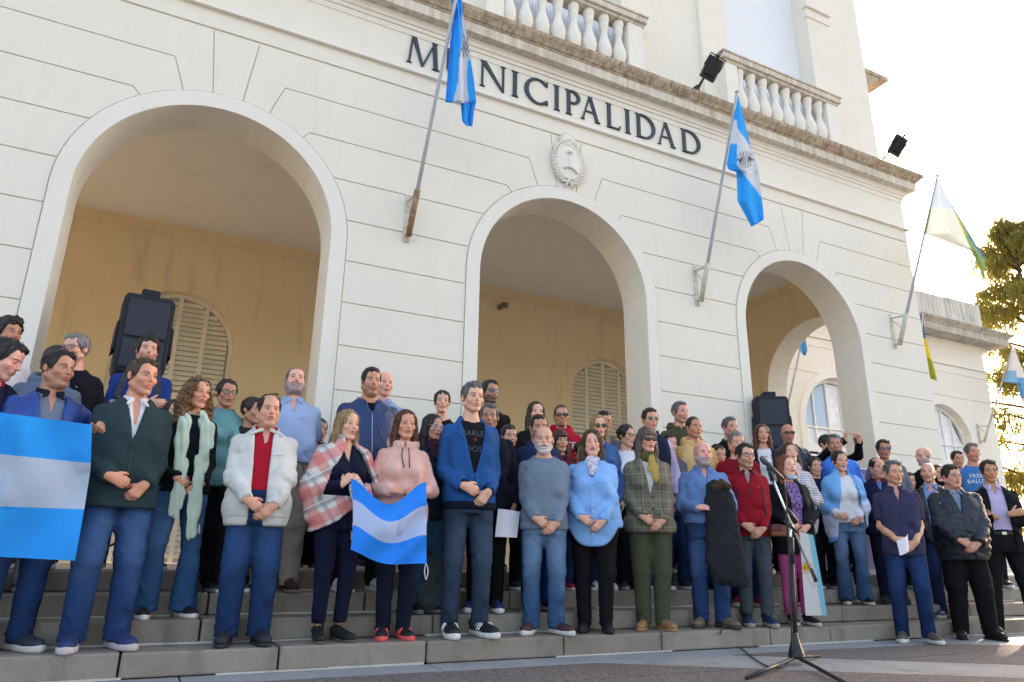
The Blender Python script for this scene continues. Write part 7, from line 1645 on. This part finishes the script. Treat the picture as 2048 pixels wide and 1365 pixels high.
# flag by the right balcony
flagpole((1403, 598), -.10, (1474, 186), -1.05, 'white flagpole on the second pier with a drooping flag below the balcony')
rows = Z4(1350, 0, 2.73)([(525, 333, 525, 347), (650, 322, 650, 376), (790, 300, 790, 410), (900, 281, 900, 446), (928, 292, 930, 452), (940, 334, 945, 456), (975, 338, 970, 461), (1100, 341, 1100, 476), (1180, 385, 1150, 482), (1236, 415, 1200, 485), (1240, 418, 1222, 450)])
def f2(px, py, u, v):
    zx, zy = (px - 1350) * 2.73, py * 2.73
    if zx < 339: return SKYB if zy < 655 or zy > 790 else FWHITE
    t1, t2 = 705 + (zx - 345) * 1.45, 905 + (zx - 340) * 1.3
    if zy < t1 or zy > t2 or (zx > 415 and zy < 975 and zx > 415 + (zy - 800) * .28): return SKYB
    return sun_col(zx, zy, 385, 872, 46, c_(92, 92, 96), FWHITE)
tag(cloth_rows('flag', rows, f2, lambda u, v: -1.0 + .2 * v, lambda u, v: .045 * math.sin(7.5 * u + 2.4 * v) * min(1, v * 3), nu=60, nv=110), 'light blue and white flag with a grey sun drooping below the right balcony', 'flag', 'national flags on the facade')
# sheer flag against the sky
flagpole((1800, 686), -.10, (1875, 352), -1.05, 'white flagpole at the right corner of the block against the sky')
rows = Z4(1820, 340, 3.594)([(68, 198, 70, 204), (200, 166, 200, 270), (330, 134, 330, 352), (460, 100, 462, 432), (500, 215, 500, 456), (585, 436, 585, 506), (640, 466, 634, 537), (700, 498, 695, 548), (770, 515, 772, 530)])
def f3(px, py, u, v):
    zx, zy = (px - 1820) * 3.594, (py - 340) * 3.594; inner = np.interp(zy, [70, 310, 470, 585, 700], [196, 322, 392, 440, 480])
    if zx > inner + 3:
        edge = np.interp(zy, [70, 310, 470, 635], [212, 340, 425, 530])
        if zy < 310 or (zx > edge - 8 and zy < 640): return c_(64, 126, 186)
        return c_(190, 190, 44) if zy < 470 else c_(128, 160, 104)
    if zx < np.interp(zy, [70, 460], [204, 112]) and zy > 240: return c_(120, 140, 70)
    return c_(214, 228, 240) if zy < 275 else c_(232, 238, 228)
tag(cloth_rows('flag', rows, f3, lambda u, v: -.95 + .25 * v, lambda u, v: .05 * math.sin(6 * u + 3 * v) * min(1, v * 3), nu=60, nv=90, mat=M_SHEER), 'sheer white flag edged in blue and green hanging against the sky', 'flag')
# wing flag, far right
flagpole((1969, 882), WY - .12, (2026, 690), WY - 1.0, 'white flagpole on the set back wing at the far right', wy=WY)
rows = Z4(1900, 640, 3.79)([(212, 470, 214, 486), (380, 437, 380, 552), (470, 408, 480, 590), (488, 505, 486, 594), (630, 545, 640, 660)])
def f4(px, py, u, v):
    zx, zy = (px - 1900) * 3.79, (py - 640) * 3.79
    if zx < 488 + (zy - 215) * .09: return c_(206, 206, 206) if zy < 382 else c_(120, 170, 206)
    return c_(210, 208, 204) if zy < 438 or zy > 596 else c_(92, 150, 196)
tag(cloth_rows('flag', rows, f4, lambda u, v: WY - 1.0 + .1 * v, lambda u, v: .06 * math.sin(7 * u + 2 * v) * min(1, v * 3), nu=44, nv=60), 'pale flag hanging from the wing flagpole in front of the tree', 'flag')
flagpole((1822, 886), WY - .12, (1846, 628), WY - .95, 'flagpole on the wing mostly behind the corner of the block', wy=WY)
rows = Z4(1820, 560, 3.412)([(240, 66, 236, 90), (345, 80, 345, 97), (400, 92, 400, 108), (500, 108, 500, 134), (600, 124, 600, 163), (675, 138, 690, 186)])
tag(cloth_rows('flag', rows, lambda px, py, u, v: (lambda zy: c_(60, 110, 160) if zy < 400 else (c_(226, 204, 30) if zy < 520 + 30 * u else c_(150, 160, 50)))((py - 560) * 3.412), lambda u, v: WY - .8, lambda u, v: .03 * math.sin(6 * u) * v, nu=20, nv=50), 'narrow yellow and green flag showing past the corner of the block', 'flag')
flagpole((1565, 860), WY - .12, (1630, 560), WY - 1.0, 'flagpole between the wing windows seen through the side arch', wy=WY)
rows = [(585, 1622, 585, 1630), (640, 1610, 640, 1622), (684, 1600, 681, 1611), (698, 1597, 700, 1615), (712, 1607, 711, 1612)]
tag(cloth_rows('flag', rows, lambda px, py, u, v: c_(60, 140, 196) if u > .45 - .2 * v else c_(120, 168, 196), lambda u, v: WY - .9, lambda u, v: .03 * math.sin(6 * u) * v, nu=16, nv=40), 'tip of a blue flag seen through the side arch of the porch', 'flag')
# the big flag held along the left edge
def band(t0, t1, cols): return lambda px, py, u, v: cols[0] if v < t0(u) else (cols[1] if v < t1(u) else cols[0])
def vrows(*edges, n=14):
    e = [0] + [q for b in edges for q in (b - .002, b + .002)] + [1]; out = []
    for a, b in zip(e[:-1], e[1:]): out += list(np.linspace(a, b, 2 if b - a < .01 else n)[:-1])
    return out + [1.0]
rows = [(800, -190, 850, 184), (905, -190, 940, 181), (1010, -190, 1022, 168), (1104, -190, 1122, 150)]
tag(cloth_rows('held_flag', rows, band(lambda u: .285, lambda u: .655, (c_(10, 166, 255), c_(192, 208, 228))), lambda u, v: -2.36 + .03 * v, lambda u, v: .030 * math.sin(7 * u + 4 * v) + .020 * math.sin(16 * u * (1 - .45 * v) + 2) * (1 - .6 * v) + .016 * math.sin(9 * v + 9 * u), nu=70, vs=vrows(.285, .655, n=18)), 'large light blue and white flag held up along the left edge', 'flag')
sm_ = lambda u, X, Y: float(np.polyval(np.polyfit(X, Y, 4), u)); top = lambda u: sm_(u, [0, .22, .44, .69, 1], [958, 981, 1007, 997, 965]); bot = lambda u: sm_(u, [0, .28, .48, .75, 1], [1100, 1117, 1129, 1131, 1126]); xx = lambda u, v: 701 + 152 * u + 5 * (1 - u) * math.sin(3.1 * v)
V, C = [], []; vv = vrows(.29, .65, n=16); nu, nv = 60, len(vv)
for j in range(nv):
    for i in range(nu):
        u, v = i / (nu - 1), vv[j]
        V.append(tuple(aty(xx(u, v), top(u) + (bot(u) - top(u)) * v + 3 * math.sin(7 * u) * v, -2.335 - .05 * math.sin(math.pi * u) + .030 * math.sin(9 * u + 3.0 * v) * (1 - .3 * v) + .022 * math.sin(13 * u * v + 3 * v + 1)))); C.append(c_(20, 146, 255) if v < .29 or v > .65 else c_(188, 206, 240))
o = obj_of('held_flag', np.array(V), np.array([(j * nu + i, j * nu + i + 1, (j + 1) * nu + i + 1, (j + 1) * nu + i) for j in range(nv - 1) for i in range(nu - 1)], np.int32), M_FLAG, None, np.array(C))
tag(o, 'small light blue and white flag held between the shawl woman and the pink hoodie woman', 'flag')
m = MB(); q = [aty(852 - 3 * math.sin(t * 3.1), 1126 + 34 * t, -2.34) for t in np.linspace(0, 1, 9)]; q2 = [aty(852 + 4 * math.sin(t * 3.1), 1126 + 34 * t, -2.34) for t in np.linspace(0, 1, 9)]; m.tube(q + q2[::-1], .0035, 5); m.build('tie_cord', WPR, o, smooth=True)
rows = Z4(1400, 960, 3.16)([(330, 628, 350, 716), (500, 640, 500, 745), (700, 655, 700, 780), (858, 668, 858, 803)])
def f6(px, py, u, v):
    zx, zy = (px - 1400) * 3.16, (py - 960) * 3.16
    if zx > 685 + (zy - 350) * .167: return c_(128, 196, 216)
    return sun_col(zx, zy, 668, 555, 46, c_(206, 156, 30), c_(214, 214, 212)) if math.hypot(zx - 668, zy - 555) > 20 else c_(214, 160, 30)
tag(cloth_rows('held_flag', rows, f6, lambda u, v: -2.34, lambda u, v: .012 * math.sin(5 * u + 3 * v), nu=40, nv=90), 'white and pale blue flag with yellow sun hanging beside the woman in pink trousers', 'flag')

# ------------------------------------------------------------------ floodlights on the cornice
M_BLACKM = plain('black_metal', (.02, .022, .026), .4); M_GLS = lens_mat('lamp_glass', (.2, .22, .25), 1.0)
for (cx, cy), (ax, ay), lab in (((1423, 138), (1392, 178), 'black floodlight on the cornice beside the right balcony'), ((1795, 292), (1758, 326), 'black floodlight at the right end of the cornice against the sky')):
    y = -.62; c = aty(cx, cy, y); a = aty(ax, ay, -.22); r = empty('floodlight', tuple(a), 0, lab, 'floodlight', 'floodlights on the cornice'); c = c - a
    n = Vector((.25, .80, .45)).normalized(); ux = Vector((1, 0, -.25)); ux = (ux - n * ux.dot(n)).normalized(); uz = n.cross(ux)
    m = MB(); m.obox(c, (ux, uz, n), (.120, .165, .03)); m.obox(c - n * .05, (ux, uz, n), (.085, .115, .018)); h = m.build('housing', M_BLACKM, r, bevel=.008)
    for i in range(5):
        m = MB(); m.obox(c - n * .072 + ux * (-.07 + .035 * i), (ux, uz, n), (.004, .11, .010)); m.build('fin', M_BLACKM, h)
    m = MB(); m.obox(c + n * .037, (ux, uz, n), (.105, .148, .003)); m.build('glass', M_GLS, h)
    m = MB(); m.tube([c - ux * .130, c - ux * .130 - uz * .18 - n * .05, c + ux * .130 - uz * .18 - n * .05, c + ux * .130], .010, 6); m.build('yoke', M_BLACKM, r, smooth=True)
    m = MB(); m.tube([(0, 0, -.02), tuple(c * .75 - uz * .12), tuple(c - uz * .20 - n * .05)], .016, 8); m.obox((0, .0, -.03), ((1, 0, 0), (0, 1, 0), (0, 0, 1)), (.03, .05, .06)); m.build('arm', M_BLACKM, r)
    m = MB(); m.tube([c - n * .07 - uz * .12, c - n * .12 - uz * .26, c * .6 - uz * .30, (0.05, 0, .0)], .006, 5); m.build('cable', M_BLACKM, r, smooth=True)

# ------------------------------------------------------------------ loudspeakers on stands
M_COVER = plain('black_speaker_cover', (.012, .014, .02), .75, bump=.3, bscale=40); M_GRILL = plain('dark_blue_grille', (.018, .024, .04), .55, bump=.4, bscale=300)
def loudspeaker(x, y, z0, z1, hw, dep, rz, label, tilt=0):
    r = empty('loudspeaker', (x, y, z0), R_(rz), label, 'loudspeaker', 'covered loudspeakers on stands'); H = z1 - z0
    m = MB(); m.prism([(-hw * .92, 0), (hw * .92, 0), (hw, H * .10), (hw, H * .93), (hw * .9, H), (-hw * .9, H), (-hw, H * .93), (-hw, H * .10)], -dep / 2, dep / 2); b = m.build('cabinet', M_COVER, r, bevel=.025)
    m = MB(); m.box((-hw * .80, -dep / 2 - .012, H * .06), (hw * .80, -dep / 2 + .01, H * .42)); m.build('grille', M_GRILL, b, bevel=.012)
    m = MB(); m.box((-hw * .80, -dep / 2 - .012, H * .45), (hw * .80, -dep / 2 + .01, H * .93)); m.build('grille', M_GRILL, b, bevel=.012)
    m = MB(); m.box((-hw * .36, -dep * .35, H), (hw * .36, dep * .2, H + .075)); m.build('cover_flap', M_COVER, b, bevel=.015)
    for sd in (-1, 1):
        m = MB(); m.prism([(sd * hw * .98, H * .30), (sd * hw * 1.14, H * .24), (sd * hw * 1.10, H * .62), (sd * hw * .98, H * .66)][::(1 if sd > 0 else -1)], -dep * .42, dep * .3); m.build('cover_flap', M_COVER, b, bevel=.015)
    return r
def speaker_stand(x, y, zt, rz, label):
    r = empty('speaker_stand', (x, y, FL), R_(rz), label, 'speaker stand', 'black tripod stands under the loudspeakers'); h = zt - FL
    m = MB(); m.tube([(0, 0, .12), (0, 0, h)], .018, 10); m.tube([(0, 0, .10), (0, 0, h * .55)], .026, 10); m.build('pole', M_BLACKM, r, smooth=True)
    for k in range(3):
        a = 2 * math.pi * k / 3 + .4; d = Vector((math.cos(a), math.sin(a), 0)); m = MB(); m.tube([tuple(Vector((0, 0, h * .42))), tuple(d * .52 + Vector((0, 0, .015)))], .014, 6); m.tube([(0, 0, .16), tuple(d * .30 + Vector((0, 0, h * .20)))], .010, 6); m.build('leg', M_BLACKM, r, smooth=True)
    return r
sp_ = aty(286, 668, -.15); zt = aty(286, 592, -.15).z; zb = aty(286, 752, -.15).z
loudspeaker(sp_.x, -.02, zb, zt, .215, .36, 6, 'big black covered loudspeaker before the left arch door'); speaker_stand(sp_.x, .02, zb, 10, 'black tripod stand under the loudspeaker at the left arch')
sp_ = aty(1556, 845, -.25); zt = aty(1556, 795, -.25).z
loudspeaker(sp_.x, -.1, zt - .74, zt, .23, .40, -30, 'black covered loudspeaker standing in the right arch'); speaker_stand(sp_.x, -.08, zt - .74, 40, 'black tripod stand under the loudspeaker in the right arch')

# ------------------------------------------------------------------ microphone on its boom stand
by = -3.18; B = atz(1595, 1328, 0); r = empty('microphone_stand', (B.x, B.y, 0), 0, 'tall black and silver microphone boom stand on the plaza', 'microphone stand')
L_ = lambda px, py: tuple(aty(px, py, B.y) - Vector((B.x, B.y, 0)))
M_CHROME = plain('silver_tube', c_(206, 210, 214), .22, metal=.9, var=.03)
m = MB(); m.lathe([(.055, .035), (.060, .05), (.056, .075), (.030, .16), (.022, .20), (.018, .21)], n=8); m.build('hub', M_BLACKM, r, bevel=.002)
m = MB(); m.tube([(0, 0, .1), L_(1583, 1110)], .0165, 10); m.build('lower_tube', M_BLACKM, r, smooth=True)
m = MB(); m.tube([L_(1583, 1112), L_(1579, 1030)], .011, 8); m.build('upper_tube', M_CHROME, r, smooth=True)
m = MB(); m.tube([L_(1584, 1128), L_(1582, 1075)], .020, 10); m.build('clutch', M_BLACKM, r, smooth=True)
for px, py in ((1493, 1356), (1694, 1368), None or (1640, 1312)):
    e = atz(px, py, .012) - Vector((B.x, B.y, 0)); m = MB(); m.tube([(0, 0, .045), tuple(e)], [.014, .012], 8); m.build('leg', M_BLACKM, r, smooth=True)
bo = lambda px, py, dy: tuple(aty(px, py, B.y + dy) - Vector((B.x, B.y, 0)))
m = MB(); m.tube([bo(1628, 1158, -.04), bo(1540, 945, -.02)], .0085, 10); boom = m.build('boom', M_CHROME, r, smooth=True)
m = MB(); m.tube([bo(1632, 1163, -.04), bo(1622, 1138, -.04)], .0150, 10); m.build('grip', M_BLACKM, boom, smooth=True)
m = MB(); m.tube([bo(1592, 1045, -.03), bo(1574, 1020, -.03)], .022, 8); m.tube([bo(1596, 1066, -.05), bo(1568, 1042, -.01)], .012, 8); m.build('boom_clamp', M_BLACKM, r, smooth=True)
m = MB(); m.tube([bo(1545, 962, -.02), bo(1536, 934, -.02)], .016, 10); m.build('mic_clip', M_BLACKM, boom, smooth=True)
mr = empty('microphone', tuple(aty(1545, 938, B.y - .04)), 0, 'handheld microphone clipped to the top of the boom stand', 'microphone'); o_ = Vector(mr.location)
w_ = lambda px, py: tuple(aty(px, py, B.y - .04) - o_)
m = MB(); m.tube([w_(1566, 958), w_(1550, 943), w_(1533, 926)], [.011, .015, .019], 12); m.build('handle', plain('mic_grey', (.05, .055, .065), .35), mr, smooth=True)
m = MB(); a0, a1 = Vector(w_(1534, 927)), Vector(w_(1521, 914)); m.tube([a0 + (a1 - a0) * t for t in (0, .12, .3, .6, .85, 1)], [.019, .026, .0275, .026, .019, .008], 14); m.build('grille', plain('mic_mesh', c_(96, 104, 116), .4, metal=.6, bump=.6, bscale=500), mr, smooth=True)
m = MB(); q = [aty(1566, 958, B.y - .04), aty(1572, 990, B.y - .05), aty(1574, 1040, B.y - .05), aty(1577, 1100, B.y - .04), aty(1581, 1200, B.y - .035), aty(1583, 1290, B.y - .03)] + [atz(*p, .008) for p in ((1575, 1326), (1560, 1336), (1535, 1333), (1508, 1318), (1486, 1300), (1468, 1290), (1450, 1286), (1441, 1277))] + [aty(1440, 1268, Y1 - .012), aty(1446, 1256, Y1 - .01), aty(1456, 1249, Y1 + .02)]
def spline(P, n=6):
    out = []
    for i in range(len(P) - 1):
        p0, p1, p2, p3 = P[max(i - 1, 0)], P[i], P[i + 1], P[min(i + 2, len(P) - 1)]
        for k in range(n):
            t = k / n; out.append(.5 * ((2 * p1) + (p2 - p0) * t + (2 * p0 - 5 * p1 + 4 * p2 - p3) * t * t + (3 * p1 - p0 - 3 * p2 + p3) * t ** 3))
    return out + [P[-1]]
m.tube(spline(q), .0055, 6); cb = m.build('cable', plain('black_rubber', (.012, .012, .013), .5), None, smooth=True); tag(cb, 'black microphone cable running down the stand and over the first step', 'cable')

# ------------------------------------------------------------------ carried and standing things
# printed banner behind the back row
def poster():
    b = NB('banner_print', .55, .3); s = b.n('SeparateXYZ'); b.l(b.vec, s.inputs[0]); n = b.noise(5, 5)
    v = b.math('ADD', s.outputs[2], b.math('MULTIPLY', n, .10)); col = b.ramp(b.math('MULTIPLY', v, .75), [(.0, c_(176, 172, 206)), (.35, c_(148, 146, 196)), (.60, c_(120, 116, 150)), (.70, c_(196, 196, 216)), (.80, c_(206, 208, 226)), (.88, c_(124, 132, 190)), (1, c_(98, 104, 170))]); b.color(col); return b.done()
bx0, bx1 = aty(1602, 1000, -.72).x, aty(1750, 1000, -.72).x
r = empty('printed_banner', ((bx0 + bx1) / 2, -.70, FL), 0, 'purple and white printed banner board behind the crowd at the right arch', 'banner'); hw = (bx1 - bx0) / 2
m = MB(); m.box((-hw, -.012, .06), (hw, .012, 1.34)); m.build('panel', poster(), r); m = MB(); m.box((-hw - .02, -.03, 0), (hw + .02, .03, .06)); m.box((-hw - .02, -.02, .06), (-hw, .02, 1.36)); m.box((hw, -.02, .06), (hw + .02, .02, 1.36)); m.box((-hw, -.02, 1.34), (hw, .02, 1.36)); m.build('frame', WPR, r)
# grey backpack on the second step
c = aty(872, 1190, -1.72); r = empty('backpack', (c.x, -1.70, .29), R_(-8), 'grey green canvas backpack standing on the second step', 'backpack'); mt = cl('canvas_grey', (72, 84, 86), 'denim')
F = Field((-.2, -.16, -.02), (.2, .16, .52), .012); F.add(ell((0, 0, .20), (.155, .105, .24))).add(ell((0, -.01, .10), (.165, .11, .13)), .06).add(cone((-.05, 0, .38), (.05, 0, .40), .07, .06), .05); F.warp(folds(5, .006, (30, 26, 20))); x, y, z = F.grid(); F.D = np.maximum(F.D, -z); V, Q = F.mesh(); obj_of('bag', V, Q, mt, r)
m = MB(); m.tube([(-.03, -.112, .05), (-.025, -.118, .14), (-.01, -.112, .24)], .006, 5); m.build('zip', LEATH, r); m = MB(); m.obox((.07, -.118, .17), ((1, 0, 0), (0, 0, 1), (0, 1, 0)), (.024, .03, .003)); m.build('label_patch', WPR, r)
m = MB(); m.tube([(-.10, -.06, .02), (-.02, -.16, .008), (.06, -.20, .006), (.10, -.235, -.04)], .010, 5); m.build('strap', mt, r); F = Field((-.15, -.12, .36), (.15, .12, .50), .012); F.add(cone((-.1, -.02, .43), (.1, -.03, .41), .035, .045)); F.warp(folds(8, .01, (40, 36, 30))); V, Q = F.mesh(); obj_of('red_lining', V, Q, cl('maroon_cloth', (104, 30, 40)), r)
# coat over the arm of the bald bearded man
c = aty(1446, 1060, -2.30); r = empty('coat', (c.x, -2.30, .90), R_(-28), 'black diamond quilted coat with brown lining draped over a forearm', 'coat'); zt_, zb_ = aty(1440, 968, -2.3).z - .9, aty(1440, 1178, -2.3).z - .9
F = Field((-.24, -.16, zb_ - .03), (.26, .14, zt_ + .08), .0115); F.add(cone((-.02, 0, zt_ - .06), (.0, 0, zb_ + .16), .085, .125, sc=(1, 1.9, 1))).add(cone((.06, .02, zt_ - .14), (.115, .0, zb_ + .05), .06, .065, sc=(1, 1.4, 1)), .02).add(cone((-.08, .01, zt_ - .12), (-.10, .0, zb_ + .22), .05, .05, sc=(1, 1.3, 1)), .015); x, y, z = F.grid()
F.D = F.D - .0065 * (np.abs(np.sin(np.pi * (z + x) / .10)) * np.abs(np.sin(np.pi * (z - x) / .10))) ** .5; F.warp(folds(21, .0055, (20, 9, 12))); F.D = np.maximum(F.D, zb_ + .02 * np.sin(14 * x) - z); V, Q = F.mesh(); obj_of('quilted_body', V, Q, cl('black_quilt', (38, 40, 44), 'cotton'), r)
F = Field((-.16, -.16, zt_ - .10), (.16, .12, zt_ + .09), .0095); F.add(cone((-.05, -.04, zt_ - .04), (.0, -.06, zt_ + .0), .032, .036)).add(cone((.0, -.06, zt_), (.06, -.04, zt_ - .03), .036, .028)); F.warp(folds(22, .006, (60, 56, 50))); V, Q = F.mesh(); obj_of('lining', V, Q, cl('brown_lining', (72, 58, 46), 'knit'), r)
# sheets of paper
def paper(px, y, label, curl=.02):
    P4 = [aty(*p, y) for p in px]; c = sum(P4, Vector()) / 4; o_m = MB(); n = 9
    o_m.grid([[P4[0].lerp(P4[1], i / n).lerp(P4[3].lerp(P4[2], i / n), j / n) + Vector((0, -curl * math.sin(math.pi * i / n), 0)) for i in range(n + 1)] for j in range(n + 1)]); o = o_m.build('paper', plain('white_paper', c_(222, 222, 234), .6, var=.03), None, smooth=True); tag(o, label, 'paper'); return o
paper(((996, 1018), (1040, 1024), (1034, 1076), (990, 1074)), -1.97, 'plain white sheet held low behind the tall man in blue')
paper(((1793, 1082), (1815, 1068), (1818, 1098), (1800, 1112)), -2.80, 'folded white papers in the hands of the man in the violet polo', .03)
# phone
c = aty(1716, 881, -1.44); m = MB(); m.obox((0, 0, 0), ((1, 0, .25), (0, 1, 0), (-.25, 0, 1)), (.075, .005, .038)); ph = m.build('phone', plain('phone_brown', c_(96, 64, 52), .3), None, bevel=.004); ph.location = c; tag(ph, 'smartphone held up over the crowd to take a picture', 'phone')
m = MB(); m.obox((0, .006, 0), ((1, 0, .25), (0, 1, 0), (-.25, 0, 1)), (.070, .001, .034)); m.build('screen', plain('phone_screen', (.02, .02, .025), .1), ph)
# handbag of the woman in the black coat
c = aty(1556, 1060, -2.25); r = empty('handbag', (c.x, -2.26, c.z - .06), R_(-20), 'brown and maroon leather handbag at the hip of the woman in the black coat', 'handbag')
m = MB(); m.box((-.09, -.035, 0), (.10, .035, .10)); m.build('bag', BRL, r, bevel=.015); m = MB(); m.box((-.085, -.042, .045), (.02, .036, .108)); m.build('flap', plain('maroon_leather', c_(84, 32, 40), .45), r, bevel=.01); m = MB(); m.tube([(.05, -.04, .11), (.09, -.02, .30), (.10, .0, .52)], .008, 6); m.build('strap', BRL, r, smooth=True)
# pot plant by the left pier
c = aty(556, 800, -.22); r = empty('potted_plant', (c.x, -.22, FL), 0, 'green leafy plant in a clay pot against the first pier', 'plant'); zp = aty(556, 800, -.22).z - FL
m = MB(); m.lathe([(.10, 0), (.14, .24), (.15, .24), (.15, .28), (.13, .28), (.12, .25)], n=20); m.build('pot', plain('clay_pot', c_(150, 92, 64), .8), r, smooth=True)
m = MB(); m.tube([(0, 0, .2), (.01, 0, zp * .5), (0, 0, zp)], [.012, .010, .005], 6); m.build('stem', plain('plant_stem', c_(70, 84, 40)), r, smooth=True)
gl_ = plain('plant_leaf', c_(44, 96, 34), .45, var=.3, scale=9)
for k in range(26):
    a = k * 2.4; z = .4 + (zp - .36) * k / 25; L = rnd.uniform(.12, .18); d = Vector((math.cos(a), math.sin(a), .35)); t = Vector((-math.sin(a), math.cos(a), 0)); b0 = Vector((0, 0, z)); m = MB()
    P_ = [[b0 + d * (L * s_) + Vector((0, 0, -.10 * s_ * s_ * 1.3)) + t * (w_ * .030 * math.sin(math.pi * min(1, s_ * .95 + .03))) + Vector((0, 0, .012 * abs(w_))) for w_ in (-1, 0, 1)] for s_ in (0, .2, .4, .6, .8, 1)]
    m.grid(P_); m.build('leaf', gl_, r, smooth=True)
# small spotlight on the back wall of the porch
c = aty(1003, 612, YB - .1); r = empty('wall_spotlight', (c.x, YB, c.z), 0, 'small grey spotlight fixed high on the ochre wall of the middle arch', 'lamp'); m = MB(); m.tube([(0, -.05, -.02), (.02, -.14, .02), (.04, -.24, -.02)], [.05, .055, .06], 12); m.build('head', plain('lamp_grey', (.22, .2, .17), .4), r, smooth=True); m = MB(); m.box((-.04, -.05, -.06), (.04, 0, .04)); m.build('mount', plain('lamp_grey', (.22, .2, .17), .4), r)

# ------------------------------------------------------------------ trees beyond the wing
def leaf_mat(name, c1, c2):
    b = NB(name, .6, .25); f = b.noise(.8, 4); g = b.noise(9, 3); col = b.ramp(f, [(.3, c1), (.7, c2)]); col = b.mix(b.math('MULTIPLY', g, .5), col, scl(c2, 1.5)); b.color(col)
    tr = b.n('BsdfTranslucent'); b.l(col, tr.inputs[0]); mx = b.n('MixShader'); mx.inputs[0].default_value = .6; b.l(b.b.outputs[0], mx.inputs[1]); b.l(tr.outputs[0], mx.inputs[2]); b.l(mx.outputs[0], b.t.nodes['Material Output'].inputs[0]); return b.done()
M_BARK = plain('tree_bark', (.10, .075, .055), .95, var=.4, scale=8, bump=.6)
LM1 = leaf_mat('olive_foliage', (.17, .165, .045), (.33, .28, .07)); LM2 = leaf_mat('golden_foliage', (.16, .15, .035), (.30, .26, .06))
def tree(x, y, h, rad, seed, label, mat, n=26000, weep=.5, low=.12):
    R = np.random.RandomState(seed); r = empty('tree', (x, y, 0), 0, label, 'tree', 'trees beyond the wing'); m = MB()
    m.tube([(0, 0, -.05), (.1, .05, h * .3), (-.1, .1, h * .65), (0, 0, h * .95)], [.34, .26, .16, .04], 10)
    limbs = []
    for k in range(46):
        z0 = h * (low + (1 - low) * (k + .5) / 46); a = k * 2.399 + R.uniform(-.3, .3); prof_ = 1.08 * (1 - (z0 / h - low) / (1 - low)) ** .75 + .05; L = rad * prof_ * R.uniform(.45, 1.2)
        e = np.array([math.cos(a) * L, math.sin(a) * L, z0 + L * R.uniform(.05, .35)]); s_ = np.array([0, 0, z0]); mid = (s_ + e) / 2 + [0, 0, .25]
        m.tube([tuple(s_), tuple(mid), tuple(e)], [.09, .05, .015], 5); limbs.append((s_, mid, e, L))
    m.build('trunk', M_BARK, r, smooth=True)
    V = []; per = n // len(limbs)
    for s_, mid, e, L in limbs:
        nc = 9; cl_ = [(s_ * (1 - t) ** 2 + 2 * t * (1 - t) * mid + e * t * t + R.normal(0, .22, 3) * [1, 1, .6], .18 + .30 * R.rand()) for t in R.uniform(.35, 1.08, nc)]
        k = per // nc
        for c0, cr in cl_:
            p = R.normal(0, 1, (k, 3)); p /= np.linalg.norm(p, axis=1)[:, None]; p = c0 + p * (cr * R.rand(k, 1) ** .5) * [1.5, 1.5, .6]; p[:, 2] -= weep * R.rand(k) ** 2 * 1.1
            d = R.normal(0, 1, (k, 3)) * [.8, .8, .5] + [0, 0, -weep * 1.8]; d += (p - c0) * .8; d /= np.linalg.norm(d, axis=1)[:, None]; q = np.cross(d, R.normal(0, 1, (k, 3))); q /= np.linalg.norm(q, axis=1)[:, None]
            ln = R.uniform(.12, .42, (k, 1)); wd = R.uniform(.014, .046, (k, 1))
            V.append(np.stack([p - d * ln * .5, p + q * wd, p + d * ln * .5, p - q * wd], 1))
    V = np.concatenate(V).reshape(-1, 3); Q = np.arange(len(V), dtype=np.int32).reshape(-1, 4); o = bpy.data.objects.new('crown', to_mesh('crown', V, Q, mat, smooth=False)); link(o, r); o['kind'] = 'stuff'
tree(32.3, 8.4, 15.4, 6.2, 3, 'tall feathery tree with drooping olive foliage just behind the wing', LM1, 56000, .8, .03)
tree(38.5, 6.0, 17.0, 5.2, 5, 'tallest feathery tree kept right of the wing to block the low sun, lit golden from behind', LM2, 70000, .8, .02)  # kept this far right so its crown blocks sun from the plaza
tree(43.0, 8.5, 14.0, 4.4, 9, 'broad feathery tree added farthest to the right to block the low sun', LM1, 44000, .6, .06)  # added sun blocker, shades the right of the plaza
